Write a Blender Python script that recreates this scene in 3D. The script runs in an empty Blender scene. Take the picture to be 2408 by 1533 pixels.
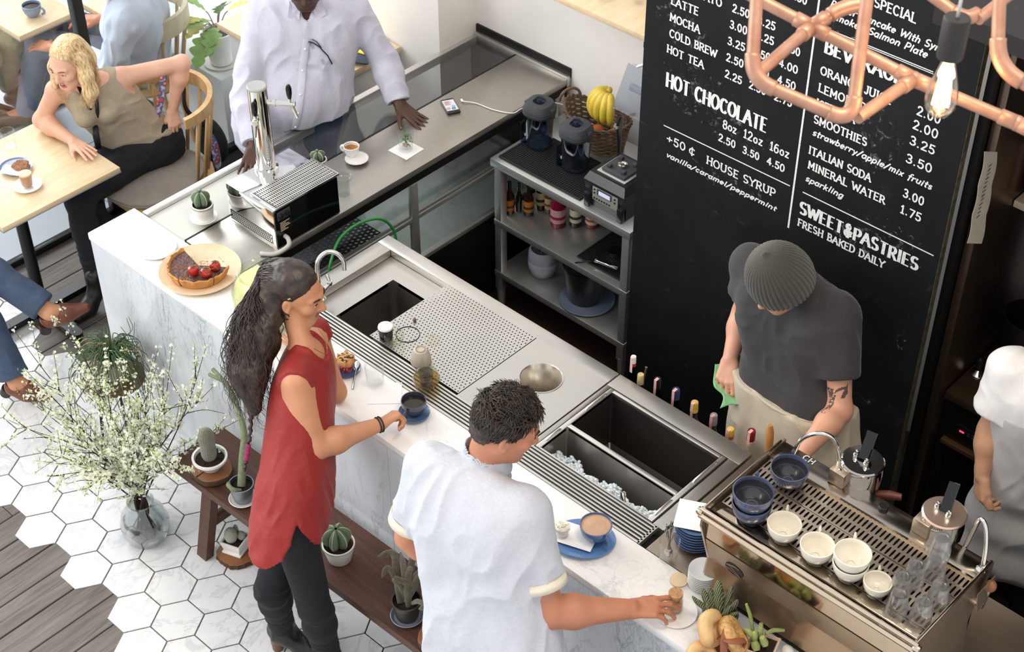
import bpy,bmesh,math,random
import numpy as np
from mathutils import Vector,Matrix
from math import sin,cos,pi,radians as RAD

# ------------------------------------------------------------ camera, sky, lights, exposure
SC = bpy.context.scene
COL = SC.collection
FOC = 3821.19  # focal length in pixels of the 2408 x 1533 frame
CAM = Vector((5.092,-2.779,5.2))
RW = Matrix(((0.72994953,0.6834981,-0.00200507),
 (-0.44398912,0.47638946,0.75889838),
 (0.5196608,-0.55306729,0.65120598)))  # rows: camera right, up, back
cd = bpy.data.cameras.new('camera')
cam = bpy.data.objects.new('camera',cd)
COL.objects.link(cam)
M4 = RW.transposed().to_4x4()
M4.translation = CAM
cam.matrix_world = M4
cd.sensor_width = 36.0
cd.lens = FOC / 2408 * 36
cd.clip_start = 0.05
cd.dof.use_dof = True
cd.dof.focus_distance = 5.9
cd.dof.aperture_fstop = 7.0
SC.camera = cam
SC.view_settings.view_transform = 'Standard'
SC.view_settings.look = 'None'
SC.view_settings.gamma = 1
SC.view_settings.exposure = 0.15
SC.view_settings.use_curve_mapping = False
SC.cycles.max_bounces = 10
SC.cycles.transparent_max_bounces = 12
SC.cycles.transmission_bounces = 10
SC.cycles.glossy_bounces = 4
SC.cycles.diffuse_bounces = 3
SC.cycles.caustics_reflective = False
SC.cycles.caustics_refractive = False
SC.cycles.use_fast_gi = False

W = bpy.data.worlds.new('sky')
SC.world = W
W.use_nodes = True
bg = W.node_tree.nodes['Background']
bg.inputs[0].default_value = (0.97,0.985,1.0,1)
bg.inputs[1].default_value = 0.95

def area(name,loc,aim,sx,sy,power,col):
    l = bpy.data.lights.new(name,'AREA')
    l.shape = 'RECTANGLE';l.size = sx;l.size_y = sy;l.energy = power;l.color = col
    o = bpy.data.objects.new(name,l);COL.objects.link(o)
    o.location = loc
    o.rotation_euler = (Vector(aim)-Vector(loc)).to_track_quat('-Z','Y').to_euler()
    return o
area('window_daylight',(-7.5,0.6,5.2),(0.4,0.4,0.7),7.0,4.5,740,(0.97,0.99,1.0))
area('street_daylight',(-1.6,-4.6,4.4),(0.9,0.6,1.0),4.0,3.0,210,(1.0,0.99,0.97))
area('bar_lamps',(3.9,0.1,5.6),(3.7,0.5,0.9),1.4,1.0,62,(1.0,0.80,0.58))

# ------------------------------------------------------------ pixel + height -> point in the room
def ray(px,py):
    return RW.transposed() @ Vector((px-1204,766.5-py,-FOC))
def at(px,py,z):
    r = ray(px,py);return CAM + r * ((z-CAM.z)/r.z)
def atY(px,py,y):
    r = ray(px,py);return CAM + r * ((y-CAM.y)/r.y)
def atX(px,py,x):
    r = ray(px,py);return CAM + r * ((x-CAM.x)/r.x)
def mpp(p):  # metres per pixel at a point
    return (CAM-Vector(p)).dot(Vector(RW[2])) / FOC

# ------------------------------------------------------------ materials
def C(h):
    v = [int(h[i:i+2],16)/255 for i in(0,2,4)]
    return tuple(c/12.92 if c<=.04045 else((c+.055)/1.055)**2.4 for c in v) + (1,)
MATS = {}
class NT:
    def __init__(s,name):
        s.m = bpy.data.materials.new(name);s.m.use_nodes = True
        s.t = s.m.node_tree;s.n = s.t.nodes;s.b = s.n['Principled BSDF'];s.out = s.n['Material Output']
        s.tc = s.n.new('ShaderNodeTexCoord')
    def new(s,k,**kw):
        n = s.n.new(k)
        for a,v in kw.items():
            if a.startswith('i_'):
                n.inputs[a[2:].replace('_',' ')].default_value = v
            else:setattr(n,a,v)
        return n
    def link(s,a,b):s.t.links.new(a,b)
    def coord(s,scale=(1,1,1),rot=(0,0,0),kind='Object'):
        mp = s.new('ShaderNodeMapping');mp.inputs['Scale'].default_value = scale;mp.inputs['Rotation'].default_value = rot
        s.link(s.tc.outputs[kind],mp.inputs[0]);return mp.outputs[0]
    def noise(s,co,scale,detail=4,rough=.55,dist=0):
        n = s.new('ShaderNodeTexNoise');n.inputs['Scale'].default_value = scale;n.inputs['Detail'].default_value = detail
        n.inputs['Roughness'].default_value = rough;n.inputs['Distortion'].default_value = dist
        s.link(co,n.inputs['Vector']);return n.outputs[0]
    def ramp(s,fac,stops):
        r = s.new('ShaderNodeValToRGB');e = r.color_ramp.elements
        e[0].position,e[0].color = stops[0];e[1].position,e[1].color = stops[-1]
        for p,c in stops[1:-1]:
            q = e.new(p);q.color = c
        s.link(fac,r.inputs[0]);return r.outputs[0]
    def mix(s,fac,a,b,mode='MIX'):
        m = s.new('ShaderNodeMix',data_type='RGBA',blend_type=mode)
        for i,v in ((0,fac),(6,a),(7,b)):
            if hasattr(v,'is_linked') or hasattr(v,'links'):s.link(v,m.inputs[i])
            else:m.inputs[i].default_value = v
        return m.outputs[2]
    def bump(s,h,strength,dist=.01):
        b = s.new('ShaderNodeBump');b.inputs['Strength'].default_value = strength;b.inputs['Distance'].default_value = dist
        s.link(h,b.inputs['Height']);s.link(b.outputs[0],s.b.inputs['Normal'])
    def set(s,**kw):
        for k,v in kw.items():
            s.b.inputs[k.replace('_',' ')].default_value = v
def mul(c,f):return (min(1,c[0]*f),min(1,c[1]*f),min(1,c[2]*f),1)

def mat(name,hexc,rough=.5,metal=0.,var=.08,scale=9,bump=0.,bscale=60,stretch=(1,1,1),bdist=.004,**kw):
    if name in MATS:return MATS[name]
    t = NT(name);c = C(hexc);co = t.coord(stretch)
    f = t.noise(co,scale)
    t.link(t.ramp(f,[(.3,mul(c,1-var)),(.7,mul(c,1+var))]),t.b.inputs['Base Color'])
    t.set(Roughness=rough,Metallic=metal,**kw)
    if bump:t.bump(t.noise(co,bscale,3),bump,bdist)
    MATS[name] = t.m;return t.m

def thin_glass(t,hexc,rough,lo,hi,pw):
    """thin clear wall: light goes straight through, mirrored more and more towards grazing angles"""
    tr = t.new('ShaderNodeBsdfTransparent')
    f = t.noise(t.coord(),3);c = C(hexc)
    t.link(t.ramp(f,[(.3,mul(c,.985)),(.7,c)]),tr.inputs[0])
    gl = t.new('ShaderNodeBsdfGlossy');gl.inputs['Roughness'].default_value = rough
    lw = t.new('ShaderNodeLayerWeight');lw.inputs[0].default_value = .5
    p = t.new('ShaderNodeMath',operation='POWER');p.inputs[1].default_value = pw;t.link(lw.outputs['Facing'],p.inputs[0])
    m = t.new('ShaderNodeMath',operation='MULTIPLY_ADD');m.inputs[1].default_value = hi;m.inputs[2].default_value = lo;t.link(p.outputs[0],m.inputs[0])
    mx = t.new('ShaderNodeMixShader')
    t.link(m.outputs[0],mx.inputs[0]);t.link(tr.outputs[0],mx.inputs[1]);t.link(gl.outputs[0],mx.inputs[2])
    t.link(mx.outputs[0],t.out.inputs[0])
def glass(name,hexc='ffffff',rough=0.,ior=1.45,k=1.):
    if name not in MATS:t = NT(name);thin_glass(t,hexc,rough+.01,.05*k,min(1-.05*k,.75*k),2.6/k);MATS[name] = t.m
    return MATS[name]
def pane_mat(name,hexc='fcfdfd'):
    if name not in MATS:t = NT(name);thin_glass(t,hexc,.02,.05,.9,4.5);MATS[name] = t.m
    return MATS[name]

def marble(name,base='f4f4f3',vein='9aa0a6',scale=2.2,amount=.5,rough=.22,stretch=(1,1,1)):
    if name in MATS:return MATS[name]
    t = NT(name);co = t.coord(stretch,(0.3,0.5,0.7))
    w = t.noise(co,scale,6,.6,1.6)
    w2 = t.noise(co,scale*3.1,5,.62,2.2)
    cl = t.noise(co,scale*.7,3,.5,.6)
    b = C(base);v = C(vein)
    vein1 = t.ramp(w,[(.0,(0,0,0,1)),(.475,(0,0,0,1)),(.5,(1,1,1,1)),(.525,(0,0,0,1)),(1,(0,0,0,1))])
    vein2 = t.ramp(w2,[(.0,(0,0,0,1)),(.47,(0,0,0,1)),(.5,(.8,.8,.8,1)),(.52,(0,0,0,1)),(1,(0,0,0,1))])
    cloud = t.ramp(cl,[(.35,(0,0,0,1)),(.75,(1,1,1,1))])
    vv = t.mix(1.0,vein1,vein2,'ADD')
    vv = t.mix(1.0,vv,cloud,'MULTIPLY')
    amt = t.mix(1.0,vv,(amount,)*3+(1,),'MULTIPLY')
    soft = t.mix(t.ramp(cl,[(.4,(0,0,0,1)),(.9,(.35*amount,)*3+(1,))]),b,v)
    t.link(t.mix(amt,soft,v),t.b.inputs['Base Color'])
    t.set(Roughness=rough)
    MATS[name] = t.m;return t.m

def wood(name,c1,c2,scale=3.,stretch=(1,12,12),rough=.45,bump=.15,knots=True):
    if name in MATS:return MATS[name]
    t = NT(name);co = t.coord(stretch)
    a = t.noise(co,scale,6,.6,.8)
    g = t.noise(t.coord(tuple(s*4 for s in stretch)),scale*1.5,3,.7)
    k1 = t.ramp(a,[(.3,C(c1)),(.68,C(c2))])
    k2 = t.mix(.25,k1,t.ramp(g,[(.35,C(c1)),(.65,C(c2))]))
    t.link(k2,t.b.inputs['Base Color'])
    t.set(Roughness=rough)
    if bump:t.bump(g,bump,.003)
    MATS[name] = t.m;return t.m

def steel(name,hexc='b9bab8',rough=.3,stretch=(2,60,60),var=.12,bump=.03,aniso=0.):
    if name in MATS:return MATS[name]
    t = NT(name);c = C(hexc);co = t.coord(stretch)
    f = t.noise(co,3,4,.6);g = t.noise(t.coord((1,1,1)),5,4)
    k = t.mix(.5,t.ramp(f,[(.3,mul(c,1-var)),(.7,mul(c,1+var))]),t.ramp(g,[(.3,mul(c,1-var)),(.7,mul(c,1+var))]))
    t.link(k,t.b.inputs['Base Color'])
    r = t.new('ShaderNodeMapRange');r.inputs[3].default_value = rough * .75;r.inputs[4].default_value = rough * 1.3
    t.link(g,r.inputs[0]);t.link(r.outputs[0],t.b.inputs['Roughness'])
    t.set(Metallic=.82 if rough>.2 else 1.0)
    if bump:t.bump(f,bump,.002)
    MATS[name] = t.m;return t.m

def emit(name,hexc,s):
    if name in MATS:return MATS[name]
    t = NT(name);f = t.noise(t.coord(),6);c = C(hexc)
    t.link(t.ramp(f,[(.3,mul(c,.95)),(.7,c)]),t.b.inputs['Emission Color'])
    t.set(Emission_Strength=s);t.link(t.ramp(f,[(.3,c),(.7,c)]),t.b.inputs['Base Color'])
    MATS[name] = t.m;return t.m

# ------------------------------------------------------------ meshes
def link_mesh(name,V,Fc,mats,parent=None,mi=None,smooth=True,at_world=False):
    me = bpy.data.meshes.new(name)
    V = np.asarray(V,dtype=np.float32).reshape(-1,3)
    if at_world and parent is not None:
        q = parent;off = np.zeros(3,dtype=np.float32)
        while q is not None:off += np.array(q.location,dtype=np.float32);q = q.parent
        V = V - off
    if isinstance(Fc,np.ndarray) and Fc.ndim == 2:
        n,k = Fc.shape
        me.vertices.add(len(V));me.vertices.foreach_set('co',V.ravel())
        me.loops.add(n*k);me.loops.foreach_set('vertex_index',Fc.ravel().astype(np.int32))
        me.polygons.add(n);me.polygons.foreach_set('loop_start',np.arange(0,n*k,k,dtype=np.int32))
        me.update(calc_edges=True)
    else:
        me.from_pydata(V.tolist(),[],Fc)
    if not isinstance(mats,(list,tuple)):mats = [mats]
    for m in mats:me.materials.append(m)
    if mi is not None:me.polygons.foreach_set('material_index',np.asarray(mi,dtype=np.int32))
    if smooth is True:me.polygons.foreach_set('use_smooth',np.ones(len(me.polygons),dtype=bool))
    me.validate();me.update()
    if smooth == 'auto':
        me.polygons.foreach_set('use_smooth',np.ones(len(me.polygons),dtype=bool))
        me.set_sharp_from_angle(angle=RAD(38))
    o = bpy.data.objects.new(name,me);COL.objects.link(o)
    if parent is not None:o.parent = parent
    return o

class MB:
    """collects shapes into ONE mesh"""
    def __init__(s):s.v = [];s.f = [];s.m = [];s.n = 0
    def add(s,V,F,mi=0):
        V = np.asarray(V,dtype=float).reshape(-1,3)
        s.v.append(V);s.f += [tuple(int(i)+s.n for i in f)for f in F];s.m += [mi] * len(F);s.n += len(V);return s
    def box(s,lo,hi,bev=0.,mi=0,seg=2,mtx=None):
        lo = Vector(lo);hi = Vector(hi)
        bm = bmesh.new();bmesh.ops.create_cube(bm,size=1)
        d = hi - lo;c = (hi+lo) / 2
        for v in bm.verts:v.co = Vector((v.co.x*d.x,v.co.y*d.y,v.co.z*d.z)) + c
        if bev:bmesh.ops.bevel(bm,geom=bm.edges[:],offset=min(bev,min(d)*.45),segments=seg,profile=.5,affect='EDGES')
        return s.bm(bm,mi,mtx)
    def bm(s,bm,mi=0,mtx=None):
        bm.verts.index_update()
        if mtx is not None:bmesh.ops.transform(bm,matrix=mtx,verts=bm.verts)
        s.add([v.co[:]for v in bm.verts],[[v.index for v in f.verts]for f in bm.faces],mi);bm.free();return s
    def lathe(s,prof,seg=32,c=(0,0,0),mi=0,fn=None,ax=None,closed=False,cap=True):
        """prof: (r, z) from bottom to top, spun about z"""
        V = [];F = []
        n = len(prof)
        for r,z in prof:
            for k in range(seg):
                a = 2 * pi * k / seg;rr = r
                if fn:rr = fn(r,z,a)
                V.append((rr*cos(a),rr*sin(a),z))
        for i in range(n-1+(1 if closed else 0)):
            j = (i+1) % n
            for k in range(seg):
                l = (k+1) % seg
                F.append((i*seg+k,i*seg+l,j*seg+l,j*seg+k))
        if cap and not closed:
            if prof[0][0] > 1e-5:F.append(tuple(range(seg))[::-1])
            if prof[-1][0] > 1e-5:F.append(tuple((n-1)*seg+k for k in range(seg)))
        V = np.array(V)
        if ax is not None:
            q = Vector((0,0,1)).rotation_difference(Vector(ax)).to_matrix()
            V = V @ np.array(q).T
        return s.add(V+np.array(c),F,mi)
    def tube(s,pts,rad,sides=8,mi=0,cap=True,flat=None,closed=False):
        P = np.array([tuple(p)for p in pts],dtype=float);n = len(P)
        R = np.full(n,rad,dtype=float) if np.isscalar(rad) else np.asarray(rad,dtype=float)
        if closed:T = np.roll(P,-1,0) - np.roll(P,1,0)
        else:T = np.gradient(P,axis=0)
        T /= np.linalg.norm(T,axis=1)[:,None] + 1e-12
        a = np.array((0,0,1.)) if abs(T[0][2]) < .9 else np.array((1.,0,0))
        N = np.cross(T[0],a);N /= np.linalg.norm(N);V = np.zeros((n,sides,3))
        ang = np.arange(sides) * 2 * pi / sides
        for i in range(n):
            N = N - T[i] * N.dot(T[i]);N /= np.linalg.norm(N) + 1e-12
            B = np.cross(T[i],N);fl = 1 if flat is None else flat
            V[i] = P[i] + R[i] * (np.cos(ang)[:,None]*N+fl*np.sin(ang)[:,None]*B)
        F = []
        for i in range(n-1+(1 if closed else 0)):
            j = (i+1) % n
            for k in range(sides):
                l = (k+1) % sides
                F.append((i*sides+k,i*sides+l,j*sides+l,j*sides+k))
        if cap and not closed:
            F.append(tuple(range(sides))[::-1]);F.append(tuple((n-1)*sides+k for k in range(sides)))
        return s.add(V,F,mi)
    def ball(s,c,r,mi=0,seg=16,rings=10,mtx=None):
        r = (r,) * 3 if np.isscalar(r) else r
        V = [];F = []
        for i in range(rings+1):
            t = pi * i / rings
            for k in range(seg):
                a = 2 * pi * k / seg
                V.append((sin(t)*cos(a)*r[0],sin(t)*sin(a)*r[1],cos(t)*r[2]))
        for i in range(rings):
            for k in range(seg):
                l = (k+1) % seg
                F.append((i*seg+k,(i+1)*seg+k,(i+1)*seg+l,i*seg+l))
        V = np.array(V)
        if mtx is not None:V = V @ np.array(mtx).T
        return s.add(V+np.array(c),F,mi)
    def prism(s,poly,z0,z1,mi=0):
        n = len(poly)
        V = [(x,y,z0)for x,y in poly] + [(x,y,z1)for x,y in poly]
        F = [tuple(range(n))[::-1],tuple(range(n,2*n))] + [(i,(i+1)%n,n+(i+1)%n,n+i)for i in range(n)]
        return s.add(V,F,mi)
    def perf(s,x0,x1,y0,y1,z,px,py,hx,hy,th=.002,stag=True,mi=0,seg=8,skip=None):
        """plate with real holes, in rows along x"""
        nx = max(1,int(round((x1-x0)/px)));ny = max(1,int(round((y1-y0)/py)))
        px = (x1-x0) / nx;py = (y1-y0) / ny
        V = [];F = []
        sq = [(.5,0),(.5,.5),(0,.5),(-.5,.5),(-.5,0),(-.5,-.5),(0,-.5),(.5,-.5)]
        for j in range(ny):
            sh = .5 if (stag and j%2) else 0
            for i in range(nx+(1 if sh else 0)):
                cx = x0 + (i+.5-sh) * px;cy = y0 + (j+.5) * py
                edge = sh and (i==0 or i==nx)
                b = len(V)
                cl = lambda u:min(max(u,x0),x1)
                for zz in (z,z-th):
                    for ux,uy in sq:V.append((cl(cx+ux*px),cy+uy*py,zz))
                if edge or (skip and skip(cx,cy)):
                    F.append(tuple(b+q for q in range(8)));continue
                for zz in (z,z-th):
                    for q in range(8):
                        a = q * pi / 4;ex,ey = cos(a),sin(a)
                        if hy > hx * 1.3:V.append((cx+hx*ex,cy+(hy-hx)*(1 if ey>.1 else-1 if ey<-.1 else 0)+hx*ey,zz))
                        elif hx > hy * 1.3:V.append((cx+(hx-hy)*(1 if ex>.1 else-1 if ex<-.1 else 0)+hy*ex,cy+hy*ey,zz))
                        else:V.append((cx+hx*ex,cy+hy*ey,zz))
                for q in range(8):
                    r = (q+1) % 8
                    F.append((b+q,b+r,b+16+r,b+16+q))
                    F.append((b+16+q,b+16+r,b+24+r,b+24+q))
        return s.add(V,F,mi)
    def move(s,loc=(0,0,0),rz=0.,mtx=None):
        m = Matrix.Translation(loc) @ Matrix.Rotation(rz,4,'Z') if mtx is None else mtx
        a = np.array(m)
        s.v = [v@a[:3,:3].T+a[:3,3]for v in s.v];return s
    def build(s,name,mats,parent=None,smooth='auto',at_world=False):
        return link_mesh(name,np.concatenate(s.v),s.f,mats,parent,s.m,smooth,at_world)

def bez(pts,n=24):
    """Catmull-Rom through the points"""
    P = [Vector(p)for p in pts]
    P = [2*P[0]-P[1]] + P + [2*P[-1]-P[-2]]
    out = [];m = len(P) - 3
    for k in range(n+1):
        t = k / n * m;i = min(int(t),m-1);t -= i
        a,b,c,d = P[i:i+4]
        out.append(.5*((2*b)+(c-a)*t+(2*a-5*b+4*c-d)*t*t+(3*b-a-3*c+d)*t**3))
    return out

# ------------------------------------------------------------ things, parts, setting
def tag(o,label,cat,group=None,kind=None):
    if label:o['label'] = label
    if cat:o['category'] = cat
    if group:o['group'] = group
    if kind:o['kind'] = kind
    return o
def thing(name,label,cat,loc=(0,0,0),rz=0.,group=None):
    o = bpy.data.objects.new(name,None);COL.objects.link(o)
    o.empty_display_size = .05
    o.location = loc;o.rotation_euler = (0,0,rz)
    return tag(o,label,cat,group)
def struct(o,label=None):
    o['kind'] = 'structure'
    if label:o['label'] = label
    return o
def copy_thing(r,loc,rz=None,label=None):
    c = r.copy();COL.objects.link(c);c.location = loc
    if rz is not None:c.rotation_euler = (0,0,rz)
    if label:c['label'] = label
    for ch in r.children:
        k = ch.copy();COL.objects.link(k);k.parent = c
        for g in ch.children:
            q = g.copy();COL.objects.link(q);q.parent = k
    return c
def rnd(a,b):return random.uniform(a,b)
random.seed(7)
# ------------------------------------------------------------ smooth bodies: blended distance fields -> one surface
def V3(p):return np.array(tuple(p),dtype=float)
def unit(v):v = V3(v);return v / (np.linalg.norm(v)+1e-12)
class Field:
    def __init__(s,vox=.005):s.vox = vox;s.p = [];s.clips = []
    def cap(s,a,b,ra,rb=None,k=.02,flat=None,sub=False,ends=(0,0)):
        s.p.append(('c',V3(a),V3(b),ra,ra if rb is None else rb,k,flat,sub,ends));return s
    def chain(s,pts,rad,k=.02,**kw):
        for i in range(len(pts)-1):s.cap(pts[i],pts[i+1],rad[i],rad[i+1],k,**kw)
        return s
    def ell(s,c,r,k=.02,ax=None,sub=False):
        s.p.append(('e',V3(c),np.array((r,)*3 if np.isscalar(r)else r,dtype=float),np.eye(3)if ax is None else np.array([V3(q)for q in ax]),k,sub));return s
    def clip(s,fn):s.clips.append(fn);return s
    def box(s,q):
        if q[0] == 'c':
            _,a,b,ra,rb,k = q[:6]
            lo = np.minimum(a-ra,b-rb);hi = np.maximum(a+ra,b+rb)
        else:
            _,c,r,ax,k = q[:5]
            e = np.sqrt(((ax*r[:,None])**2).sum(0));lo = c - e;hi = c + e
        return lo,hi,k
    def mesh(s):
        h = s.vox
        B = [s.box(q)for q in s.p if not(q[7]if q[0]=='c' else q[5])]
        lo = np.min([b[0]for b in B],0) - 3 * h;hi = np.max([b[1]for b in B],0) + 3 * h
        X,Y,Z = [np.arange(lo[i],hi[i]+h,h,dtype=np.float32)for i in range(3)]
        G = np.full((len(X),len(Y),len(Z)),.2,dtype=np.float32)
        for q in s.p:
            l,u,k = s.box(q);m = k + 3 * h
            i0 = np.maximum(((l-m-lo)/h).astype(int),0);i1 = np.minimum(((u+m-lo)/h).astype(int)+2,G.shape)
            if (i1<=i0).any():continue
            sl = tuple(slice(a,b)for a,b in zip(i0,i1))
            x = X[sl[0]][:,None,None];y = Y[sl[1]][None,:,None];z = Z[sl[2]][None,None,:]
            if q[0] == 'c':
                _,a,b,ra,rb,k,flat,sub,ends = q
                ba = b - a;L2 = max(ba@ba,1e-12)
                t0 = ((x-a[0])*ba[0]+(y-a[1])*ba[1]+(z-a[2])*ba[2]) / L2
                t = np.clip(t0,0,1)
                dx = x - a[0] - t * ba[0];dy = y - a[1] - t * ba[1];dz = z - a[2] - t * ba[2]
                d2 = dx * dx + dy * dy + dz * dz
                if flat is not None:
                    f = unit(flat[0]);d2 = d2 + (flat[1]**2-1) * (dx*f[0]+dy*f[1]+dz*f[2]) ** 2
                d = np.sqrt(d2) - (ra+t*(rb-ra))
                L = math.sqrt(L2)
                if ends[1]:d = np.maximum(d,(t0-1)*L)
                if ends[0]:d = np.maximum(d,-t0*L)
            else:
                _,c,r,ax,k,sub = q
                p0 = x - c[0];p1 = y - c[1];p2 = z - c[2]
                u_ = [(p0*ax[i][0]+p1*ax[i][1]+p2*ax[i][2])/r[i]for i in range(3)]
                k0 = np.sqrt(u_[0]**2+u_[1]**2+u_[2]**2)
                k1 = np.sqrt(sum((u_[i]/r[i])**2 for i in range(3))) + 1e-6
                d = k0 * (k0-1) / k1
            g = G[sl]
            if sub:hh = np.maximum(k-np.abs(g+d),0) / max(k,1e-6);G[sl] = np.maximum(g,-d) + hh * hh * k * .25
            else:hh = np.maximum(k-np.abs(g-d),0) / max(k,1e-6);G[sl] = np.minimum(g,d) - hh * hh * k * .25
        for fn in s.clips:
            G = np.maximum(G,fn(X[:,None,None],Y[None,:,None],Z[None,None,:]).astype(np.float32))
        return nets(G,lo,h)

def nets(G,lo,h):
    """surface nets: one vertex in each cell the surface crosses, one quad per crossed edge"""
    S = G < 0;s8 = S.astype(np.int8)
    c = s8[:-1,:-1,:-1] + s8[1:,:-1,:-1] + s8[:-1,1:,:-1] + s8[:-1,:-1,1:] + s8[1:,1:,:-1] + s8[1:,:-1,1:] + s8[:-1,1:,1:] + s8[1:,1:,1:]
    I = np.argwhere((c>0)&(c<8))
    idm = np.full(c.shape,-1,dtype=np.int32);idm[I[:,0],I[:,1],I[:,2]] = np.arange(len(I))
    cor = np.array([(a,b,d)for a in(0,1)for b in(0,1)for d in(0,1)])
    val = np.stack([G[I[:,0]+a,I[:,1]+b,I[:,2]+d]for a,b,d in cor],1)
    acc = np.zeros((len(I),3));cnt = np.zeros(len(I))
    for i in range(8):
        for j in range(i+1,8):
            df = cor[j] - cor[i]
            if np.abs(df).sum() != 1:continue
            m = (val[:,i]<0) != (val[:,j]<0)
            t = val[:,i] / (val[:,i]-val[:,j]+1e-12)
            acc[m] += (cor[i]+t[:,None]*df)[m];cnt[m] += 1
    P = lo + h * (I+acc/cnt[:,None])
    Q = []
    for ax in range(3):
        a = np.moveaxis(S,ax,0);cr = np.moveaxis(a[:-1]!=a[1:],0,ax)
        E = np.argwhere(cr);b,d = [(1,2),(2,0),(0,1)][ax]
        ok = (E[:,b]>0) & (E[:,d]>0);E = E[ok]
        for_ = S[E[:,0],E[:,1],E[:,2]]
        def idx(ob,od):
            e = E.copy();e[:,b] -= ob;e[:,d] -= od
            e = np.minimum(e,np.array(c.shape)-1)
            return idm[e[:,0],e[:,1],e[:,2]]
        q = np.stack([idx(1,1),idx(0,1),idx(0,0),idx(1,0)],1)
        q[~for_] = q[~for_][:,::-1]
        Q.append(q[(q>=0).all(1)])
    return P,np.concatenate(Q)

def hash3(i,j,k):
    n = (i*73856093^j*19349663^k*83492791) & 0x7fffffff
    n = (n*1103515245+12345) & 0x7fffffff
    n = ((n>>11)^n) * 2654435761 & 0x7fffffff
    return (n%65536) / 32768. - 1
def vnoise(P):
    I = np.floor(P).astype(np.int64);f = P - I;f = f * f * (3-2*f);o = 0
    for a in (0,1):
        for b in (0,1):
            for c in (0,1):
                w = (f[:,0]if a else 1-f[:,0]) * (f[:,1]if b else 1-f[:,1]) * (f[:,2]if c else 1-f[:,2])
                o = o + w * hash3(I[:,0]+a,I[:,1]+b,I[:,2]+c)
    return o
def normals(P,Q):
    n = np.cross(P[Q[:,2]]-P[Q[:,0]],P[Q[:,3]]-P[Q[:,1]])
    N = np.zeros_like(P)
    for i in range(4):np.add.at(N,Q[:,i],n)
    return N / (np.linalg.norm(N,axis=1)[:,None]+1e-12)
def relax(P,Q,it=2,f=.5):
    """even out the grid steps"""
    for _ in range(it):
        A = np.zeros_like(P);c = np.zeros(len(P))
        for i in range(4):
            j = Q[:,(i+1)%4]
            np.add.at(A,Q[:,i],P[j]);np.add.at(c,Q[:,i],1)
            np.add.at(A,j,P[Q[:,i]]);np.add.at(c,j,1)
        P = P + f * (A/np.maximum(c,1)[:,None]-P)
    return P
def folds(P,ax=(1,1,1),s=18.,amp=.006,warp=.5,seed=0):
    """soft cloth folds: warped ridged noise, stretched along the short components of ax"""
    w = np.stack([vnoise(P*5+seed+i*17)for i in range(3)],1) * warp
    n = vnoise((P*np.array(ax))*s+w*2+seed*3.1)
    return amp * (1-2*np.abs(n)) + amp * .5 * vnoise(P*s*.6+seed)
def surface(F,name,mats,parent,disp=None,matfn=None,it=2):
    P,Q = F.mesh()
    P = relax(P,Q,it)
    if disp is not None:P = P + normals(P,Q) * disp(P)[:,None]
    mi = None
    if matfn is not None:mi = matfn(P[Q].mean(1))
    return link_mesh(name,P,Q,mats,parent,mi,True,at_world=True)

def ortho(f,u):
    """right, forward, up"""
    f = unit(f);u = V3(u);u = unit(u-f*(u@f));return np.cross(f,u),f,u

def head(F,H,f,u,s=1.,female=False,mouth=0.,neck=None,nr=.052,ears=True):
    """skull, jaw, nose, lips, brow, eye sockets, ears; returns helper that maps local points"""
    r,f,u = ortho(f,u);H = V3(H)
    T = lambda x,y,z:H + s * (x*r+y*f+z*u)
    ax = (r,f,u)
    E = lambda c,rad,k,sub=False:F.ell(T(*c),[q*s for q in rad],k*s,ax,sub)
    K = lambda a,b,ra,rb,k,**kw:F.cap(T(*a),T(*b),ra*s,rb*s,k*s,**kw)
    w = .95 if female else 1.
    E((0,-.014,.030),(.074,.094,.086),.02)
    E((0,.026,-.022),(.060*w,.064,.080),.03)
    E((0,.028,-.072),(.047*w,.052,.042),.03)
    K((-.012,.066,-.098),(.012,.066,-.098),.018,.018,.02)
    for q in (-1,1):
        K((q*.052*w,-.005,-.055),(q*.018,.058,-.098),.020,.018,.025)
        E((q*.040,.060,-.022),(.024,.022,.022),.02)
        K((q*.010,.083,.020),(q*.040,.070,.022),.011,.010,.015)
        E((q*.031,.098,.002),(.016,.012,.011),.010,True)
        E((q*.031,.074,.002),(.0135,.0135,.0125),.004)
        if ears:
            E((q*.075,-.010,-.012),(.010,.018,.031),.006)
            E((q*.084,-.004,-.008),(.006,.010,.020),.005,True)
            E((q*.077,-.002,-.038),(.007,.008,.010),.005)
        K((q*.009,.094,-.034),(q*.013,.090,-.034),.009,.008,.006)
        E((q*.006,.104,-.040),(.004,.005,.004),.002,True)
    K((0,.082,.012),(0,.104,-.030),.008,.0125,.010)
    K((-.017,.078,-.060),(.017,.078,-.060),.0085,.0085,.008)
    K((-.010,.083,-.058),(.010,.083,-.058),.0065,.0065,.006)
    K((-.012,.081,-.070-mouth),(.012,.081,-.070-mouth),.0085,.0085,.006)
    K((-.021,.090,-.064-mouth*.5),(.021,.090,-.064-mouth*.5),.0028+mouth*.35,.0028+mouth*.35,.003,sub=True)
    if neck is not None:
        F.cap(T(0,-.030,-.055),neck,nr*s*.98,nr*s*1.12,.03)
        K((0,.02,-.085),(0,-.02,-.11),.030,.030,.04)
    return T,ax

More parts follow.
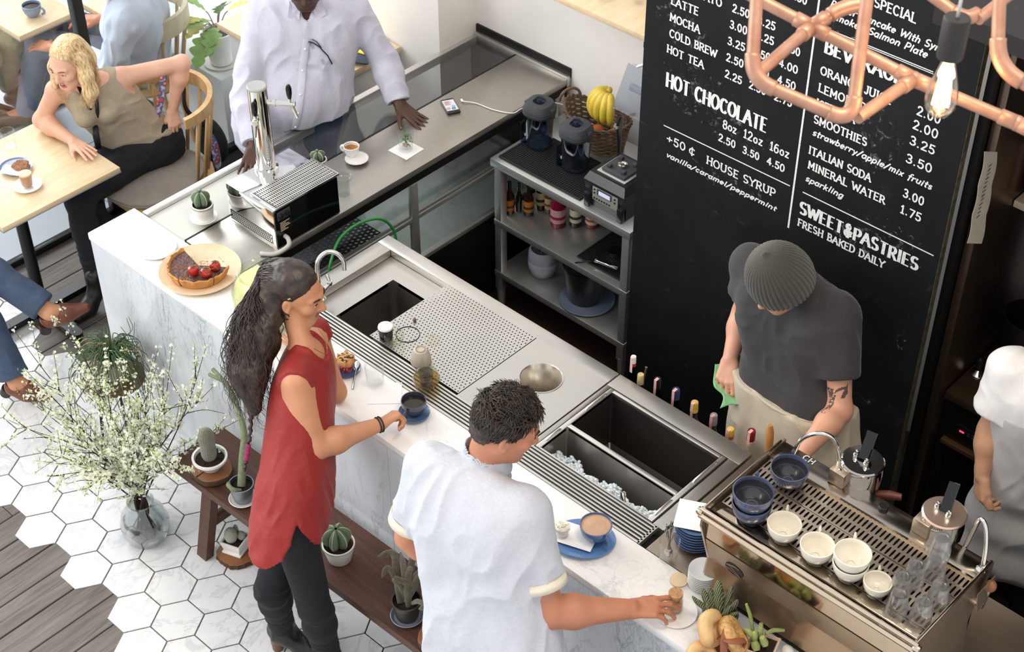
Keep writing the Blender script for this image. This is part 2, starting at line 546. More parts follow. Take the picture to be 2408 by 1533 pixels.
def face_parts(T,ax,s,parent,brow,eye_col='3a2a20',lid=.35,lash=True,name_eye='eye'):
    """eyeballs, brows, lash lines as parts of the person"""
    m_w = mat('eye_white','e9e4df',.2);m_i = mat('iris_'+eye_col,eye_col,.15);m_l = mat('lash_dark','1c1412',.6)
    for q in (-1,1):
        b = MB();M = np.array(ax).T
        b.ball(T(q*.031,.0795,.001),(.0105*s,.0080*s,.0056*s),0,14,10,M)
        b.ball(T(q*.031+.001,.0842,.0005),(.0050*s,.0036*s,.0048*s),1,12,8,M)
        b.build('eye',[m_w,m_i],parent,True,True)
        if lash:
            MB().tube([T(q*.019,.0835,.001),T(q*.026,.0880,.0062),T(q*.034,.0872,.0066),T(q*.044,.0790,.002)],[.0006*s,.0013*s,.0015*s,.0006*s],6).build('eyelash',m_l,parent,True,True)
        MB().tube([T(q*.012,.0925,.0225),T(q*.026,.0915,.0285),T(q*.040,.083,.0275),T(q*.049,.073,.021)],[.0022*s,.0034*s,.0028*s,.0010*s],7).build('eyebrow',brow,parent,True,True)

def hand(F,Wr,d,n,side,curl=(12,22,18),step=4,spread=1.,s=1.,thumb=(.75,.75,.25),tcurl=15,curls=None):
    """palm, four unequal fingers with knuckle bends, thumb from the side; d: wrist->knuckles, n: back of hand, side: towards the thumb"""
    d = unit(d);n = V3(n);n = unit(n-d*(n@d));sd = unit(np.cross(d,n));
    if sd @ V3(side) < 0:sd = -sd
    p = -n;Wr = V3(Wr)
    off = (.030,.010,-.0105,-.029);ln = (.088,.092,.086,.076)
    ph = ((.043,.026,.021),(.047,.030,.022),(.043,.028,.021),(.033,.021,.018));rd = (.0092,.0094,.0090,.0080)
    tips = []
    for i in range(4):
        kn = Wr + s * (d*ln[i]+sd*off[i])
        F.cap(Wr+s*(d*.012+sd*off[i]*.62),kn,.0150*s,.0112*s,.012,flat=(n,1.05))
        c = curl if curls is None else curls[i]
        dr = unit(d+sd*off[i]*4.2*spread);a = 0;q = kn;r0 = rd[i] * s * 1.08
        for j in range(3):
            a += RAD(c[j]+(step*i if curls is None else 0))
            e = q + s * ph[i][j] * (dr*cos(a)+p*sin(a))
            r1 = rd[i] * s * (1.0,.92,.80)[j]
            F.cap(q,e,r0,r1,.003);q = e;r0 = r1
        tips.append((q,dr*cos(a)+p*sin(a),-(dr*-sin(a)+p*cos(a)),r0))
    a0 = Wr + s * (d*.018+sd*.022+p*.006)
    tv = unit(d*thumb[0]+sd*thumb[1]+p*thumb[2])
    a1 = a0 + tv * .046 * s
    F.cap(a0,a1,.0165*s,.0125*s,.012)
    F.cap(Wr+s*(d*.05+sd*.016),a1,.012*s,.010*s,.012,flat=(n,1.2))
    t2 = unit(tv+(d*.5+p*.3)*tcurl/30);a2 = a1 + t2 * .034 * s
    t3 = unit(t2+(d*.4+p*.35-sd*.3)*tcurl/20);a3 = a2 + t3 * .027 * s
    F.cap(a1,a2,.0112*s,.0100*s,.004).cap(a2,a3,.0100*s,.0082*s,.003)
    tips.append((a3,t3,unit(np.cross(t3,np.cross(n,t3))),.0082*s))
    return tips
def nails(tips,parent,hexc,s=1.):
    m = mat('nail_'+hexc,hexc,.25)
    for q,d,n,r in tips:
        d = unit(d);n = unit(n-d*(n@d));x = np.cross(d,n)
        MB().ball(q+n*r*.62-d*.001,(.0052*s,.0068*s,.0032*s),0,8,6,np.array([x,d,n]).T).build('fingernail',m,parent,True,True)

def torso(F,J,g=1.,inf=0.,lv=None,k=.07):
    """lateral capsules from hips to shoulders"""
    P0 = (V3(J['HL'])+V3(J['HR'])) / 2;P1 = (V3(J['SL'])+V3(J['SR'])) / 2
    l0 = unit(V3(J['HL'])-V3(J['HR']));l1 = unit(V3(J['SL'])-V3(J['SR']))
    mid = V3(J['mid']) if 'mid' in J else None
    lv = lv or ((-.03,.080,.100),(.16,.078,.100),(.38,.060,.088),(.60,.070,.100),(.78,.085,.102),(.92,.100,.078))
    for t,w,r in lv:
        c = P0 * (1-t) + P1 * t
        if mid is not None:c = c + (mid-(P0+P1)/2) * 4 * t * (1-t)
        l = unit(l0*(1-t)+l1*t)
        F.cap(c-l*w*g,c+l*w*g,r*g+inf,r*g+inf,k)
def arm(F,S,E,W_,r=(.050,.038,.026),inf=0.,k=.03,part=1.,flat_end=False,upto='wrist'):
    S,E,W_ = V3(S),V3(E),V3(W_)
    if upto == 'upper':
        e = S + (E-S) * part;q = r[0] + (r[1]-r[0]) * part
        F.cap(S,e,r[0]+inf,q+inf*1.25,k,ends=(0,1 if flat_end else 0));return
    F.cap(S,E,r[0]+inf,r[1]+inf,k)
    e = E + (W_-E) * part
    b = E + (W_-E) * .3
    F.cap(E,b,r[1]*.98+inf,r[1]*1.06+inf,k).cap(b,e,r[1]*1.06+inf,r[2]+inf+(r[1]-r[2])*(1-part)+(.004 if inf else 0),k,ends=(0,1 if flat_end else 0))
def leg(F,H,K_,A,r=(.085,.055,.036),inf=0.,k=.03,part=1.,flat_end=False,calf=(0,0,0)):
    H,K_,A = V3(H),V3(K_),V3(A)
    F.cap(H,K_,r[0]+inf,r[1]+inf,k)
    m = K_ + (A-K_) * .3 + V3(calf);e = K_ + (A-K_) * part
    F.cap(K_,m,r[1]+inf,r[1]*.98+inf,k).cap(m,e,r[1]*.98+inf,r[2]+inf,k,ends=(0,1 if flat_end else 0))

def skin(name,hexc,rough=.5):
    if name in MATS:return MATS[name]
    t = NT(name);c = C(hexc);co = t.coord()
    a = t.noise(co,14,4);b = t.noise(co,160,3)
    k = t.ramp(a,[(.3,mul(c,.93)),(.7,mul(c,1.06))])
    t.link(k,t.b.inputs['Base Color'])
    t.set(Roughness=rough,Subsurface_Weight=.15,Subsurface_Scale=.012)
    t.b.inputs['Subsurface Radius'].default_value = (1,.35,.2)
    t.bump(b,.12,.001);MATS[name] = t.m;return t.m
def cloth(name,hexc,weave=900,rough=.85,var=.06,bump=.25,sheen=.2,c2=None):
    if name in MATS:return MATS[name]
    t = NT(name);c = C(hexc);co = t.coord()
    a = t.noise(co,25,5);w1 = t.noise(t.coord((weave,weave*.12,weave*.12)),1,2);w2 = t.noise(t.coord((weave*.12,weave*.12,weave)),1,2)
    f = t.mix(.5,w1,w2)
    k = t.ramp(a,[(.3,mul(c,1-var)),(.7,mul(c,1+var))])
    k = t.mix(.25,k,t.ramp(f,[(.35,mul(c,.75)),(.65,mul(c,1.2))if c2 is None else(.65,C(c2))]))
    t.link(k,t.b.inputs['Base Color']);t.set(Roughness=rough,Sheen_Weight=sheen)
    t.bump(f,bump,.0012);MATS[name] = t.m;return t.m
def strands(roots,paths,rad,name,m,parent,sides=5,taper=True):
    b = MB()
    for pts in paths:
        n = len(pts);r = [rad*(1-.75*(i/(n-1))**2)if taper else rad for i in range(n)]
        b.tube(pts,r,sides)
    return b.build(name,m,parent,True,True)
# ------------------------------------------------------------ setting: floors, walls, window
def proj(p):
    v = RW @ (Vector(p)-CAM);return 1204 + FOC * v.x / -v.z,766.5 - FOC * v.y / -v.z
def inpoly(x,y,P):
    r = False;j = len(P) - 1
    for i in range(len(P)):
        if (P[i][1]>y) != (P[j][1]>y) and x < (P[j][0]-P[i][0])*(y-P[i][1])/(P[j][1]-P[i][1])+P[i][0]:r = not r
        j = i
    return r
m_white = mat('white_wall','faf5f0',.7,var=.02,bump=.05,bscale=120)
m_grout = mat('dark_grout','161618',.8)
# hexagonal marble tiles in grey veined white
def hex_marble():
    t = NT('hex_marble');
    at_ = t.new('ShaderNodeAttribute');at_.attribute_name = 'tile'
    mp = t.new('ShaderNodeVectorMath',operation='ADD');sc = t.new('ShaderNodeVectorMath',operation='SCALE');sc.inputs['Scale'].default_value = 7.3
    t.link(at_.outputs['Color'],sc.inputs[0]);t.link(t.tc.outputs['Object'],mp.inputs[0]);t.link(sc.outputs[0],mp.inputs[1])
    w = t.noise(mp.outputs[0],3.2,6,.6,2.0)
    cl = t.noise(mp.outputs[0],2.0,4,.6,.8)
    v = t.ramp(w,[(0,(0,0,0,1)),(.46,(0,0,0,1)),(.5,(.42,.42,.42,1)),(.53,(0,0,0,1)),(1,(0,0,0,1))])
    c = t.ramp(cl,[(.42,C('e6e5e3')),(.62,C('dcdddd')),(.8,C('c9ccd0'))])
    k = t.mix(v,c,C('a9adb5'))
    tint = t.mix(t.ramp(at_.outputs['Color'],[(0,(.93,.94,.96,1)),(1,(1,1,1,1))]),(0,0,0,1),k,'MULTIPLY') if False else k
    t.link(tint,t.b.inputs['Base Color']);t.set(Roughness=.28);return t.m
fl = MB().box((-1.25,-2.6,-.03),(4.6,2.6,-.006)).build('floor',m_grout);struct(fl)
S6 = .1097
GAP = [[(-80,1170),(50,1188),(70,1300),(180,1362),(255,1395),(290,1480),(200,1660),(-140,1700)],
 [(60,600),(190,540),(245,700),(285,838),(215,850),(165,822),(112,830),(85,805),(90,700)]]
V = [];F = [];tc = []
for i in range(-11,16):
    for j in range(-14,9):
        cx = .38 + 1.5 * S6 * i;cy = -.532 + .19 * j + .095 * (i&1)
        if cx < -1.15 or cx > 3.1 or cy > .16 or cy < -2.4:continue
        q = proj((cx,cy,0))
        if any(inpoly(q[0],q[1],g)for g in GAP):continue
        b = len(V);col = (random.random(),random.random(),random.random())
        for z,r in ((-.006,S6-.0034),(-.0012,S6-.0034),(0,S6-.0046)):
            for k in range(6):V.append((cx+r*cos(k*pi/3),cy+r*sin(k*pi/3),z));tc.append(col)
        F.append(tuple(b+12+k for k in range(6)))
        for l in (0,6):
            for k in range(6):n = (k+1) % 6;F.append((b+l+k,b+l+n,b+l+6+n,b+l+6+k))
hx = link_mesh('hexagon_tiles',V,F,hex_marble(),fl,smooth=False)
a = hx.data.color_attributes.new('tile','FLOAT_COLOR','POINT')
a.data.foreach_set('color',np.array([c+(1,)for c in tc],dtype=np.float32).ravel())
# weathered planks laid along y where the marble stops
def plank_mat():
    t = NT('weathered_planks')
    at_ = t.new('ShaderNodeAttribute');at_.attribute_name = 'tile'
    mp = t.new('ShaderNodeVectorMath',operation='ADD');sc = t.new('ShaderNodeVectorMath',operation='SCALE');sc.inputs['Scale'].default_value = 9
    t.link(at_.outputs['Color'],sc.inputs[0]);t.link(t.coord((22,1.6,1)),mp.inputs[0]);t.link(sc.outputs[0],mp.inputs[1])
    g = t.noise(mp.outputs[0],2.2,7,.65,.6);n2 = t.noise(mp.outputs[0],.7,3,.5)
    k = t.ramp(g,[(.3,C('453d38')),(.5,C('6b625b')),(.72,C('857b72'))])
    k = t.mix(t.ramp(n2,[(.35,(0,0,0,1)),(.7,(.65,.65,.65,1))]),k,C('5d5650'))
    k = t.mix(at_.outputs['Fac'],k,C('857c76')) if False else k
    t.link(k,t.b.inputs['Base Color']);t.set(Roughness=.55);t.bump(g,.35,.004);return t.m
V = [];F = [];tc = []
x = -1.25
while x < 1.6:
    w = .125 + .02 * random.random();y = -2.6 + random.random() * .5
    ys = [-2.6]
    while ys[-1] < .3:ys.append(ys[-1]+rnd(.8,1.5))
    for y0,y1 in zip(ys,ys[1:]):
        b = len(V);col = (random.random(),random.random(),random.random());z = -.003 + rnd(-.001,.0006)
        e = .0028
        for zz,g in ((-.02,0),(z-.002,0),(z,.0025)):
            for X,Y in ((x+e+g,y0+.002),(x+w-e-g,y0+.002),(x+w-e-g,min(y1,1.9)-.002),(x+e+g,min(y1,1.9)-.002)):
                V.append((X,Y,zz));tc.append(col)
        F.append((b+8,b+9,b+10,b+11))
        for l in (0,4):
            for k in range(4):n = (k+1) % 4;F.append((b+l+k,b+l+n,b+l+4+n,b+l+4+k))
    x += w
pk = link_mesh('plank_boards',V,F,plank_mat(),fl,smooth=False)
a = pk.data.color_attributes.new('tile','FLOAT_COLOR','POINT')
a.data.foreach_set('color',np.array([c+(1,)for c in tc],dtype=np.float32).ravel())
MB().box((.69,.3,-.006),(4.6,2.4,.001)).build('work_floor',mat('dark_brown_floor','2d1f18',.5,var=.3,scale=5),fl)
pv = MB().box((-7,-4,-.06),(-1.275,6.5,-.005)).build('floor_outside',mat('grey_paving','b9c0c6',.6,var=.05,scale=2));struct(pv)
jm = MB()
for k in range(9):jm.box((-1.9-k*.62,-4,-.006),(-1.893-k*.62,6.5,-.0035))
for k in range(14):jm.box((-7,-3.6+k*.75,-.006),(-1.28,-3.593+k*.75,-.0036))
jm.build('paving_joints',mat('paving_joint','8f979e',.8),pv,smooth=False)
# walls
struct(MB().box((.06,2.33,0),(4.6,2.45,2.75)).build('wall_back',m_white,smooth=False))
struct(MB().box((-.62,2.06,0),(.06,2.45,2.75)).build('wall_left',m_white,smooth=False))
m_dark = mat('dark_kitchen_wall','1b1513',.55,var=.2)
struct(MB().box((4.5,.95,0),(4.6,2.33,2.6)).build('wall_right',m_dark,smooth=False))
struct(MB().box((3.22,2.28,0),(4.5,2.325,2.6)).build('wall_kitchen',m_dark,smooth=False))
# window with slim dark frame; the street cafe tables stand beyond it
m_frame = mat('charcoal_frame','2c3033',.4,.6)
f = MB().box((-1.275,-2.4,0),(-1.235,2.06,.035),.004)
pm = at(193,60,0)
py_ = atX(183,40,-1.255)[1]
f.box((-1.28,py_-.028,0),(-1.23,py_+.028,2.7),.004)
f.box((-1.275,-2.4,2.66),(-1.235,2.06,2.72),.004)
win = f.build('window_1',m_frame);struct(win)
MB().box((-1.2575,-2.4,.035),(-1.2525,py_-.028,2.66)).build('pane',pane_mat('window_glass'),win,smooth=False)
MB().box((-1.2575,py_+.028,.035),(-1.2525,2.06,2.66)).build('pane',pane_mat('window_glass'),win,smooth=False)
# white plinth outside with the pot plant
pl0 = at(462,160,.40)
struct(MB().box((-2.15,1.72,-.005),(-1.33,3.1,.40),.006).build('trim_1',mat('white_plinth','eef0ef',.6,var=.02)))
# ------------------------------------------------------------ marble counter
m_marb = marble('counter_marble','f4f2ef','9a9ea2',2.4,.40,.2,(1,2.2,1.4))
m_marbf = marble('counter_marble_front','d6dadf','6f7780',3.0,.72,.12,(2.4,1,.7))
t = thing('marble_counter','long white marble serving counter with a waterfall end beside the hexagon floor','counter',(0,0,0))
MB().box((0,0,.962),(4.6,.247,1.0),.006).build('top_slab',m_marb,t)
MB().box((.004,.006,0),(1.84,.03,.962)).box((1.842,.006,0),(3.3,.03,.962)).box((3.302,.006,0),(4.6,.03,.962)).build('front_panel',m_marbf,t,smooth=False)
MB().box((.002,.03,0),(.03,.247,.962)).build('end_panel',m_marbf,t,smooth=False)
# ------------------------------------------------------------ display counter with the glass strip
m_st = steel('brushed_steel','d4d2cd',.3)
m_std = steel('worn_steel','b0aba3',.34,(40,2,60))
m_blk = mat('black_metal','121212',.45,.3)
m_gl = pane_mat('case_glass','fafbfb')
t = thing('display_counter','glass display counter with a brushed steel top and a glass strip along its left side','counter',(.05,.25,0))
def P(mb,n,m,**k):return mb.build(n,m,t,at_world=True,**k)
P(MB().box((.352,.252,.968),(.69,2.30,1.0),.004),'steel_top',m_std)
P(MB().box((.05,.252,.955),(.085,2.30,1.0),.003).box((.05,2.30,.955),(.69,2.325,1.012),.002),'top_frame',m_st)
P(MB().box((.085,.252,.990),(.343,2.30,.998)),'glass_strip',m_gl,smooth=False)
P(MB().box((.087,.254,.976),(.342,.80,.984)),'white_backing',mat('cream_board','f6f1e6',.5,var=.02),smooth=False)
P(MB().box((.343,.252,.962),(.352,2.30,1.0)).box((.05,2.318,1.0),(.69,2.33,1.05)),'black_gasket',m_blk,smooth=False)
P(MB().box((.36,.252,.925),(.685,2.30,.968)),'black_lip',m_blk,smooth=False)
P(MB().box((.055,.252,.0),(.08,2.30,.30)).box((.65,.30,0),(.69,2.30,.47)).box((.055,.252,0),(.69,.275,.955)).box((.055,2.28,0),(.69,2.30,.955)),'base',m_blk,smooth=False)
P(MB().box((.06,.252,.30),(.068,2.30,.955)),'front_glass',m_gl,smooth=False)
P(MB().box((.08,.275,.47),(.69,2.28,.482)),'case_floor',steel('case_steel','b5bcba',.3))
P(MB().box((.10,.275,.715),(.60,2.28,.722)),'shelf',pane_mat('shelf_glass','f5f8f8'),smooth=False)
P(MB().box((.655,.28,.715),(.685,2.28,.738),.002).box((.66,.28,.482),(.69,2.28,.492),.002),'door_rail',m_st)
for y_ in (1.245,2.24):P(MB().box((.668,y_,.482),(.69,y_+.043,.925),.002),'door_stile',m_st)
for y0,y1 in ((.30,1.245),(1.29,2.24)):
    P(MB().box((.675,y0,.492),(.680,y1,.925)),'sliding_door',pane_mat('door_glass','f8fafa'),smooth=False)
P(MB().perf(.14,.6,.42,1.2,.60,.024,.024,.007,.007),'perforated_tray',m_blk,smooth=False)
P(MB().box((.6,.36,0),(.69,1.2,.47)),'drain_block',m_blk,smooth=False)

# ------------------------------------------------------------ steel sink counter
m_ss = steel('sink_steel','c9c5be',.3,(2,60,60),.06)
m_in = steel('basin_steel','86817c',.32,(60,60,2),.15)
t = thing('sink_counter','stainless steel bar counter with sunken sinks and drainer behind the marble top','counter',(.95,.25,0))
b = MB()
b.box((.95,.80,.962),(2.232,.865,1.0),.004)  # far rim
b.box((.95,.345,.962),(1.03,.80,1.0),.004)  # left rim
b.box((1.03,.70,.945),(1.362,.80,.962)).box((1.03,.345,.945),(1.148,.70,.962)).box((1.148,.345,.945),(1.362,.372,.962))
b.box((1.862,.345,.975),(1.945,.80,1.0)).box((2.115,.345,.975),(2.232,.80,1.0))
P(b,'worktop',m_ss,smooth='auto')
# deck around the round hole
kx,ky,kr = 2.03,.642,.081
V = [];F = []
n = 48;x0,x1,y0,y1 = 1.945,2.115,.345,.80
for k in range(n):
    a = 2 * pi * k / n;c_,s_ = cos(a),sin(a)
    sx = ((x1 if c_>0 else x0)-kx) / c_ if abs(c_) > 1e-6 else 9;sy = ((y1 if s_>0 else y0)-ky) / s_ if abs(s_) > 1e-6 else 9
    s_m = min(sx,sy)
    V += [(kx+kr*c_,ky+kr*s_,1.0),(kx+s_m*c_,ky+s_m*s_,1.0),(kx+kr*c_,ky+kr*s_,.975),(kx+s_m*c_,ky+s_m*s_,.975)]
for k in range(n):
    l = (k+1) % n
    F += [(4*k,4*k+1,4*l+1,4*l),(4*k+2,4*l+2,4*l+3,4*k+3)]
for X,Y in ((x0,y0),(x1,y0),(x0,y1),(x1,y1)):
    i = min(range(n),key=lambda k:(V[4*k+1][0]-X)**2+(V[4*k+1][1]-Y)**2)
    V[4*i+1] = (X,Y,1.0);V[4*i+3] = (X,Y,.975)
P(MB().add(V,F),'hole_deck',m_ss,smooth=False)
rim = P(MB().lathe([(.060,.900),(.050,.86),(.048,.862),(.058,.903),(.079,.999),(.083,1.003),(.086,1.003),(.086,1.0)][::1],48,(kx,ky,0),cap=False),'waste_chute',steel('chute_steel','d2cabd',.25))
P(MB().lathe([(.0,.80),(.058,.80),(.058,.90)],32,(kx,ky,0),cap=False),'waste_bucket',m_blk)
# perforated drainer
ring = (1.475,.47,.047)
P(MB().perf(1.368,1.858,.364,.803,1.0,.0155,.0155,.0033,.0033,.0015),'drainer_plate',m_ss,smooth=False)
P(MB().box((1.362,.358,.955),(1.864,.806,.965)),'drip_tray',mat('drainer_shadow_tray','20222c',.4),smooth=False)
P(MB().tube([(ring[0]+.047*cos(a*pi/16),ring[1]+.047*sin(a*pi/16),1.0012)for a in range(32)],.0016,6,closed=True),'drain_cover_ring',mat('dark_seal','26262c',.5))
def basin(x0,x1,y0,y1,top,depth,name,m,r=.03,t_=.004):
    """open box with rounded corners"""
    def loop(x0,x1,y0,y1,r,z):
        o = []
        for cx,cy,a0 in ((x1-r,y1-r,0),(x0+r,y1-r,90),(x0+r,y0+r,180),(x1-r,y0+r,270)):
            for k in range(6):a = RAD(a0+18*k);o.append((cx+r*cos(a),cy+r*sin(a),z))
        return o
    L = [loop(x0,x1,y0,y1,r,top),loop(x0,x1,y0,y1,r,top-depth+.02),loop(x0+.02,x1-.02,y0+.02,y1-.02,r,top-depth)]
    V = sum(L,[]);F = [];n = 24
    for l in (0,1):
        for k in range(n):q = (k+1) % n;F.append((l*n+q,l*n+k,(l+1)*n+k,(l+1)*n+q))
    F.append(tuple(range(2*n,3*n)))
    return P(MB().add(V,F),name,m)
basin(1.148,1.362,.372,.70,.962,.26,'washing_sink',m_in)
P(MB().box((1.20,.80,.60),(2.2,.862,.962)).box((.955,.35,.0),(.975,.862,.962)).box((.955,.845,0),(2.87,.862,.962)),'skirt',m_std,smooth=False)
# slotted drain strip along the marble
g = MB()
for k in range(7):
    y = .247 + k * .0158
    g.box((.72,y,.99),(2.843,y+.0088,1.003),.001)
g.box((2.835,.247,.985),(2.845,.352,1.003)).box((.70,.247,.985),(.72,.352,1.003))
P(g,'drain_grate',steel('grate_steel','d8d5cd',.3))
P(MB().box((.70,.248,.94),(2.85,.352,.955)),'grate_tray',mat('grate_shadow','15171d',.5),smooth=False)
P(MB().box((1.03,.352,.955),(1.15,.372,.962)),'edge_strip',m_ss,smooth=False)
# second deck: frame round the ice well and the deep bin
m_s2 = steel('bin_steel','b5b0a8',.3,(2,60,60))
b = MB()
b.box((2.238,.785,.962),(2.866,.865,1.0),.003).box((2.238,.352,.962),(2.258,.785,1.0),.002)
b.box((2.818,.352,.962),(2.866,.785,1.0),.003)
P(b,'bin_deck',m_s2)
b = MB()
b.box((2.263,.355,.985),(2.283,.778,1.004),.003).box((2.792,.355,.985),(2.812,.778,1.004),.003)
b.box((2.283,.508,.985),(2.792,.528,1.004),.003).box((2.283,.762,.985),(2.792,.778,1.004),.003).box((2.283,.355,.985),(2.792,.362,1.002))
P(b,'bin_frame',steel('bin_frame_steel','dad6cf',.25))
for x,y0,y1 in ((2.276,.62,.74),(2.276,.40,.48),(2.801,.60,.74),(2.801,.385,.48)):
    P(MB().tube([(x,y0,1.004),(x,y0+.008,1.011),(x,y1-.008,1.011),(x,y1,1.004)],.0035,8),'lift_handle',m_st)
basin(2.283,2.792,.528,.762,1.0,.28,'deep_bin',steel('dark_bin_steel','5f5a57',.35,(60,60,2)),.008)
basin(2.283,2.792,.362,.508,1.0,.26,'ice_well',steel('well_steel','bab5ae',.3,(60,60,2)),.008)
P(MB().box((2.872,.25,.955),(4.6,.865,.996),.003),'machine_deck',steel('dark_deck_steel','958778',.3))
P(MB().box((2.872,.84,0),(4.6,.86,.955)),'deck_skirt',m_blk,smooth=False)
# ice: heap of pellets, one uncountable mass
V = [];F = []
mb = MB()
random.seed(3)
for k in range(520):
    x = rnd(2.30,2.775);y = rnd(.372,.372+.075+.03*sin(x*30));
    z = .905 + (.055-(y-.372)*.55) + rnd(-.012,.01)
    r = rnd(.006,.011)
    q = Matrix.Rotation(rnd(0,6),3,'X') @ Matrix.Rotation(rnd(0,6),3,'Z')
    mb.ball((x,y,z),(r,r*rnd(.6,1),r*rnd(.6,1)),0,7,5,q)
mb.box((2.29,.366,.745),(2.785,.44,.90),.02)
ice = mb.build('crushed_ice',mat('ice_white','e9ecef',.45,var=.05,Subsurface_Weight=.3));tag(ice,'crushed ice heaped in the narrow steel well beside the drain grate','ice',kind='stuff')
# speed rail for the bottles
t = thing('bottle_rail','narrow steel bottle rail hung along the barista side of the sink counter','rail',(2.2,.87,0))
P(MB().box((2.18,.868,.70),(2.95,.99,.706)).box((2.18,.985,.70),(2.95,.992,.80)).box((2.18,.868,.70),(2.186,.99,.80)).box((2.944,.868,.70),(2.95,.99,.80)),'trough',m_st,smooth=False)
# ------------------------------------------------------------ woman in the red blouse
def to(a,b,t):return V3(a) * (1-t) + V3(b) * t
random.seed(11)
wm = thing('person','woman with long dark curly hair in a red sleeveless blouse leaning on the marble counter','person',(1.75,-.42,0))
SK = skin('skin_tan','c98e6a')
f2 = unit((.8,.6,0));rt = unit((.6,-.8,0))
SR = V3(at(697,893,1.345));SL = SR - rt * .31 - V3((0,0,.045))
pel = V3(at(690,1165,.92))
HR = pel + rt * .085;HL = pel - rt * .085
N = (SL+SR) / 2 + V3((0,0,.055)) + f2 * .015
Hd = V3(at(700,688,1.535))
J = dict(HL=HL,HR=HR,SL=SL,SR=SR)
KL = V3(at(640,1385,.50));AL = V3(at(664,1478,.13));KR = V3(at(742,1425,.50));AR = V3(at(775,1560,.13))
ER = V3(at(742,1052,1.115));WR = V3(at(896,997,1.10))
EL = V3(at(788,922,1.052));WL = EL + V3((-.25,.06,.0))
B = Field(.004)
fh = unit((.88,.42,-.20));uh = (0.25,.1,1)
T,ax = head(B,Hd,fh,uh,.98,True,0,N-f2*.028,.037)
torso(B,J,.92,lv=((-.03,.085,.095),(.16,.080,.096),(.40,.055,.076),(.60,.065,.088),(.78,.080,.092),(.93,.100,.062)))
B.cap(SL,SR,.045,.045,.05)
arm(B,SR+rt*.014,ER,WR,(.046,.043,.025));arm(B,SL,EL,WL,(.046,.039,.025))
leg(B,HL,KL,AL,(.080,.052,.034));leg(B,HR,KR,AR,(.080,.052,.034))
for A in (AL,AR):
    B.cap(A,A+f2*.10+V3((0,0,-.075)),.03,.026,.02)
mh = V3(at(955,963,1.09))
dh = unit(mh-WR+V3((0,0,.01)))
tp = hand(B,WR,dh,unit((-.35,-.55,.65)),(-.3,.6,.6),s=.88,curls=((48,60,40),(62,66,40),(66,66,40),(70,66,40)),thumb=(.85,.45,.35),tcurl=20,spread=.6)
hand(B,WL,(-1,.25,.02),(0,0,1),(.2,1,0),s=.88,curls=((3,5,4),)*4)
lipc = [T(0,.088,-.058),T(-.013,.086,-.060),T(.013,.086,-.060),T(0,.087,-.070)]
def wmat(c):
    m = np.zeros(len(c),int)
    for q,r in zip(lipc,(.010,.010,.010,.009)):m[np.linalg.norm((c-q)*1,axis=1)<r] = 1
    return m
surface(B,'body',[SK,skin('lips_rose','9c3a3e',.35)],wm,matfn=wmat)
face_parts(T,ax,.98,wm,mat('brow_dark','2a1c15',.8))
nails(tp,wm,'e0b09a',.88)
# blouse
R = Field(.005)
torso(R,J,.92,.018,((-.42,.098,.118),(-.2,.098,.116),(.0,.094,.110),(.2,.085,.108),(.40,.062,.094),(.60,.056,.094),(.78,.058,.090),(.92,.070,.062)))
R.cap(SL-f2*.01,SR-f2*.01,.050,.050,.04)
R.cap(SR-rt*.04,SR+rt*.024,.055,.061,.02,ends=(0,1)).cap(SL,to(SL,EL,.12),.058,.060,.02,ends=(0,1))
R.cap(N-V3((0,0,.05)),N+V3((0,0,-.005)),.062,.056,.04)
nk = N + f2 * .055 + V3((0,0,.01))
R.ell(nk+V3((0,0,.02)),(.052,.075,.085),.01,(rt,f2,(0,0,1)),True)
R.cap(nk+f2*.03,nk+f2*.085+V3((0,0,-.12)),.040,.006,.01,sub=True)
R.ell(N+V3((0,0,.075)),.066,.008,sub=True)
rs = unit(rt+f2*.30)
def hem(x,y,z):
    dx = x - pel[0];dy = y - pel[1]
    sd = np.abs(dx*rs[0]+dy*rs[1]);fw = np.abs(dx*rs[1]-dy*rs[0])
    a = np.arctan2(fw,sd+1e-3)
    return .845 + .13 * np.exp(-(a/.20)**1.4) - z
R.clip(hem)
def wf(P):
    t = np.clip((1.30-P[:,2])/.4,.15,1)
    return folds(P,(1,1,.13),22,.0060,.3,3) * t + .0008 * vnoise(P*90)
surface(R,'blouse',cloth('red_silk','8f1a15',700,.6,.05,.1,.05),wm,wf)
hemP = []
# trousers
D = Field(.005)
leg(D,HL,KL,AL,(.082,.054,.036),.006,.03,1.0,True);leg(D,HR,KR,AR,(.082,.054,.036),.006,.03,1.0,True)
torso(D,J,.92,.007,((-.06,.085,.098),(.05,.083,.098),(.25,.07,.09)))
D.ell(HL-f2*.05-V3((0,0,.03)),(.075,.085,.09),.04,(rt,f2,(0,0,1))).ell(HR-f2*.05-V3((0,0,.03)),(.075,.085,.09),.04,(rt,f2,(0,0,1)))
def kf(P):
    w = np.zeros(len(P))
    for k_ in (KL,KR,AL+V3((0,0,.08)),AR+V3((0,0,.08))):w = np.maximum(w,np.exp(-((P[:,2]-k_[2])/.10)**2))
    return folds(P,(.35,.35,1.3),26,.005,.4,5) * (w+.12)
surface(D,'jeans',cloth('charcoal_denim','121318',1100,.9,.2,.25,0.,'1d1f25'),wm,kf)
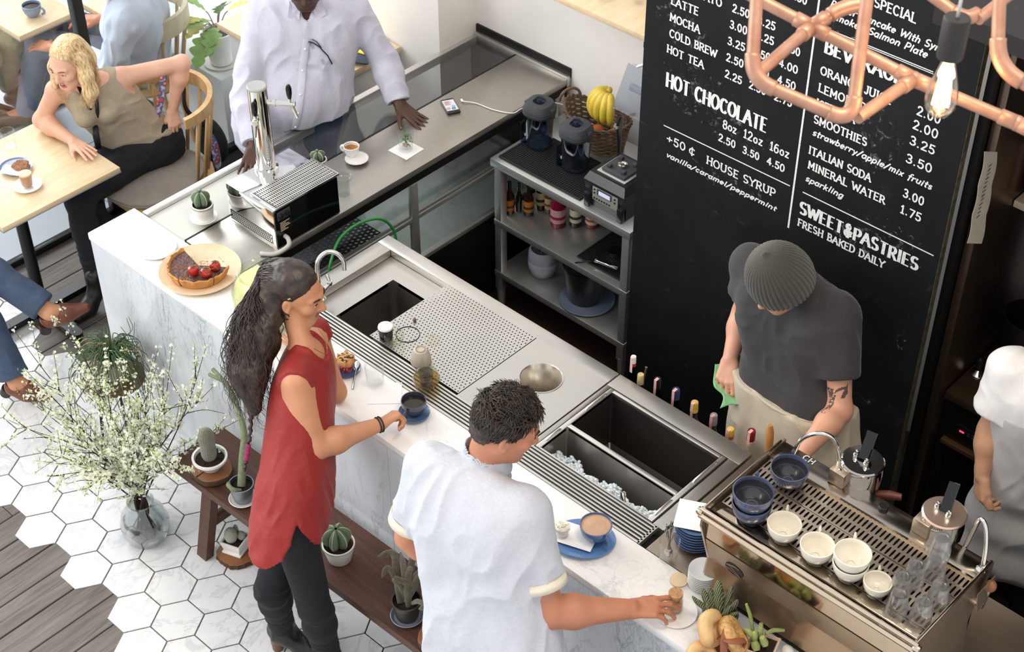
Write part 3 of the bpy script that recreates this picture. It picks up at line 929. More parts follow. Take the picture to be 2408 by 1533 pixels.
# boots
mb_ = mat('black_boot_leather','1d1c1c',.38,bump=.2,bscale=40)
mhl = wood('stacked_heel','5a4030','7d5c43',4,(1,1,30))
for A in (AL,AR):
    f = Field(.005);t0 = A + V3((0,0,-.13));td = unit(f2+rt*.1)
    f.cap(A+V3((0,0,.055)),A-V3((0,0,.01)),.050,.047,.02,ends=(1,0)).cap(A-V3((0,0,.015))-td*.012,A+td*.10+V3((0,0,-.085)),.046,.040,.03)
    f.cap(A+td*.08+V3((0,0,-.09)),A+td*.165+V3((0,0,-.098)),.040,.026,.03)
    f.clip(lambda x,y,z:.012-z)
    surface(f,'boot',mb_,wm,lambda P:folds(P,(1,1,1),24,.003,.5,2))
    h = A - td * .03;MB().tube([(h[0],h[1],.001),(h[0],h[1],.05),(h[0]+td[0]*.01,h[1]+td[1]*.01,.085)],[.022,.026,.036],14).build('boot_heel',mhl,wm,'auto',True)
    lb = MB()
    for k in range(5):
        c = A + td * (.045+.017*k) + V3((0,0,-.005-.014*k));lb.tube([c-rt*.022,c+V3((0,0,.012)),c+rt*.022],.0022,6)
    lb.build('boot_laces',m_blk,wm,True,True)
# hair: mass of dark curls falling down the back, with a thin wrapped braid
mh_ = NT('dark_curly_hair');co = mh_.coord();mh_.link(mh_.ramp(mh_.noise(co,30,3),[(.35,C('1c1410')),(.7,C('46342a'))]),mh_.b.inputs['Base Color'])
mh_.set(Roughness=.42,Specular_IOR_Level=.6);MATS['dark_curly_hair'] = mh_.m;HM = mh_.m
Hf = Field(.005)
LT = lambda x,y,z:T(x,y,z)
AX = np.array(ax)
Hf.ell(LT(0,-.028,.044),(.079,.098,.086),.02,ax)
Hf.ell(LT(0,-.085,.0),(.066,.050,.080),.04,ax)
g = [V3(at(640,700,1.50)),V3(at(606,790,1.41)),V3(at(585,880,1.32)),V3(at(598,960,1.23))]
Hf.chain(g,(.074,.078,.062,.028),.05)
def hl(x,y,z):
    d = [x-Hd[0],y-Hd[1],z-Hd[2]]
    l = [(d[0]*a[0]+d[1]*a[1]+d[2]*a[2])/.98 for a in AX]
    front = l[1] - (.018+.95*np.maximum(l[2]-.03,0)-.35*np.maximum(.0-l[2],0))
    near = np.maximum(np.abs(l[0])-.13,np.abs(l[2]-.0)-.16)
    return np.where((l[1]>-.045)&(near<0),front,-1.)
Hf.clip(hl)
hair = surface(Hf,'hair',HM,wm,lambda P:.002*vnoise(P*70))
paths = []
for i in range(1150):
    a = rnd(-2.6,2.6);e = rnd(-.15,1.35)
    d = V3((sin(a)*cos(e),-cos(a)*cos(e),sin(e)))
    p = V3((0,-.02,.035)) + d * V3((.079,.098,.090))
    if p[1] > .02 + .95 * max(p[2]-.03,0) - .01:continue
    if p[2] < .0 and p[1] > -.035:continue
    p0 = LT(*p)
    L = rnd(.5,1.0);o = unit(V3((rnd(-1,1),rnd(-1,1),rnd(-.4,.4)))) * rnd(.02,.095)
    up = V3(AX[2]) * .020
    e1 = unit(d+V3((0,-1.15,-.30)));e2 = unit(d+V3((0,-2.4,-1.0)))
    q = [p0,LT(*(V3((0,-.022,.036))+e1*V3((.086,.106,.097))*rnd(.98,1.10)))] + ([LT(*(V3((0,-.03,.03))+e2*V3((.090,.108,.098))*rnd(1.0,1.16)))]if p[1]>-.07 else[]) + [g[1]+(p0-Hd)*.72+o*.35,g[2]+(p0-Hd)*.25+o*.9,g[3]+o*1.05+V3((0,0,-.02-.06*random.random()))]
    c = bez(q,60);n = len(c);ph = rnd(0,6);fr = rnd(1.5,2.6);am = rnd(.005,.014);m_ = int(n*L)
    pts = []
    for k in range(max(18,m_)):
        t = k / n;w = am * min(1,max(0,t*2.6-.35))
        an = ph + k * fr * .42
        pts.append(V3(c[k])+V3((cos(an),sin(an),.4*sin(an+1)))*w)
    paths.append(pts)
strands(None,paths,.0021,'hair_curls',HM,hair,4)
bp = [g[2]+V3((.02,-.03,-.02)),V3(at(590,985,1.18)),V3(at(582,1060,1.09)),V3(at(574,1108,1.03))]
MB().tube([V3(p)+V3((.003*sin(i*1.9),.003*cos(i*1.9),0))for i,p in enumerate(bez(bp,44))],[.009+.0014*sin(i*1.4)-.00009*i for i in range(45)],8).build('braid',HM,hair,True,True)
pw = bez(bp,44);MB().tube(pw[26:37],.0102,8).build('braid_wrap',mat('magenta_thread','8a2358',.7,var=.35,scale=160),hair,True,True)
ear = LT(.079,-.004,-.052)
MB().tube([ear+.013*(cos(t)*ax[1]+sin(t)*ax[2])+ax[0]*.004 for t in np.linspace(.3,5.6,20)],[.0015+.0022*sin(k/19*pi)for k in range(20)],8).build('earring',m_blk,wm,True,True)
cp = LT(.072,.0,.035);MB().ball(cp,(.006,.014,.005),0,10,8).build('hair_clip',mat('clip_metal','b9a77c',.3,.9),hair,True,True)
wd = unit(WR-ER);wc = WR - wd * .012
mr = MB()
for k in range(2):mr.tube([wc+wd*.010*k+.0285*(cos(t)*unit(np.cross(wd,(0,0,1)))+sin(t)*unit(np.cross(wd,np.cross(wd,(0,0,1)))))for t in np.arange(24)*2*pi/24],.0028,8,closed=True)
mr.build('wrist_bands',mat('dark_rubber','1e2022',.5),wm,True,True)
nc = []
for k in range(25):
    t = -1.15 + 2.3 * k / 24;nc.append(N+V3((0,0,.012-.075*cos(t)**2+.03))+f2*.064*cos(t)+rt*.056*sin(t))
MB().tube(nc,.0012,5).build('necklace',mat('gold','c99b45',.25,1.),wm,True,True)
# ------------------------------------------------------------ man in the pale shirt at the counter, seen from behind
random.seed(21)
mn = thing('person','man with short dark hair and pale short sleeved shirt, back turned, reaching along the counter','person',(2.72,-.42,0))
SKm = skin('skin_ruddy','c08062')
L0 = V3(at(1010,1098,1.45));R0 = V3(at(1232,1208,1.44))
ls = unit(R0-L0);fb = unit((-ls[1],ls[0],0))
N = V3(at(1140,1078,1.50));Hd = V3(at(1194,1000,1.645))
pel = V3(at(1158,1500,.98));HR = pel + ls * .09;HL = pel - ls * .09
J = dict(HL=HL,HR=HR,SL=L0,SR=R0)
ER = V3(at(1290,1440,1.135));WR = V3(at(1482,1432,1.085))
EL = V3(at(962,1262,1.16));WL = V3(at(1050,1330,1.03))
KL = HL + V3((0,.03,-.44));KR = HR + V3((.02,-.01,-.44));AL = KL + V3((0,-.05,-.44));AR = KR + V3((.02,-.03,-.44))
B = Field(.004)
fh = unit((.68,.72,-.42));uh = (.2,.25,1)
T,ax = head(B,Hd,fh,uh,1.02,False,0,N+V3((0,0,-.02)),.056)
torso(B,J,1.0);B.cap(L0,R0,.055,.055,.05)
arm(B,R0,ER,WR,(.056,.050,.033));arm(B,L0,EL,WL,(.052,.043,.029))
leg(B,HL,KL,AL);leg(B,HR,KR,AR)
for A in (AL,AR):B.cap(A,A+fb*.13+V3((0,0,-.05)),.036,.03,.02)
tgt = V3(at(1580,1425,1.075));dh = unit(tgt-WR)
tp = hand(B,WR,dh,unit((-.2,-.45,.85)),(-.4,.8,.2),s=1.0,curls=((8,20,14),(14,24,16),(20,28,18),(26,30,20)),thumb=(.85,.45,.30),tcurl=12,spread=1.2)
hand(B,WL,unit((.6,.8,0)),(0,0,1),(-1,.2,0),s=1.0)
surface(B,'body',[SKm],mn)
face_parts(T,ax,1.02,mn,mat('brow_brown','3a2a20',.8))
nails(tp,mn,'dba58c')
rg = WR + dh * .1
# shirt
R = Field(.005)
torso(R,J,1.0,.022,((-.22,.100,.120),(-.0,.098,.116),(.16,.092,.112),(.38,.086,.108),(.60,.092,.110),(.78,.100,.110),(.92,.105,.082)))
R.cap(L0,R0,.070,.070,.05)
arm(R,R0,ER,WR,(.062,.056,.03),.014,.04,.70,True,'upper');arm(R,L0,EL,WL,(.062,.056,.03),.014,.04,.78,True,'upper')
R.cap(N-V3((0,0,.07)),N-V3((0,0,.025)),.082,.070,.03)
R.ell(N+V3((0,0,.085))+fb*.01,.084,.012,sub=True)
R.clip(lambda x,y,z:.86-z+.0*x)
def mf(P):
    return folds(P,(1,1,.4),14,.0095,.5,9) * (.5+.5*np.clip((1.5-P[:,2])/.3,0,1)) + .0006 * vnoise(P*130)
SHM = cloth('pale_linen','bfc2cb',1000,.85,.04,.2,.1,'e4e6ec')
surface(R,'shirt',SHM,mn,mf)
# collar band, cuffs, yoke seam
cl = Field(.004)
cl.cap(N+V3((0,0,-.03))+fb*.005,N+V3((0,0,.042))+fb*.022,.088,.076,.01,ends=(1,1)).cap(N+V3((0,0,-.05)),N+V3((0,0,.09))+fb*.026,.078,.066,.004,sub=True)
cl.clip(lambda x,y,z:((x-N[0])*fb[0]+(y-N[1])*fb[1])-.06)
surface(cl,'collar',SHM,mn,lambda P:folds(P,(1,1,1),24,.0025,.3,3))
CF = mat('cuff_lining','e9dfcb',.8,bump=.2,bscale=400)
for S_,E_,pt in ((R0,ER,.70),(L0,EL,.78)):
    d_ = unit(E_-S_);c_ = S_ + (E_-S_) * pt;r_ = .062 + (.056-.062) * pt + .0235
    a_ = unit(np.cross(d_,(0,0,1)));b_ = np.cross(d_,a_)
    mb = MB();n = 36
    for k,(o_,q_) in enumerate(((-.030,r_+.003),(.004,r_+.0045),(.004,r_-.006),(-.02,r_-.008))):
        pass
    prof = ((-.030,r_+.003),(.005,r_+.0045),(.005,r_-.010),(-.02,r_-.010))
    Vv = [c_+d_*o_+q_*(cos(2*pi*k/n)*a_+sin(2*pi*k/n)*b_)for o_,q_ in prof for k in range(n)]
    Ff = [(i*n+k,i*n+(k+1)%n,((i+1)%4)*n+(k+1)%n,((i+1)%4)*n+k)for i in range(4)for k in range(n)]
    mb.add(Vv,Ff);mb.build('sleeve_cuff',CF,mn,True,True)
D = Field(.006)
leg(D,HL,KL,AL,(.092,.064,.052),.008,.03,1.0,True);leg(D,HR,KR,AR,(.092,.064,.052),.008,.03,1.0,True)
torso(D,J,1.0,.008,((-.06,.09,.10),(.1,.085,.10)))
surface(D,'jeans',cloth('grey_blue_denim','3e4650',1100,.8,.2,.25,.05,'5a626c'),mn,lambda P:folds(P,(1,1,.6),16,.005,.4,4))
for A in (AL,AR):
    f = Field(.006);f.cap(A+V3((0,0,-.03)),A+fb*.17+V3((0,0,-.055)),.045,.036,.03);f.clip(lambda x,y,z:.002-z)
    surface(f,'shoe',mat('brown_shoe','4a3226',.45),mn)
HB = NT('dark_brown_hair');co = HB.coord();HB.link(HB.ramp(HB.noise(co,40,3),[(.35,C('1d1713')),(.7,C('4a3d33'))]),HB.b.inputs['Base Color']);HB.set(Roughness=.45);MATS['dark_brown_hair'] = HB.m
def short_hair(person,T,ax,Hd,s,m,n=1500,ln=.036,rad=.0026,hl0=.028):
    AX = np.array(ax);Hf = Field(.004)
    Hf.ell(T(0,-.022,.040),[q*s for q in(.080,.098,.087)],.02,ax);Hf.ell(T(0,-.060,-.015),[q*s for q in(.066,.055,.070)],.03,ax)
    def hl(x,y,z):
        d = [x-Hd[0],y-Hd[1],z-Hd[2]];l = [(d[0]*a[0]+d[1]*a[1]+d[2]*a[2])/s for a in AX]
        a = l[1] - (hl0+1.0*np.maximum(l[2]-.04,0)-.5*np.maximum(.03-l[2],0))
        b = np.where(l[1]>-.05,-.01-l[2],-.085-l[2]) * .8
        return np.maximum(a,b)
    Hf.clip(hl)
    h = surface(Hf,'hair',m,person,lambda P:.004*vnoise(P*70)+.003*vnoise(P*150))
    ps = []
    while len(ps) < n:
        a = rnd(-pi,pi);e = rnd(-.75,1.5);d = V3((sin(a)*cos(e),-cos(a)*cos(e),sin(e)))
        p = V3((0,-.022,.038)) + d * V3((.078,.096,.086))
        if p[1] > hl0 - .004 + max(p[2]-.04,0) - .5 * max(.03-p[2],0):continue
        if (p[1]>-.05 and p[2]<-.005) or p[2] < -.075:continue
        fl = V3((rnd(-.5,.5)+.25,(rnd(-.3,.9)if p[2]>.085 else-.30),-.75 if p[2]<.07 else .1)) + d * (.35 if p[2]>.085 else .10)
        fl = fl - d * (fl@d);fl = unit(unit(fl)+d*rnd(.02,.22));L = ln * rnd(.6,1.2) * (1.25 if p[2]>.07 else .8)
        w = V3((rnd(-1,1),rnd(-1,1),rnd(-1,1))) * .003
        ps.append([T(*(p-d*.004)),T(*(p+fl*L*.5+d*L*.14+w)),T(*(p+fl*L+d*L*.02-w))])
    strands(None,ps,rad*s,'hair_tufts',m,h,4)
    return h
short_hair(mn,T,ax,Hd,1.02,HB.m,2400,.045)
ri = [p for p in tp];q0 = WR + dh * (.086+.02) 
sdv = unit(np.cross(dh,unit((-.2,-.45,.85))));
if sdv @ V3((-.4,.8,.2)) < 0:sdv = -sdv
rc = WR + dh * (.086+.022) - sdv * .0125 + V3((0,0,-.010));a_ = sdv;b_ = unit(np.cross(dh,sdv))
MB().tube([rc+.0102*(cos(t)*a_+sin(t)*b_)for t in np.arange(20)*2*pi/20],.0017,6,closed=True).build('ring',mat('gold','c99b45',.25,1.),mn,True,True)

# ------------------------------------------------------------ barista with the knitted beanie
random.seed(31)
ba = thing('person','barista in grey knitted beanie, charcoal t-shirt and beige apron, holding a green cloth','person',(2.76,1.2,0))
SKb = skin('skin_pale','d8a084')
SRb = V3(at(1768,622,1.42));SLb = V3(at(1972,742,1.42))
lsb = unit(SLb-SRb);fbb = unit((lsb[1],-lsb[0],0))
pel = V3(at(1852,985,.96)) + V3((-.02,.07,0));HL = pel + lsb * .09;HR = pel - lsb * .09
N = V3(at(1862,645,1.50)) ;Hd = V3(at(1838,662,1.60))
J = dict(HL=HL,HR=HR,SL=SLb,SR=SRb)
ER = V3(at(1748,738,1.17));WR = V3(at(1716,845,1.07));EL = V3(at(1975,965,1.10));WL = V3(at(1885,1068,1.075))
B = Field(.004)
fh = unit((-.22,-.85,-.50));uh = (.12,.0,1)
T,ax = head(B,Hd,fh,uh,1.03,False,0,(SRb+SLb)/2+V3((0,0,.05)),.056)
torso(B,J,1.0);B.cap(SLb,SRb,.055,.055,.05)
arm(B,SRb,ER,WR,(.050,.041,.028));arm(B,SLb,EL,WL,(.052,.043,.029))
KL = HL + V3((.02,-.03,-.44));KR = HR + V3((-.02,-.03,-.44));AL = KL + V3((.02,.05,-.43));AR = KR + V3((-.02,.05,-.43))
leg(B,HL,KL,AL);leg(B,HR,KR,AR)
for A in (AL,AR):B.cap(A,A+fbb*.13+V3((0,0,-.05)),.036,.03,.02)
dR = unit(V3(at(1704,900,1.02))-WR)
tpR = hand(B,WR,dR,unit((.1,-.45,.45)),(.9,-.2,.1),s=1.02,curls=((30,45,25),(38,50,30),(42,50,30),(45,50,30)),thumb=(.95,.40,.15),tcurl=6,spread=.7)
dL = unit(V3(at(1850,1110,1.06))-WL)
hand(B,WL,dL,unit((0,-.3,1)),(-.8,.5,0),s=1.02,curls=((12,20,12),)*4)
TAT = mat('tattoo_ink','5a4a46',.55,var=.25,scale=70)
tc_ = SLb + (EL-SLb) * .80
def tattoo(c):
    m = np.zeros(len(c),int)
    d = unit(EL-SLb);o = tc_ + fbb * .045;x_ = np.cross(d,fbb)
    r = c - o;u = r @ x_;v = r @ d;fwd = (c-(SLb+d*((c-SLb)@d)[:,None])) @ fbb
    au = np.abs(u)
    skull = (au<.011+.010*np.clip((-v+.01)/.05,0,1)) & (np.abs(v-.005)<.040) & (vnoise(np.stack([u,v,u*0],1)*260)>-.25)
    horn = (np.abs(v+.030+.5*(au-.02)-14*(au-.03)**2)<.005) & (au>.012) & (au<.048)
    tip = (np.abs(au-.047+.25*(v+.05))<.004) & (v<.0) & (v>-.06)
    m[(skull|horn|tip)&(fwd>.008)] = 1
    # scroll marks inside the other arm
    d2 = unit(WR-ER);t2 = (c-ER) @ d2;w2 = vnoise(c*75)
    near = np.linalg.norm(c-(ER+d2*t2[:,None]),axis=1) < .06
    m[near&(t2>-.11)&(t2<.055)&(np.abs(w2)<.16)&((c-ER)@lsb>.012)] = 1
    return m
surface(B,'body',[SKb,TAT],ba,matfn=tattoo)
nails(tpR,ba,'e8b8a0');face_parts(T,ax,1.03,ba,mat('brow_brown','3a2a20',.8))
R = Field(.005)
torso(R,J,1.0,.018,((-.06,.098,.114),(.10,.094,.112),(.30,.084,.104),(.60,.092,.108),(.78,.104,.110),(.92,.112,.080)))
R.cap(SLb,SRb,.068,.068,.05);R.cap((SLb+SRb)/2,(SLb+SRb)/2+V3((0,0,.05)),.09,.07,.05)
arm(R,SRb,ER,WR,(.060,.055,.03),.012,.04,.55,True,'upper');arm(R,SLb,EL,WL,(.060,.058,.03),.014,.04,.62,True,'upper')
R.ell((SRb+SLb)/2+V3((0,0,.125))+fbb*.035,.078,.01,sub=True)
R.clip(lambda x,y,z:.93-z)
GT = cloth('charcoal_jersey','343334',1400,.9,.12,.15,.15,'484749')
surface(R,'t_shirt',GT,ba,lambda P:folds(P,(.9,.9,.7),13,.0058,.7,12)+.0005*vnoise(P*140))
# apron
A_ = Field(.006)
torso(A_,J,1.0,.03,((-.55,.13,.13),(-.3,.115,.124),(-.1,.105,.118),(.1,.098,.114),(.2,.095,.113)))
cz = V3(pel)
A_.clip(lambda x,y,z:np.maximum(z-1.06,.50-z)).clip(lambda x,y,z:-(((x-cz[0])*fbb[0]+(y-cz[1])*fbb[1])+.075))
AP = cloth('beige_apron','b9ad98',600,.9,.06,.3,.1,'cdc3b0')
ap = surface(A_,'apron',AP,ba,lambda P:folds(P,(1,1,.35),13,.007,.5,15))
MB().tube([pel+V3((0,0,.10))+fbb*.146*cos(t)*1.0+lsb*.205*sin(t)for t in np.linspace(-1.3,1.3,30)],.010,8,flat=.4).build('waistband',AP,ap,True,True)
D = Field(.007)
leg(D,HL,KL,AL,(.09,.06,.05),.006,.03,1.0,True);leg(D,HR,KR,AR,(.09,.06,.05),.006,.03,1.0,True);torso(D,J,1.0,.006,((-.06,.09,.10),(.1,.085,.10)))
surface(D,'trousers',mat('black_trousers','17171a',.85),ba)
for A in (AL,AR):
    f = Field(.007);f.cap(A+V3((0,0,-.03)),A+fbb*.17+V3((0,0,-.055)),.045,.036,.03);f.clip(lambda x,y,z:.003-z);surface(f,'shoe',mat('black_boot_leather','1d1c1c',.38),ba)
# ribbed beanie
bn = MB();n = 168;rings = 34;V = [];Fq = []
AXb = np.array(ax)
for i in range(rings+1):
    t = i / rings;ph = t * pi * .60
    for k in range(n):
        a = 2 * pi * k / n
        rr = sin(ph) if ph < pi / 2 else 1 - .14 * (ph-pi/2)
        zz = .205 * cos(ph) * (1 if ph<pi/2 else .75) + (.012 if t<.03 else 0)
        rib = 1 + (.014,.022,.014,-.030)[k%4] * min(1,t*3.0)
        tuck = 1 - .10 * max(0,1-t*3) * (1+cos(4*a)) * .5
        V.append(T(.103*rr*rib*tuck*cos(a),-.006+.118*rr*rib*tuck*sin(a)+.02*(1-t),(.022+zz+.012*sin(a)*t)))
for i in range(rings):
    for k in range(n):l = (k+1) % n;Fq.append((i*n+k,(i+1)*n+k,(i+1)*n+l,i*n+l))
BM_ = mat('olive_grey_knit','46443c',.95,var=.12,scale=140,bump=.5,bscale=350,Sheen_Weight=.3)
bn.add(V,Fq)
bn.build('beanie',BM_,ba,True,True)
tg = T(.098,.045,-.002);MB().ball(tg,(.004,.008,.006),0,8,6).build('beanie_tag',mat('brass','b08d4a',.3,1.),ba,True,True)
# green cloth in the hand
hp = WR + dR * .085
ctr = V3(at(1735,900,.93))
V = [];n = 26
for i in range(n+1):
    for k in range(n+1):
        u = i / n - .5;v = k / n - .5
        px = at(1738+u*96+10*sin(v*5),897+v*104+26*(abs(u)**1.5),1.0-.06*v)
        d = V3(fbb) * (.012*sin(u*9+v*3)+.009*sin(v*11-u*4))
        V.append(V3(px)+d)
Fq = [(i*(n+1)+k,i*(n+1)+k+1,(i+1)*(n+1)+k+1,(i+1)*(n+1)+k)for i in range(n)for k in range(n)]
gc = link_mesh('cleaning_cloth',V,Fq,NT('x').m if False else mat('green_cloth','7fb686',.85,var=.08,bump=.9,bscale=75,bdist=.004))
md = gc.modifiers.new('thickness','SOLIDIFY');md.thickness = .003
tag(gc,'pale green textured cleaning cloth held in the right hand of the barista','cloth')
# ------------------------------------------------------------ man standing behind the display counter
random.seed(41)
sm = thing('person','man in pale lilac long sleeved shirt standing behind the display counter','person',(-.15,1.25,0))
SKd = skin('skin_dark','4e3021')
SLs = V3(at(832,22,1.44));SRs = V3(at(612,36,1.44))
lss = unit(SLs-SRs);fs = unit((lss[1],-lss[0],0))
pel = V3((-.09,1.22,.95));HL = pel + lss * .10;HR = pel - lss * .10
N = (SLs+SRs) / 2 + V3((0,0,.07)) + fs * .02;Hd = N + fs * .07 + V3((0,0,.14))
J = dict(HL=HL,HR=HR,SL=SLs,SR=SRs)
EL = V3(at(903,140,1.20));WL = V3(at(940,246,1.045));ER = V3(at(574,222,1.19));WR = V3(at(598,345,1.05))
KL = HL + V3((.02,0,-.45));KR = HR + V3((.02,0,-.45));AL = KL + V3((-.03,.0,-.42));AR = KR + V3((-.03,0,-.42))
B = Field(.0045)
T,ax = head(B,Hd,unit(fs+V3((0,0,-.4))),(0,0,1),1.03,False,0,N,.060)
torso(B,J,1.08);B.cap(SLs,SRs,.06,.06,.05)
arm(B,SRs,ER,WR,(.055,.045,.030));arm(B,SLs,EL,WL,(.055,.045,.030));leg(B,HL,KL,AL,(.095,.06,.04));leg(B,HR,KR,AR,(.095,.06,.04))
for A in (AL,AR):B.cap(A,A+fs*.13+V3((0,0,-.05)),.036,.03,.02)
k0 = V3(at(965,268,1.020));dl = unit(k0-WL)
tpl = hand(B,WL,dl,unit((.1,.1,1)),V3(at(955,300,1.0))-V3(at(960,262,1.0)),s=1.06,curls=((-8,4,3),)*4,thumb=(.75,.75,.05),tcurl=5,spread=1.5)
dr = unit(V3(at(588,385,1.015))-WR)
tpr = hand(B,WR,dr,unit((.2,0,1)),V3(at(640,385,1.0))-V3(at(590,385,1.0)),s=1.04,curls=((-6,4,3),)*4,spread=1.2)
surface(B,'body',[SKd],sm);nails(tpl,sm,'8a6350',1.06);nails(tpr,sm,'8a6350',1.04)
face_parts(T,ax,1.03,sm,mat('brow_black','14100e',.8))
short_hair(sm,T,ax,Hd,1.03,mat('black_hair','141110',.7),200,.012)
R = Field(.005)
torso(R,J,1.08,.022,((-.12,.10,.118),(.02,.10,.122),(.18,.095,.128),(.36,.09,.126),(.60,.092,.114),(.78,.100,.112),(.92,.108,.082)))
R.ell(pel+fs*.10+V3((0,0,.14)),(.155,.115,.14),.08,(lss,fs,(0,0,1)))
R.cap(SLs,SRs,.068,.068,.05)
R.clip(lambda x,y,z:np.maximum(.80-z,np.where(z<1.012,x-.042,-1)))
for S_,E_,W_ in ((SLs,EL,WL),(SRs,ER,WR)):arm(R,S_,E_,W_,(.058,.050,.037),.011,.025,.93,True)
R.cap(N-V3((0,0,.09)),N-V3((0,0,.02)),.085,.074,.03)
R.ell(N+V3((0,0,.075))+fs*.015,.082,.010,sub=True)
R.cap(N+fs*.06,N+fs*.10-V3((0,0,.09)),.03,.004,.008,sub=True)
LS = cloth('lilac_chambray','c3c2d2',1000,.85,.04,.2,.2,'e9e8f2')
shirt = surface(R,'shirt',LS,sm,lambda P:folds(P,(1,1,.5),16,.0065,.5,22)+.0006*vnoise(P*130))
def onto(o,p,d):
    """first point of a built part met from p along d"""
    off = np.zeros(3);q = o
    while q is not None:off = off + np.array(q.location);q = q.parent
    ok,loc,nr,i = o.ray_cast(Vector(V3(p)-off),Vector(unit(d)))
    return (V3(loc)+off,V3(nr)) if ok else (V3(p),-V3(d))
bpy.context.view_layer.update()
pts = []
for k in range(26):
    z = 1.40 - .375 * k / 25;c_ = to((SLs+SRs)/2,pel,(1.44-z)/.49)
    q,nr = onto(shirt,V3((c_[0],c_[1],z))+fs*.5,-fs);pts.append(q+nr*.0015)
PM_ = MB();Vv = []
for q in pts:Vv += [q-lss*.017+fs*.001,q-lss*.014+fs*.0035,q+lss*.014+fs*.0035,q+lss*.017+fs*.001]
Ff = [(i*4+k,i*4+k+1,i*4+5+k,i*4+4+k)for i in range(25)for k in range(3)]
PM_.add(Vv,Ff).build('button_placket',LS,shirt,True,True)
for i in (3,9,14,19,24):MB().ball(pts[i]+fs*.0045,(.0055,.0055,.0055),0,10,6).build('button',mat('pearl_button','f1efe9',.25),shirt,True,True)
cl = Field(.004)
cl.cap(N-V3((0,0,.03)),N+V3((0,0,.03))+fs*.012,.086,.072,.01,ends=(1,1)).cap(N+V3((0,0,-.06)),N+V3((0,0,.07))+fs*.012,.076,.062,.004,sub=True)
cl.cap(N+fs*.07-V3((0,0,.0)),N+fs*.11-V3((0,0,.09)),.024,.012,.004,sub=True)
surface(cl,'collar',LS,sm)
for q in (-1,1):
    a = N + fs * .075 + lss * q * .026 + V3((0,0,.012));MB().add([a,a+lss*q*.045-fs*.03+V3((0,0,.018)),a+lss*q*.060+fs*.012-V3((0,0,.038)),a+lss*q*.012+fs*.022-V3((0,0,.062)),a+fs*.004,a+lss*q*.045-fs*.026+V3((0,0,.022)),a+lss*q*.060+fs*.018-V3((0,0,.036)),a+lss*q*.012+fs*.028-V3((0,0,.060))],[(0,1,2,3),(7,6,5,4),(0,4,5,1),(1,5,6,2),(2,6,7,3),(3,7,4,0)]).build('collar_point',LS,sm,'auto',True)
D = Field(.007)
leg(D,HL,KL,AL,(.10,.068,.055),.008,.03,1.,True);leg(D,HR,KR,AR,(.10,.068,.055),.008,.03,1.,True);torso(D,J,1.08,.010,((-.06,.09,.105),(.1,.09,.105)))
surface(D,'jeans',cloth('blue_denim','43566f',1100,.8,.2,.25,.05,'6b7f98'),sm)
for A in (AL,AR):
    f = Field(.007);f.cap(A+V3((0,0,-.03)),A+fs*.17+V3((0,0,-.055)),.045,.036,.03);f.clip(lambda x,y,z:.003-z);surface(f,'shoe',mat('brown_shoe','4a3226',.45),sm)
gq = pts[9] + fs * .012
gl_ = thing('eyeglasses','black rimmed eyeglasses hanging from the shirt front of the standing man','glasses',tuple(gq))
e1 = V3(atY(723,98,gq[1]));
mB = mat('black_frame','15130f',.3)
def gp(px,py,off=.008):
    p = V3(at(px,py,1.0));d = unit(p-V3(CAM));q,nr = onto(shirt,V3(CAM),d);return q + nr * off
MB().tube([gp(x,y,.010)for x,y in((724,97),(738,100),(752,110),(758,118),(770,130),(780,148))],.0032,8).build('frame',mB,gl_,True,True)
MB().tube([gp(x,y,.007)for x,y in((733,92),(745,98),(756,112))],.002,6).build('temple',mB,gl_,True,True)
for a,b,c in ((739,101,748),(764,138,772)):
    ctr = gp(a-4,b+6,.010);MB().ball(ctr,(.015,.004,.016),0,14,8).build('lens',glass('spectacle_lens','f4f6f6',0,1.2,.6),gl_,True,True)

# ------------------------------------------------------------ blonde woman at the table
random.seed(51)
bw = thing('person','woman with long blonde hair in beige sleeveless top seated at the wooden table','person',(-.95,.9,0))
SKf = skin('skin_fair','e3b196')
SLb2 = V3(at(285,182,.985));SRb2 = V3(at(132,212,.985))
lsw = unit(SLb2-SRb2);fw_ = unit((lsw[1],-lsw[0],0))
pel = V3(at(335,335,.56));hl_ = unit((.55,.83,0));HL = pel + hl_ * .09;HR = pel - hl_ * .09
N = to(SRb2,SLb2,.45) + V3((0,0,.05)) + fw_ * .02;Hd = V3(at(160,148,1.17))
J = dict(HL=HL,HR=HR,SL=SLb2,SR=SRb2)
EL = V3(at(428,148,.985));WL = V3(at(406,258,.74));ER = V3(at(98,282,.802));WR = V3(at(172,332,.784))
KL = V3(at(186,468,.53));AL = V3(at(226,672,.13));KR = KL + V3((-.13,.05,-.01));AR = AL + V3((-.10,.26,0.01))
B = Field(.004)
fh = unit((.26,-.86,-.22));uh = (.05,-.12,1)
T,ax = head(B,Hd,fh,uh,.97,True,.010,N,.044)
torso(B,J,.92,lv=((-.03,.085,.098),(.16,.080,.094),(.38,.058,.078),(.60,.066,.088),(.78,.080,.092),(.93,.095,.060)))
B.cap(SLb2,SRb2,.044,.044,.05)
arm(B,SRb2,ER,WR,(.046,.039,.025));arm(B,SLb2,EL,WL,(.047,.038,.025))
leg(B,HL,KL,AL,(.082,.052,.034));leg(B,HR,KR,AR,(.082,.052,.034))
for A in (AL,AR):B.cap(A,A+V3((.01,-.06,-.085)),.028,.02,.02)
dr = unit(V3(at(215,362,.776))-WR)
tpr = hand(B,WR,dr,(0,0,1),V3(at(180,380,.76))-V3(at(180,350,.76)),s=.90,curls=((2,7,5),)*4,spread=1.3,thumb=(.8,.6,.2))
dl = unit(V3(at(412,300,.66))-WL)
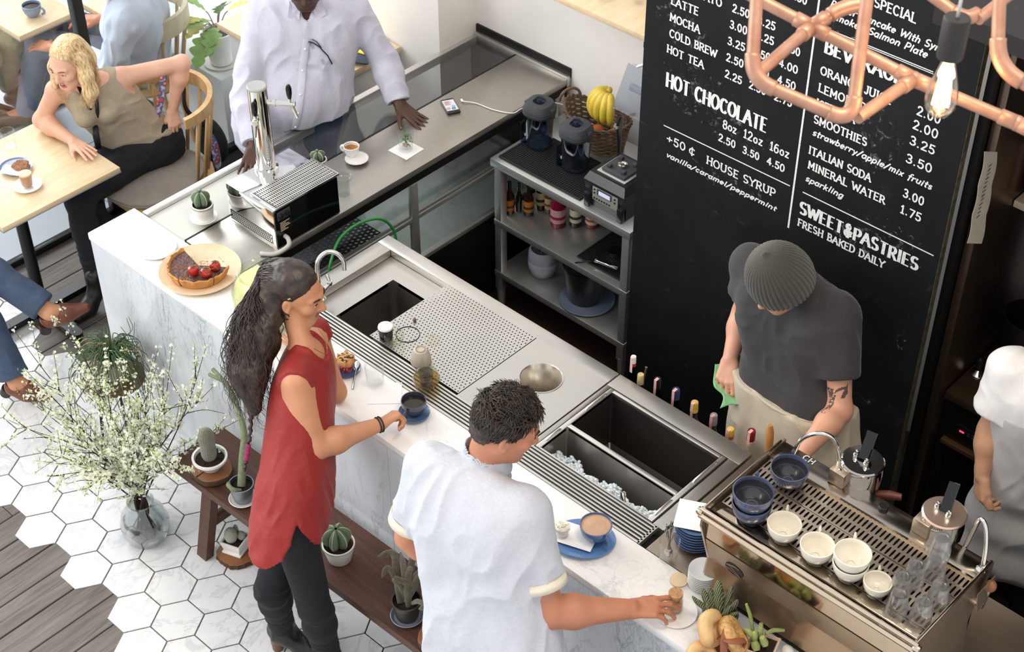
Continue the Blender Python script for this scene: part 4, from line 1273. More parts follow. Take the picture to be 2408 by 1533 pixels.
tpl = hand(B,WL,dl,unit((.8,-.3,.3)),V3(at(380,300,.66))-V3(at(430,300,.66)),s=.88,curls=((25,35,25),(28,38,25),(32,40,25),(35,40,25)),thumb=(.85,.45,.2),spread=.7)
lipc = [T(0,.090,-.058),T(-.012,.088,-.060),T(.012,.088,-.060),T(-.014,.084,-.074),T(0,.087,-.081),T(.014,.084,-.074)]
mouth = [T(-.008,.086,-.069),T(.008,.086,-.069),T(0,.087,-.069)]
def wmat2(c):
    m = np.zeros(len(c),int)
    for q in lipc:m[np.linalg.norm(c-q,axis=1)<.0085] = 1
    for q in mouth:m[np.linalg.norm(c-q,axis=1)<.0060] = 2
    return m
surface(B,'body',[SKf,skin('lips_pink','b0605a',.35),mat('mouth_dark','4a1c1a',.4)],bw,matfn=wmat2)
face_parts(T,ax,.97,bw,mat('brow_blonde','8a6240',.8),'4a3a2c')
MB().tube([T(-.009,.0845,-.0665),T(0,.0875,-.0660),T(.009,.0845,-.0665)],.0022,6).build('teeth',mat('teeth','efe9df',.2),bw,True,True)
nails(tpr,bw,'edc4b4',.9);nails(tpl,bw,'edc4b4',.88)
R = Field(.005)
torso(R,J,.92,.012,((.0,.084,.100),(.16,.082,.102),(.38,.064,.088),(.60,.066,.094),(.78,.072,.094),(.92,.080,.060)))
R.ell(to(SLb2,SRb2,.5)+fw_*.075-V3((0,0,.12))+lsw*.055,(.055,.05,.06),.03).ell(to(SLb2,SRb2,.5)+fw_*.075-V3((0,0,.12))-lsw*.055,(.055,.05,.06),.03)
R.cap(SLb2-lsw*.04,SRb2+lsw*.04,.052,.052,.03)
nk = N + fw_ * .055 + V3((0,0,.01));R.ell(nk,(.062,.09,.085),.01,(lsw,fw_,(0,0,1)),True);R.ell(N+V3((0,0,.06)),.065,.008,sub=True)
R.cap(SLb2+lsw*.02+V3((0,0,-.02)),SLb2+lsw*.12+V3((0,0,-.02)),.062,.07,.01,sub=True)
HT = cloth('heather_beige','a99a83',900,.9,.10,.2,.15,'cbbfa9')
surface(R,'top',HT,bw,lambda P:folds(P,(.7,.7,1.2),15,.007,.6,30)+.0005*vnoise(P*140))
D = Field(.005)
DJ = cloth('black_denim','14151b',1100,.9,.25,.25,0.,'22252c')
leg(D,HL,KL,AL,(.088,.056,.036),.006,.04,1.,True);leg(D,HR,KR,AR,(.088,.056,.036),.006,.04,1.,True);torso(D,J,.92,.006,((-.10,.088,.10),(.02,.086,.10),(.14,.08,.094)))
D.ell(pel+V3((.0,.03,-.02)),(.16,.15,.11),.05)
D.clip(lambda x,y,z:.468-z+np.where(y<pel[1]-.28,9,0)*-1)
surface(D,'jeans',DJ,bw,lambda P:folds(P,(.5,.5,1.2),22,.0045,.5,33))
for A in (AL,AR):
    f = Field(.005);td = unit((.15,-1,0));f.cap(A+V3((0,0,.06)),A-V3((0,0,.01)),.044,.042,.02).cap(A-V3((0,0,.03)),A+td*.07+V3((0,0,-.085)),.042,.040,.03).cap(A+td*.07+V3((0,0,-.09)),A+td*.15+V3((0,0,-.105)),.040,.026,.03)
    f.clip(lambda x,y,z:.003-z);surface(f,'boot',mb_,bw)
# long blonde hair
HBl = NT('blonde_hair');co = HBl.coord((60,60,12));HBl.link(HBl.ramp(HBl.noise(co,2,3),[(.3,C('b08858')),(.5,C('e0be8a')),(.72,C('f6e4c0'))]),HBl.b.inputs['Base Color']);HBl.set(Roughness=.38);MATS['blonde_hair'] = HBl.m
AX2 = np.array(ax);Hd2 = Hd.copy()
Hf = Field(.005)
Hf.ell(T(0,-.026,.044),(.080,.098,.086),.02,ax).ell(T(0,-.075,-.02),(.075,.050,.090),.04,ax)
for q in (-1,1):
    Hf.chain([T(q*.070,-.02,.03),T(q*.088,.005,-.05),T(q*.092,.02,-.14),T(q*.075,.045,-.22)],(.030,.034,.036,.020),.03)
Hf.cap(T(0,-.07,-.05),T(0,-.06,-.17),.075,.055,.05)
def hl2(x,y,z):
    d = [x-Hd2[0],y-Hd2[1],z-Hd2[2]];l = [(d[0]*a[0]+d[1]*a[1]+d[2]*a[2])/.97 for a in AX2]
    face = np.maximum(np.abs(l[0])*1.0-.066-.10*np.maximum(-l[2]-.02,0),(.012+.85*np.maximum(l[2]-.03,0))-l[1])
    face = np.maximum(face,l[2]-.098)
    return np.where(l[1]>-.02,-face,-1.)
Hf.clip(hl2)
hb = surface(Hf,'hair',HBl.m,bw,lambda P:.0015*vnoise(P*np.array((110,110,18))))
ps = []
for i in range(950):
    q = random.choice((-1,1));t0 = random.random()
    px_ = -.012 + rnd(-.006,.006);py__ = .060 - .15 * t0
    rz = .030 + .098 * math.sqrt(max(0,1-((py__+.026)/.101)**2))
    e = rnd(.3,1.5);p0 = V3((px_*(1 if e<1.2 else 1),py__,rz+.002))
    s1 = rnd(.074,.094);y1 = py__ * .55 - .025 + rnd(-.01,.01)
    ln = rnd(.75,1.0)
    P_ = [p0,V3((q*.052+px_*.4,py__*.85-.004,rz*.80+.012)),V3((q*s1,y1,.01+rnd(-.01,.01))),V3((q*(s1+rnd(-.006,.014)),y1+rnd(.0,.03),-.075)),V3((q*(s1+rnd(-.014,.02)),y1+rnd(.01,.06),-.15)),V3((q*(s1-.012+rnd(-.03,.02)),y1+rnd(.03,.085),-.235*ln))]
    c = bez([T(*v)for v in P_],34);ph = rnd(0,6);pts_ = []
    for k,v in enumerate(c):
        w = .010 * max(0,k/34-.35);pts_.append(V3(v)+w*(sin(k*.55+ph)*AX2[0]+cos(k*.5+ph)*AX2[1]))
    ps.append(pts_)
strands(None,ps,.0016,'hair_strands',HBl.m,hb,4)
# black ribbon scarf tied round the neck
kn = V3(at(224,292,.80));rb = mat('black_ribbon','121214',.6)
MB().tube(bez([N+V3((0,0,.03))-lsw*.05,N+fw_*.085-lsw*.025-V3((0,0,.07)),to(N,kn,.72)+fw_*.04,kn],20),.009,8,flat=.35).build('ribbon',rb,bw,True,True)
MB().tube(bez([N+V3((0,0,.03))+lsw*.05,N+fw_*.085+lsw*.030-V3((0,0,.07)),to(N,kn,.72)+fw_*.05+lsw*.015,kn],20),.009,8,flat=.35).build('ribbon',rb,bw,True,True)
MB().ball(kn,.014,0,10,8).tube([kn,V3(at(226,320,.75)),V3(at(232,350,.68))],[.012,.017,.015],8,flat=.35).build('ribbon_knot',rb,bw,True,True)

# ------------------------------------------------------------ member of staff at the right edge
random.seed(61)
rs = thing('person','person in a white t-shirt and pale apron at the right edge beyond the coffee machine','person',(3.65,1.5,0))
SR_ = V3(at(2376,868,1.37));lr = unit((.93,.36,0));SL_ = SR_ + lr * .36;fr_ = unit((lr[1],-lr[0],0))
pel = to(SR_,SL_,.5) + V3((0.01,.01,-.46));HR = pel - lr * .09;HL = pel + lr * .09
N = to(SR_,SL_,.5) + V3((0,0,.07));Hd = N + fr_ * .05 + V3((0,0,.14))
J = dict(HL=HL,HR=HR,SL=SL_,SR=SR_)
ER = V3(at(2326,1012,1.11));WR = V3(at(2309,1118,.955));EL = SL_ + V3((.06,.02,-.28));WL = EL + V3((-.03,-.2,-.1))
KL = HL + V3((0,-.02,-.44));KR = HR + V3((0,-.02,-.44));AL = KL + V3((0,.03,-.40));AR = KR + V3((0,.03,-.40))
B = Field(.0045)
T,ax = head(B,Hd,unit(fr_+V3((0,0,-.4))),(0,0,1),1.,False,0,N,.052)
torso(B,J,.95);B.cap(SL_,SR_,.05,.05,.05);arm(B,SR_,ER,WR,(.048,.039,.027));arm(B,SL_,EL,WL,(.048,.039,.027));leg(B,HL,KL,AL);leg(B,HR,KR,AR)
for A in (AL,AR):B.cap(A,A+fr_*.13+V3((0,0,-.05)),.036,.03,.02)
dr = unit(V3(at(2303,1172,.875))-WR)
tpr = hand(B,WR,dr,unit((-.5,-.5,.3)),(.6,-.6,-.2),s=.95,curls=((35,45,25),(45,55,30),(50,55,30),(55,55,30)),thumb=(.95,.25,.2),tcurl=8,spread=.7)
hand(B,WL,(-.2,-1,-.2),(0,-.2,1),(-1,0,0),s=.95)
surface(B,'body',[skin('skin_olive','c99878')],rs);nails(tpr,rs,'e0b8a2',.95);face_parts(T,ax,1.,rs,mat('brow_dark','2a1c15',.8));short_hair(rs,T,ax,Hd,1.,mat('black_hair','141110',.7),300,.03)
R = Field(.005)
torso(R,J,.95,.018,((-.08,.095,.112),(.16,.09,.108),(.38,.082,.102),(.60,.09,.106),(.78,.10,.108),(.92,.108,.078)));R.cap(SL_,SR_,.066,.066,.05)
arm(R,SR_,ER,WR,(.062,.062,.03),.014,.04,.66,True,'upper');arm(R,SL_,EL,WL,(.062,.062,.03),.014,.04,.66,True,'upper')
R.ell(N+V3((0,0,.07)),.075,.01,sub=True)
surface(R,'t_shirt',cloth('white_jersey','eeebea',1300,.9,.04,.15,.2,'ffffff'),rs,lambda P:folds(P,(1,1,.6),14,.006,.5,44))
A_ = Field(.006);torso(A_,J,.95,.03,((-.9,.10,.115),(-.5,.10,.115),(-.1,.098,.112),(.2,.092,.112),(.45,.088,.108),(.7,.094,.110)))
cz2 = V3(pel);A_.clip(lambda x,y,z:np.maximum(z-1.24,.42-z)).clip(lambda x,y,z:-(((x-cz2[0])*fr_[0]+(y-cz2[1])*fr_[1])+.04))
ap2 = surface(A_,'apron',cloth('grey_linen_apron','c0bdbc',600,.9,.06,.3,.1,'d3d0cf'),rs,lambda P:folds(P,(1,1,.3),15,.005,.4,47))
D = Field(.008);leg(D,HL,KL,AL,(.09,.06,.05),.006,.03,1.,True);leg(D,HR,KR,AR,(.09,.06,.05),.006,.03,1.,True);torso(D,J,.95,.008,((-.06,.09,.10),(.1,.085,.10)))
surface(D,'trousers',mat('black_trousers','17171a',.85),rs)
for A in (AL,AR):
    f = Field(.008);f.cap(A+V3((0,0,-.03)),A+fr_*.17+V3((0,0,-.055)),.045,.036,.03);f.clip(lambda x,y,z:.003-z);surface(f,'shoe',mat('brown_shoe','4a3226',.45),rs)

# ------------------------------------------------------------ man on the street terrace, seen through the window
random.seed(71)
om = thing('person','man in a pale blue shirt seated outside beyond the window, hand on his jeans','person',(-1.7,1.45,0))
pel = V3(at(330,118,.53));fo = unit((-.76,-.65,0));lo_ = V3((-fo[1],fo[0],0));HL = pel + lo_ * .09;HR = pel - lo_ * .09
sc_ = V3(at(312,12,.98));SLo = sc_ + lo_ * .18;SRo = sc_ - lo_ * .18
N = sc_ + V3((0,0,.06)) + fo * .04;Hd = N + fo * .10 + V3((0,0,.12));J = dict(HL=HL,HR=HR,SL=SLo,SR=SRo)
KL = V3(at(92,98,.60));AL = V3(at(62,262,.12));KR = KL - lo_ * .24;AR = AL - lo_ * .22
EL = SLo + V3((-.05,-.1,-.25));WL = V3(at(118,112,.68));ER = SRo + V3((-.1,.05,-.25));WR = ER + fo * .24
B = Field(.006)
T,ax = head(B,Hd,unit(fo+V3((0,0,-.2))),(0,0,1),1.,False,0,N,.055)
torso(B,J,1.);B.cap(SLo,SRo,.05,.05,.05);arm(B,SLo,EL,WL);arm(B,SRo,ER,WR);leg(B,HL,KL,AL);leg(B,HR,KR,AR)
for A in (AL,AR):B.cap(A,A+fo*.13+V3((0,0,-.05)),.036,.03,.02)
hand(B,WL,unit(V3(at(82,104,.665))-WL),unit((.2,-.2,1)),lo_*-1,s=1.0,curls=((12,16,10),)*4,spread=1.5)
hand(B,WR,fo,(0,0,1),lo_,s=1.0)
surface(B,'body',[SKm],om);short_hair(om,T,ax,Hd,1.,HB.m,300);face_parts(T,ax,1.,om,mat('brow_brown','3a2a20',.8))
R = Field(.006);torso(R,J,1.,.03,((-.1,.10,.12),(.16,.095,.118),(.38,.09,.112),(.60,.095,.112),(.78,.10,.11),(.92,.105,.082)));R.cap(SLo,SRo,.075,.075,.05)
arm(R,SLo,EL,WL,(.062,.052,.034),.014,.04,.6,True);arm(R,SRo,ER,WR,(.062,.052,.034),.014,.04,.6,True)
surface(R,'shirt',cloth('sky_blue_cotton','c4cee0',1000,.85,.04,.2,.2,'dfe8f4'),om,lambda P:folds(P,(1,1,.6),13,.010,.5,52))
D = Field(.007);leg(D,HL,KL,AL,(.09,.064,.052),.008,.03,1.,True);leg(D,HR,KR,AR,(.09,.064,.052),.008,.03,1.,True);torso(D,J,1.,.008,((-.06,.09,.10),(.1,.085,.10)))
surface(D,'jeans',cloth('hazed_denim','6c7486',1000,.85,.1,.2,.1,'9aa2b2'),om)  # denim colour lightened in place of reflection haze on the window
for A in (AL,AR):
    f = Field(.007);f.cap(A+V3((0,0,-.03)),A+fo*.17+V3((0,0,-.06)),.045,.036,.03);f.clip(lambda x,y,z:.0-z);surface(f,'shoe',mat('brown_shoe','4a3226',.45),om)

# ------------------------------------------------------------ second guest on the terrace, only a leg in view
ks = thing('person','person in khaki trousers and brown shoes at the street table, top left edge','person',(-2.4,.9,0))
KL = V3(at(30,92,.60));AL = V3(at(14,192,.12));fk = unit((.75,.45,0));lk = V3((-fk[1],fk[0],0));pel = KL - fk * .44 + lk * .02 + V3((0,0,-.06));HL = pel + lk * .09;HR = pel - lk * .09;KR = KL - lk * .22 - fk * .05;AR = AL - lk * .22 - fk * .05
sc_ = pel + V3((-.03,-.02,.46));SLk = sc_ + lk * .18;SRk = sc_ - lk * .18;N = sc_ + V3((0,0,.07));Hd = N + fk * .05 + V3((0,0,.13));J = dict(HL=HL,HR=HR,SL=SLk,SR=SRk)
EL = SLk - fk * .05 + V3((0,0,-.27));WL = EL + fk * .22 + V3((0,0,.09));ER = SRk - fk * .05 + V3((0,0,-.27));WR = ER + fk * .22 + V3((0,0,.09))
B = Field(.007);T,ax = head(B,Hd,fk,(0,0,1),1.,False,0,N,.055);torso(B,J,1.);B.cap(SLk,SRk,.05,.05,.05);arm(B,SLk,EL,WL);arm(B,SRk,ER,WR);leg(B,HL,KL,AL);leg(B,HR,KR,AR);hand(B,WL,fk,(0,0,1),-lk);hand(B,WR,fk,(0,0,1),lk)
surface(B,'body',[SKf],ks);short_hair(ks,T,ax,Hd,1.,HB.m,200);face_parts(T,ax,1.,ks,mat('brow_brown','3a2a20',.8))
R = Field(.008);torso(R,J,1.,.03,((-.1,.10,.12),(.2,.095,.118),(.5,.095,.112),(.78,.10,.11),(.92,.105,.082)));R.cap(SLk,SRk,.075,.075,.05);arm(R,SLk,EL,WL,(.062,.052,.036),.014,.04,.9,True);arm(R,SRk,ER,WR,(.062,.052,.036),.014,.04,.9,True);surface(R,'sweater',MATS['sky_blue_cotton'],ks)
D = Field(.007);leg(D,HL,KL,AL,(.09,.066,.062),.008,.03,.94,True);leg(D,HR,KR,AR,(.09,.066,.062),.008,.03,.94,True);torso(D,J,1.,.008,((-.06,.09,.10),(.1,.085,.10)));surface(D,'trousers',cloth('khaki_twill','a09a80',800),ks,lambda P:folds(P,(1,1,.6),14,.005))
for A in (AL,AR):
    f = Field(.007);f.cap(A+V3((0,0,-.03)),A+fk*.17+V3((0,0,-.06)),.045,.036,.03);f.clip(lambda x,y,z:.0-z);surface(f,'shoe',mat('oxblood_shoe','5a3428',.35),ks)

# ------------------------------------------------------------ guest at the left edge with crossed legs
lp = thing('person','person at the left edge in blue jeans and brown leather clogs, legs crossed','person',(-.9,-.45,0))
pel = V3((-1.02,-.62,.53));fl_ = unit((.55,.83,0));ll = V3((-fl_[1],fl_[0],0));HL = pel + ll * .09;HR = pel - ll * .09
sc_ = pel + V3((-.05,-.06,.45));SLl = sc_ + ll * .17;SRl = sc_ - ll * .17;N = sc_ + V3((0,0,.06));Hd = N + fl_ * .05 + V3((0,0,.13));J = dict(HL=HL,HR=HR,SL=SLl,SR=SRl)
KR = V3(at(-62,610,.615));AR = V3(at(118,735,.40));KL = V3(at(-62,700,.50));AL = V3(at(40,900,.115))
EL = SLl + V3((0,.08,-.27));WL = EL + fl_ * .22;ER = SRl + V3((.02,.08,-.27));WR = ER + fl_ * .22
B = Field(.005)
T,ax = head(B,Hd,fl_,(0,0,1),.97,True,0,N,.048);torso(B,J,.92);B.cap(SLl,SRl,.046,.046,.05);arm(B,SLl,EL,WL,(.045,.038,.025));arm(B,SRl,ER,WR,(.045,.038,.025))
leg(B,HL,KL,AL,(.082,.054,.036));leg(B,HR,KR,AR,(.082,.054,.036))
tR = V3(at(205,722,.375));tL = V3(at(112,935,.04));B.cap(AR,to(AR,tR,.55),.036,.022,.03).cap(AL,to(AL,tL,.55),.036,.022,.03)
hand(B,WL,fl_,(0,0,1),-ll,s=.9);hand(B,WR,fl_,(0,0,1),ll,s=.9)
surface(B,'body',[skin('skin_tan','c98e6a')],lp);face_parts(T,ax,.97,lp,mat('brow_dark','2a1c15',.8));short_hair(lp,T,ax,Hd,.97,HB.m,300)
R = Field(.006);torso(R,J,.92,.02,((-.06,.09,.105),(.2,.08,.1),(.5,.075,.096),(.78,.085,.1),(.92,.1,.07)));R.cap(SLl,SRl,.06,.06,.05);arm(R,SLl,EL,WL,(.055,.047,.033),.012,.04,.95,True);arm(R,SRl,ER,WR,(.055,.047,.033),.012,.04,.95,True)
surface(R,'sweater',cloth('cream_knit','d8d0c0',500),lp,lambda P:folds(P,(1,1,.6),12,.008))
D = Field(.005);leg(D,HR,KR,AR,(.088,.062,.062),.008,.03,.90,True);leg(D,HL,KL,AL,(.088,.062,.062),.008,.03,.92,True);torso(D,J,.92,.008,((-.06,.09,.10),(.1,.085,.10)))
surface(D,'jeans',cloth('indigo_denim','33435c',1000,.8,.22,.3,.05,'5d7088'),lp,lambda P:folds(P,(1,1,1),13,.004,.5,60))
CG = mat('chestnut_leather','6b3a25',.35,var=.2,scale=12,bump=.15,bscale=50)
for A,t_ in ((AR,tR),(AL,tL)):
    f = Field(.004);d = unit(t_-A);sd_ = unit(np.cross(d,(0,0,1)));up = np.cross(sd_,d)
    f.cap(A-d*.005-up*.035,A+d*.06-up*.018,.044,.044,.02).cap(A+d*.06-up*.022,to(A,t_,.95),.046,.024,.03).cap(A+up*.06-d*.015,A-up*.005-d*.01,.040,.036,.005,sub=True)
    f.clip(lambda x,y,z,A=A,up=up:-((x-A[0])*up[0]+(y-A[1])*up[1]+(z-A[2])*up[2])-.066)
    surface(f,'clog',CG,lp)
    mb = MB();h = A - d * .025 - up * .062;mb.tube([h,h-up*.045],[.030,.026],14).build('clog_heel',mat('dark_heel','2a1a14',.5),lp,'auto',True)
    for k in range(3):MB().ball(A+d*(.035-.012*k)+sd_*.046+up*(-.012+.012*k),.0042,0,8,6).build('stud',mat('gold','c99b45',.25,1.),lp,True,True)
# ------------------------------------------------------------ furniture and plants on the guests' side
random.seed(101)
W_BENCH = wood('walnut_bench','3a2218','5f3c2a',3,(1.2,14,14),.5,.2)
W_LIGHT = wood('pale_oak','d9bd94','ecd6b4',3,(10,1.2,10),.4,.1)
W_CHAIR = wood('golden_chair_wood','b98d55','dab781',3,(8,8,2),.4,.1)
SOIL = mat('potting_soil','2a1a12',.95,var=.5,scale=60,bump=1.,bscale=120,bdist=.01)
CERW = mat('white_ceramic','f0eeea',.25,var=.03,Coat_Weight=.3)
CACT = mat('cactus_green','5f7257',.7,var=.18,scale=30,bump=.3,bscale=150)
SAUC = mat('white_saucer_clay','ece9e3',.5,var=.04)
def pot(t,r0,r1,h,m,wall=.006,soil=.85,lip=0.,sname='soil',pname='pot',fn=None,z0=0.,seg=36):
    p = MB().lathe([(0,z0),(r0*.9,z0),(r0,z0+.004),(r1+lip*.0,z0+h-.012 if lip else z0+h*.98),(r1+lip,z0+h-.010),(r1+lip,z0+h),(r1-wall,z0+h),(r1-wall*1.6,z0+h*.7),(r0-wall,z0+.012),(0,z0+.012)],seg,fn=fn).build(pname,m,t)
    rs_ = r0 + (r1-r0) * soil - wall * .9
    q = MB().lathe([(0,z0+h*soil+.008),(rs_*.6,z0+h*soil+.003),(rs_,z0+h*soil)],24,cap=False)
    for k in range(26):a = rnd(0,6.28);rr = rnd(0,rs_*.85);q.ball((rr*cos(a),rr*sin(a),z0+h*soil+.003),(rnd(.003,.007),rnd(.003,.006),.004),0,6,4)
    q.build(sname,SOIL,t);return z0 + h * soil
def star_cactus(t,c,r,h,ribs=5,m=None,name='cactus',sq=.42):
    V = [];F = [];n = ribs * 14;R = 22
    for i in range(R+1):
        s_ = i / R;ph = pi * (.02+.96*(1-s_));rr = sin(ph) ** .8;z = h * (.5+.5*cos(ph)) - .008 * rr * 0
        for k in range(n):
            a = 2 * pi * k / n;q = abs(cos(ribs*a/2)) ** .7
            e = (1-sq) + sq * q
            V.append((c[0]+r*rr*e*cos(a),c[1]+r*rr*e*sin(a),c[2]+z-(.012*(1-q)*max(0,s_-.6)if s_>.6 else 0)))
    for i in range(R):
        for k in range(n):l = (k+1) % n;F.append((i*n+k,i*n+l,(i+1)*n+l,(i+1)*n+k))
    o = MB().add(V,F).build(name,m or CACT,t)
    b = MB()
    for k in range(ribs):
        a = 2 * pi * k / ribs
        pts = []
        for i in range(2,R):s_ = i / R;ph = pi * (.02+.96*(1-s_));pts.append((c[0]+(r*sin(ph)**.8)*1.004*cos(a),c[1]+(r*sin(ph)**.8)*1.004*sin(a),c[2]+h*(.5+.5*cos(ph))))
        b.tube(pts,.0014,5)
    b.build('rib_wool',mat('cactus_wool','c9cdb8',.9),o)
    return o
# bench
t = thing('bench','long dark walnut bench along the marble counter, holding potted cacti','bench',(1.8,-.18,0))
V = [(.865,-.325),(.845,-.05),(2.75,-.02),(2.75,-.30)]
MB().prism([(.860,-.326),(2.8,-.290),(2.8,-.012),(.845,-.045)],.412,.45).build('seat',W_BENCH,t,False,True)
for x in (1.03,2.55):
    for y0,y1 in ((-.33,-.28),(-.03,-.07)):
        d = .035 if x < 2 else -.035
        a = Vector((x-.02,y0,0));b = Vector((x+d,y1,.412));w = .021
        mb = MB();Vv = []
        for p in (a,b):
            for sx,sy in ((-1,-1),(1,-1),(1,1),(-1,1)):Vv.append((p.x+sx*.030,p.y+sy*w,p.z))
        mb.add(Vv,[(3,2,1,0),(4,5,6,7)]+[(i,(i+1)%4,4+(i+1)%4,4+i)for i in range(4)]).build('leg',W_BENCH,t,False,True)
    MB().box((x-.015,-.29,.17),(x+.02,-.06,.215),.003).build('stretcher',W_BENCH,t,'auto',True)
# cactus on a log slice on the bench
c = at(497,1098,.485)
sl = thing('log_slice','round wooden log slice on the near end of the bench under a cactus pot','wood slice',(c.x,c.y,.4505))
RINGS = NT('log_rings');co = RINGS.coord();wv = RINGS.new('ShaderNodeTexWave',wave_type='RINGS',rings_direction='Z');wv.inputs['Scale'].default_value = 55;wv.inputs['Distortion'].default_value = 3;wv.inputs['Detail'].default_value = 3;RINGS.link(co,wv.inputs[0])
RINGS.link(RINGS.ramp(wv.outputs[0],[(.2,C('6f4427')),(.8,C('a06a3e'))]),RINGS.b.inputs['Base Color']);RINGS.set(Roughness=.5);RINGS = RINGS.m
BARK = mat('bark','4d3423',.9,bump=.8,bscale=40)
wob = lambda r,z,a:r * (1+.05*sin(2*a+1)+.025*sin(5*a)+.012*sin(11*a))
MB().lathe([(0,.034),(.076,.034),(.082,.030)],48,fn=wob,cap=False).build('cut_face',RINGS,sl);MB().lathe([(0,0),(.078,0),(.084,.006),(.084,.026),(.082,.030)],48,fn=wob,cap=False).build('bark_edge',BARK,sl)
MB().add([(0,.0,.0345),(.004,-.078,.0345),(-.004,-.078,.0345)],[(0,1,2)][::1]).build('crack',mat('crack_dark','24130b',.9),sl)
t = thing('potted_cactus','tall woolly cactus in a white bowl pot on the log slice at the bench end','cactus',(c.x,c.y,.485))
zs = pot(t,.040,.068,.062,CERW,.005,.8,.004)
n = 40;MB().lathe([(.022,zs-.004),(.030,zs+.02),(.032,zs+.05),(.030,zs+.085),(.0335,zs+.11),(.0315,zs+.135),(.022,zs+.155),(.010,zs+.163),(0,zs+.165)],72,fn=lambda r,z,a:r*(1+.035*sin(20*a+z*260)*(1 if z<zs+.15 else .3)),cap=False).build('cactus_stem',mat('woolly_cactus','77755a',.9,var=.3,scale=140,bump=1.,bscale=280,bdist=.006,Sheen_Weight=.6),t)
# galvanised pot with a long columnar cactus leaning on the counter
def galv(t,r0,r1,h,m):
    f = lambda r,z,a:r
    prof = [(0,0),(r0,0),(r0,.004)] + [(r0+(r1-r0)*k/12+(.0015 if k%2 else 0),.004+(h-.014)*k/12)for k in range(13)] + [(r1+.004,h-.008),(r1+.005,h),(r1-.002,h),(r0-.003,.01),(0,.01)]
    MB().lathe(prof,36).build('pot',m,t)
    MB().lathe([(0,h*.82),(r1*.92,h*.8)],24,cap=False).build('soil',SOIL,t)
GALV = steel('galvanised_zinc','8f959a',.42,(8,8,8),.2,.08)
c = at(572,1172,.456)
t = thing('potted_cactus','slender branching column cactus in a grey zinc pot on the bench beside the woman','cactus',(c.x,c.y,.4505))
MB().lathe([(0,0),(.045,0),(.058,.012),(.055,.013),(.043,.005),(0,.005)],36).build('saucer',SAUC,t)
g_ = MB();
MB().lathe([(0,.006),(.036,.006),(.038,.03),(.041,.033),(.042,.05),(.045,.053),(.047,.082),(.051,.086),(.051,.092),(.047,.092),(.040,.02),(0,.02)],36).build('pot',GALV,t)
MB().lathe([(0,.078),(.045,.074)],24,cap=False).build('soil',SOIL,t)
stc = mat('column_cactus','7c8564',.8,var=.2,scale=60,bump=.6,bscale=200)
rb_ = []
b0 = V3(c) * 0 + V3((0,0,.075));p1 = V3(at(573,1010,.70)) - V3(t.location);p2 = V3(at(545,925,.78)) - V3(t.location);p3 = V3(at(500,868,.84)) - V3(t.location);p4 = V3(at(492,880,.80)) - V3(t.location);p5 = V3(at(535,905,.80)) - V3(t.location)
for p in (p1,p2,p3,p4,p5):p[1] = min(p[1],-.035-c.y)
MB().tube(bez([b0,(b0+p1)/2+V3((.0,0,.0)),p1,p2],24),[.017-.0002*k for k in range(25)],12).build('cactus_stem',stc,t)
MB().tube(bez([p2,(p2+p3)/2+V3((.01,0,.01)),p3],12),.0085,10).tube(bez([p1*.3+p2*.7,p5,p4],12),.0075,10).build('cactus_arm',stc,t)
MB().tube(bez([(.02,-.02,.08),(.01,-.045,.098),(-.02,-.045,.10),(-.04,-.03,.085)],14),.009,10).build('cactus_pup',stc,t)
# floor: square pot on a log slice under the bench
c = at(556,1295,.03)
sl2 = thing('log_slice','rough wooden log slice on the floor under the bench','wood slice',(c.x,c.y,0.0005))
MB().lathe([(0,.026),(.076,.026),(.080,.024)],48,fn=lambda r,z,a:wob(r,z,a)*(1+.03*sin(17*a)),cap=False).build('cut_face',RINGS,sl2);MB().lathe([(0,0),(.08,0),(.084,.006),(.080,.024)],48,fn=lambda r,z,a:wob(r,z,a)*(1+.03*sin(17*a)),cap=False).build('bark_edge',BARK,sl2)
t = thing('potted_cactus','small white woolly cactus in a square white pot on the floor slice under the bench','cactus',(c.x-.012,c.y+.01,.027),RAD(20))
MB().box((-.045,-.045,0),(.045,.045,.010),.003).build('saucer',SAUC,t)
sq_ = MB();V = []
for r,z in ((.036,.010),(.047,.062),(.047,.066),(.041,.066),(.036,.05)):V += [(-r,-r,z),(r,-r,z),(r,r,z),(-r,r,z)]
sq_.add(V,[(3,2,1,0)]+[(i*4+k,i*4+(k+1)%4,i*4+4+(k+1)%4,i*4+4+k)for i in range(4)for k in range(4)]+[(16,17,18,19)]).build('pot',SAUC,t,False)
MB().box((-.040,-.040,.045),(.040,.040,.058),.003).build('soil',SOIL,t)
WOOL = mat('white_wool_cactus','a9a893',.95,var=.2,scale=150,bump=1.,bscale=260,bdist=.006,Sheen_Weight=.5)
MB().ball((-.012,-.008,.085),(.028,.028,.042),0,26,18).build('cactus_stem',WOOL,t);MB().ball((.022,.018,.072),(.018,.018,.022),0,16,12).ball((-.01,.028,.085),(.012,.012,.03),0,12,10).build('cactus_pup',WOOL,t)
# big star cactus in a white pot on the bench
c = at(790,1318,.455)
t = thing('potted_cactus','large ribbed star cactus in a chalky white pot on the bench behind the woman','cactus',(c.x,c.y+.02,.4505))
zs = pot(t,.045,.064,.088,SAUC,.006,.86)
star_cactus(t,(-.006,0,zs-.008),.056,.098,6)
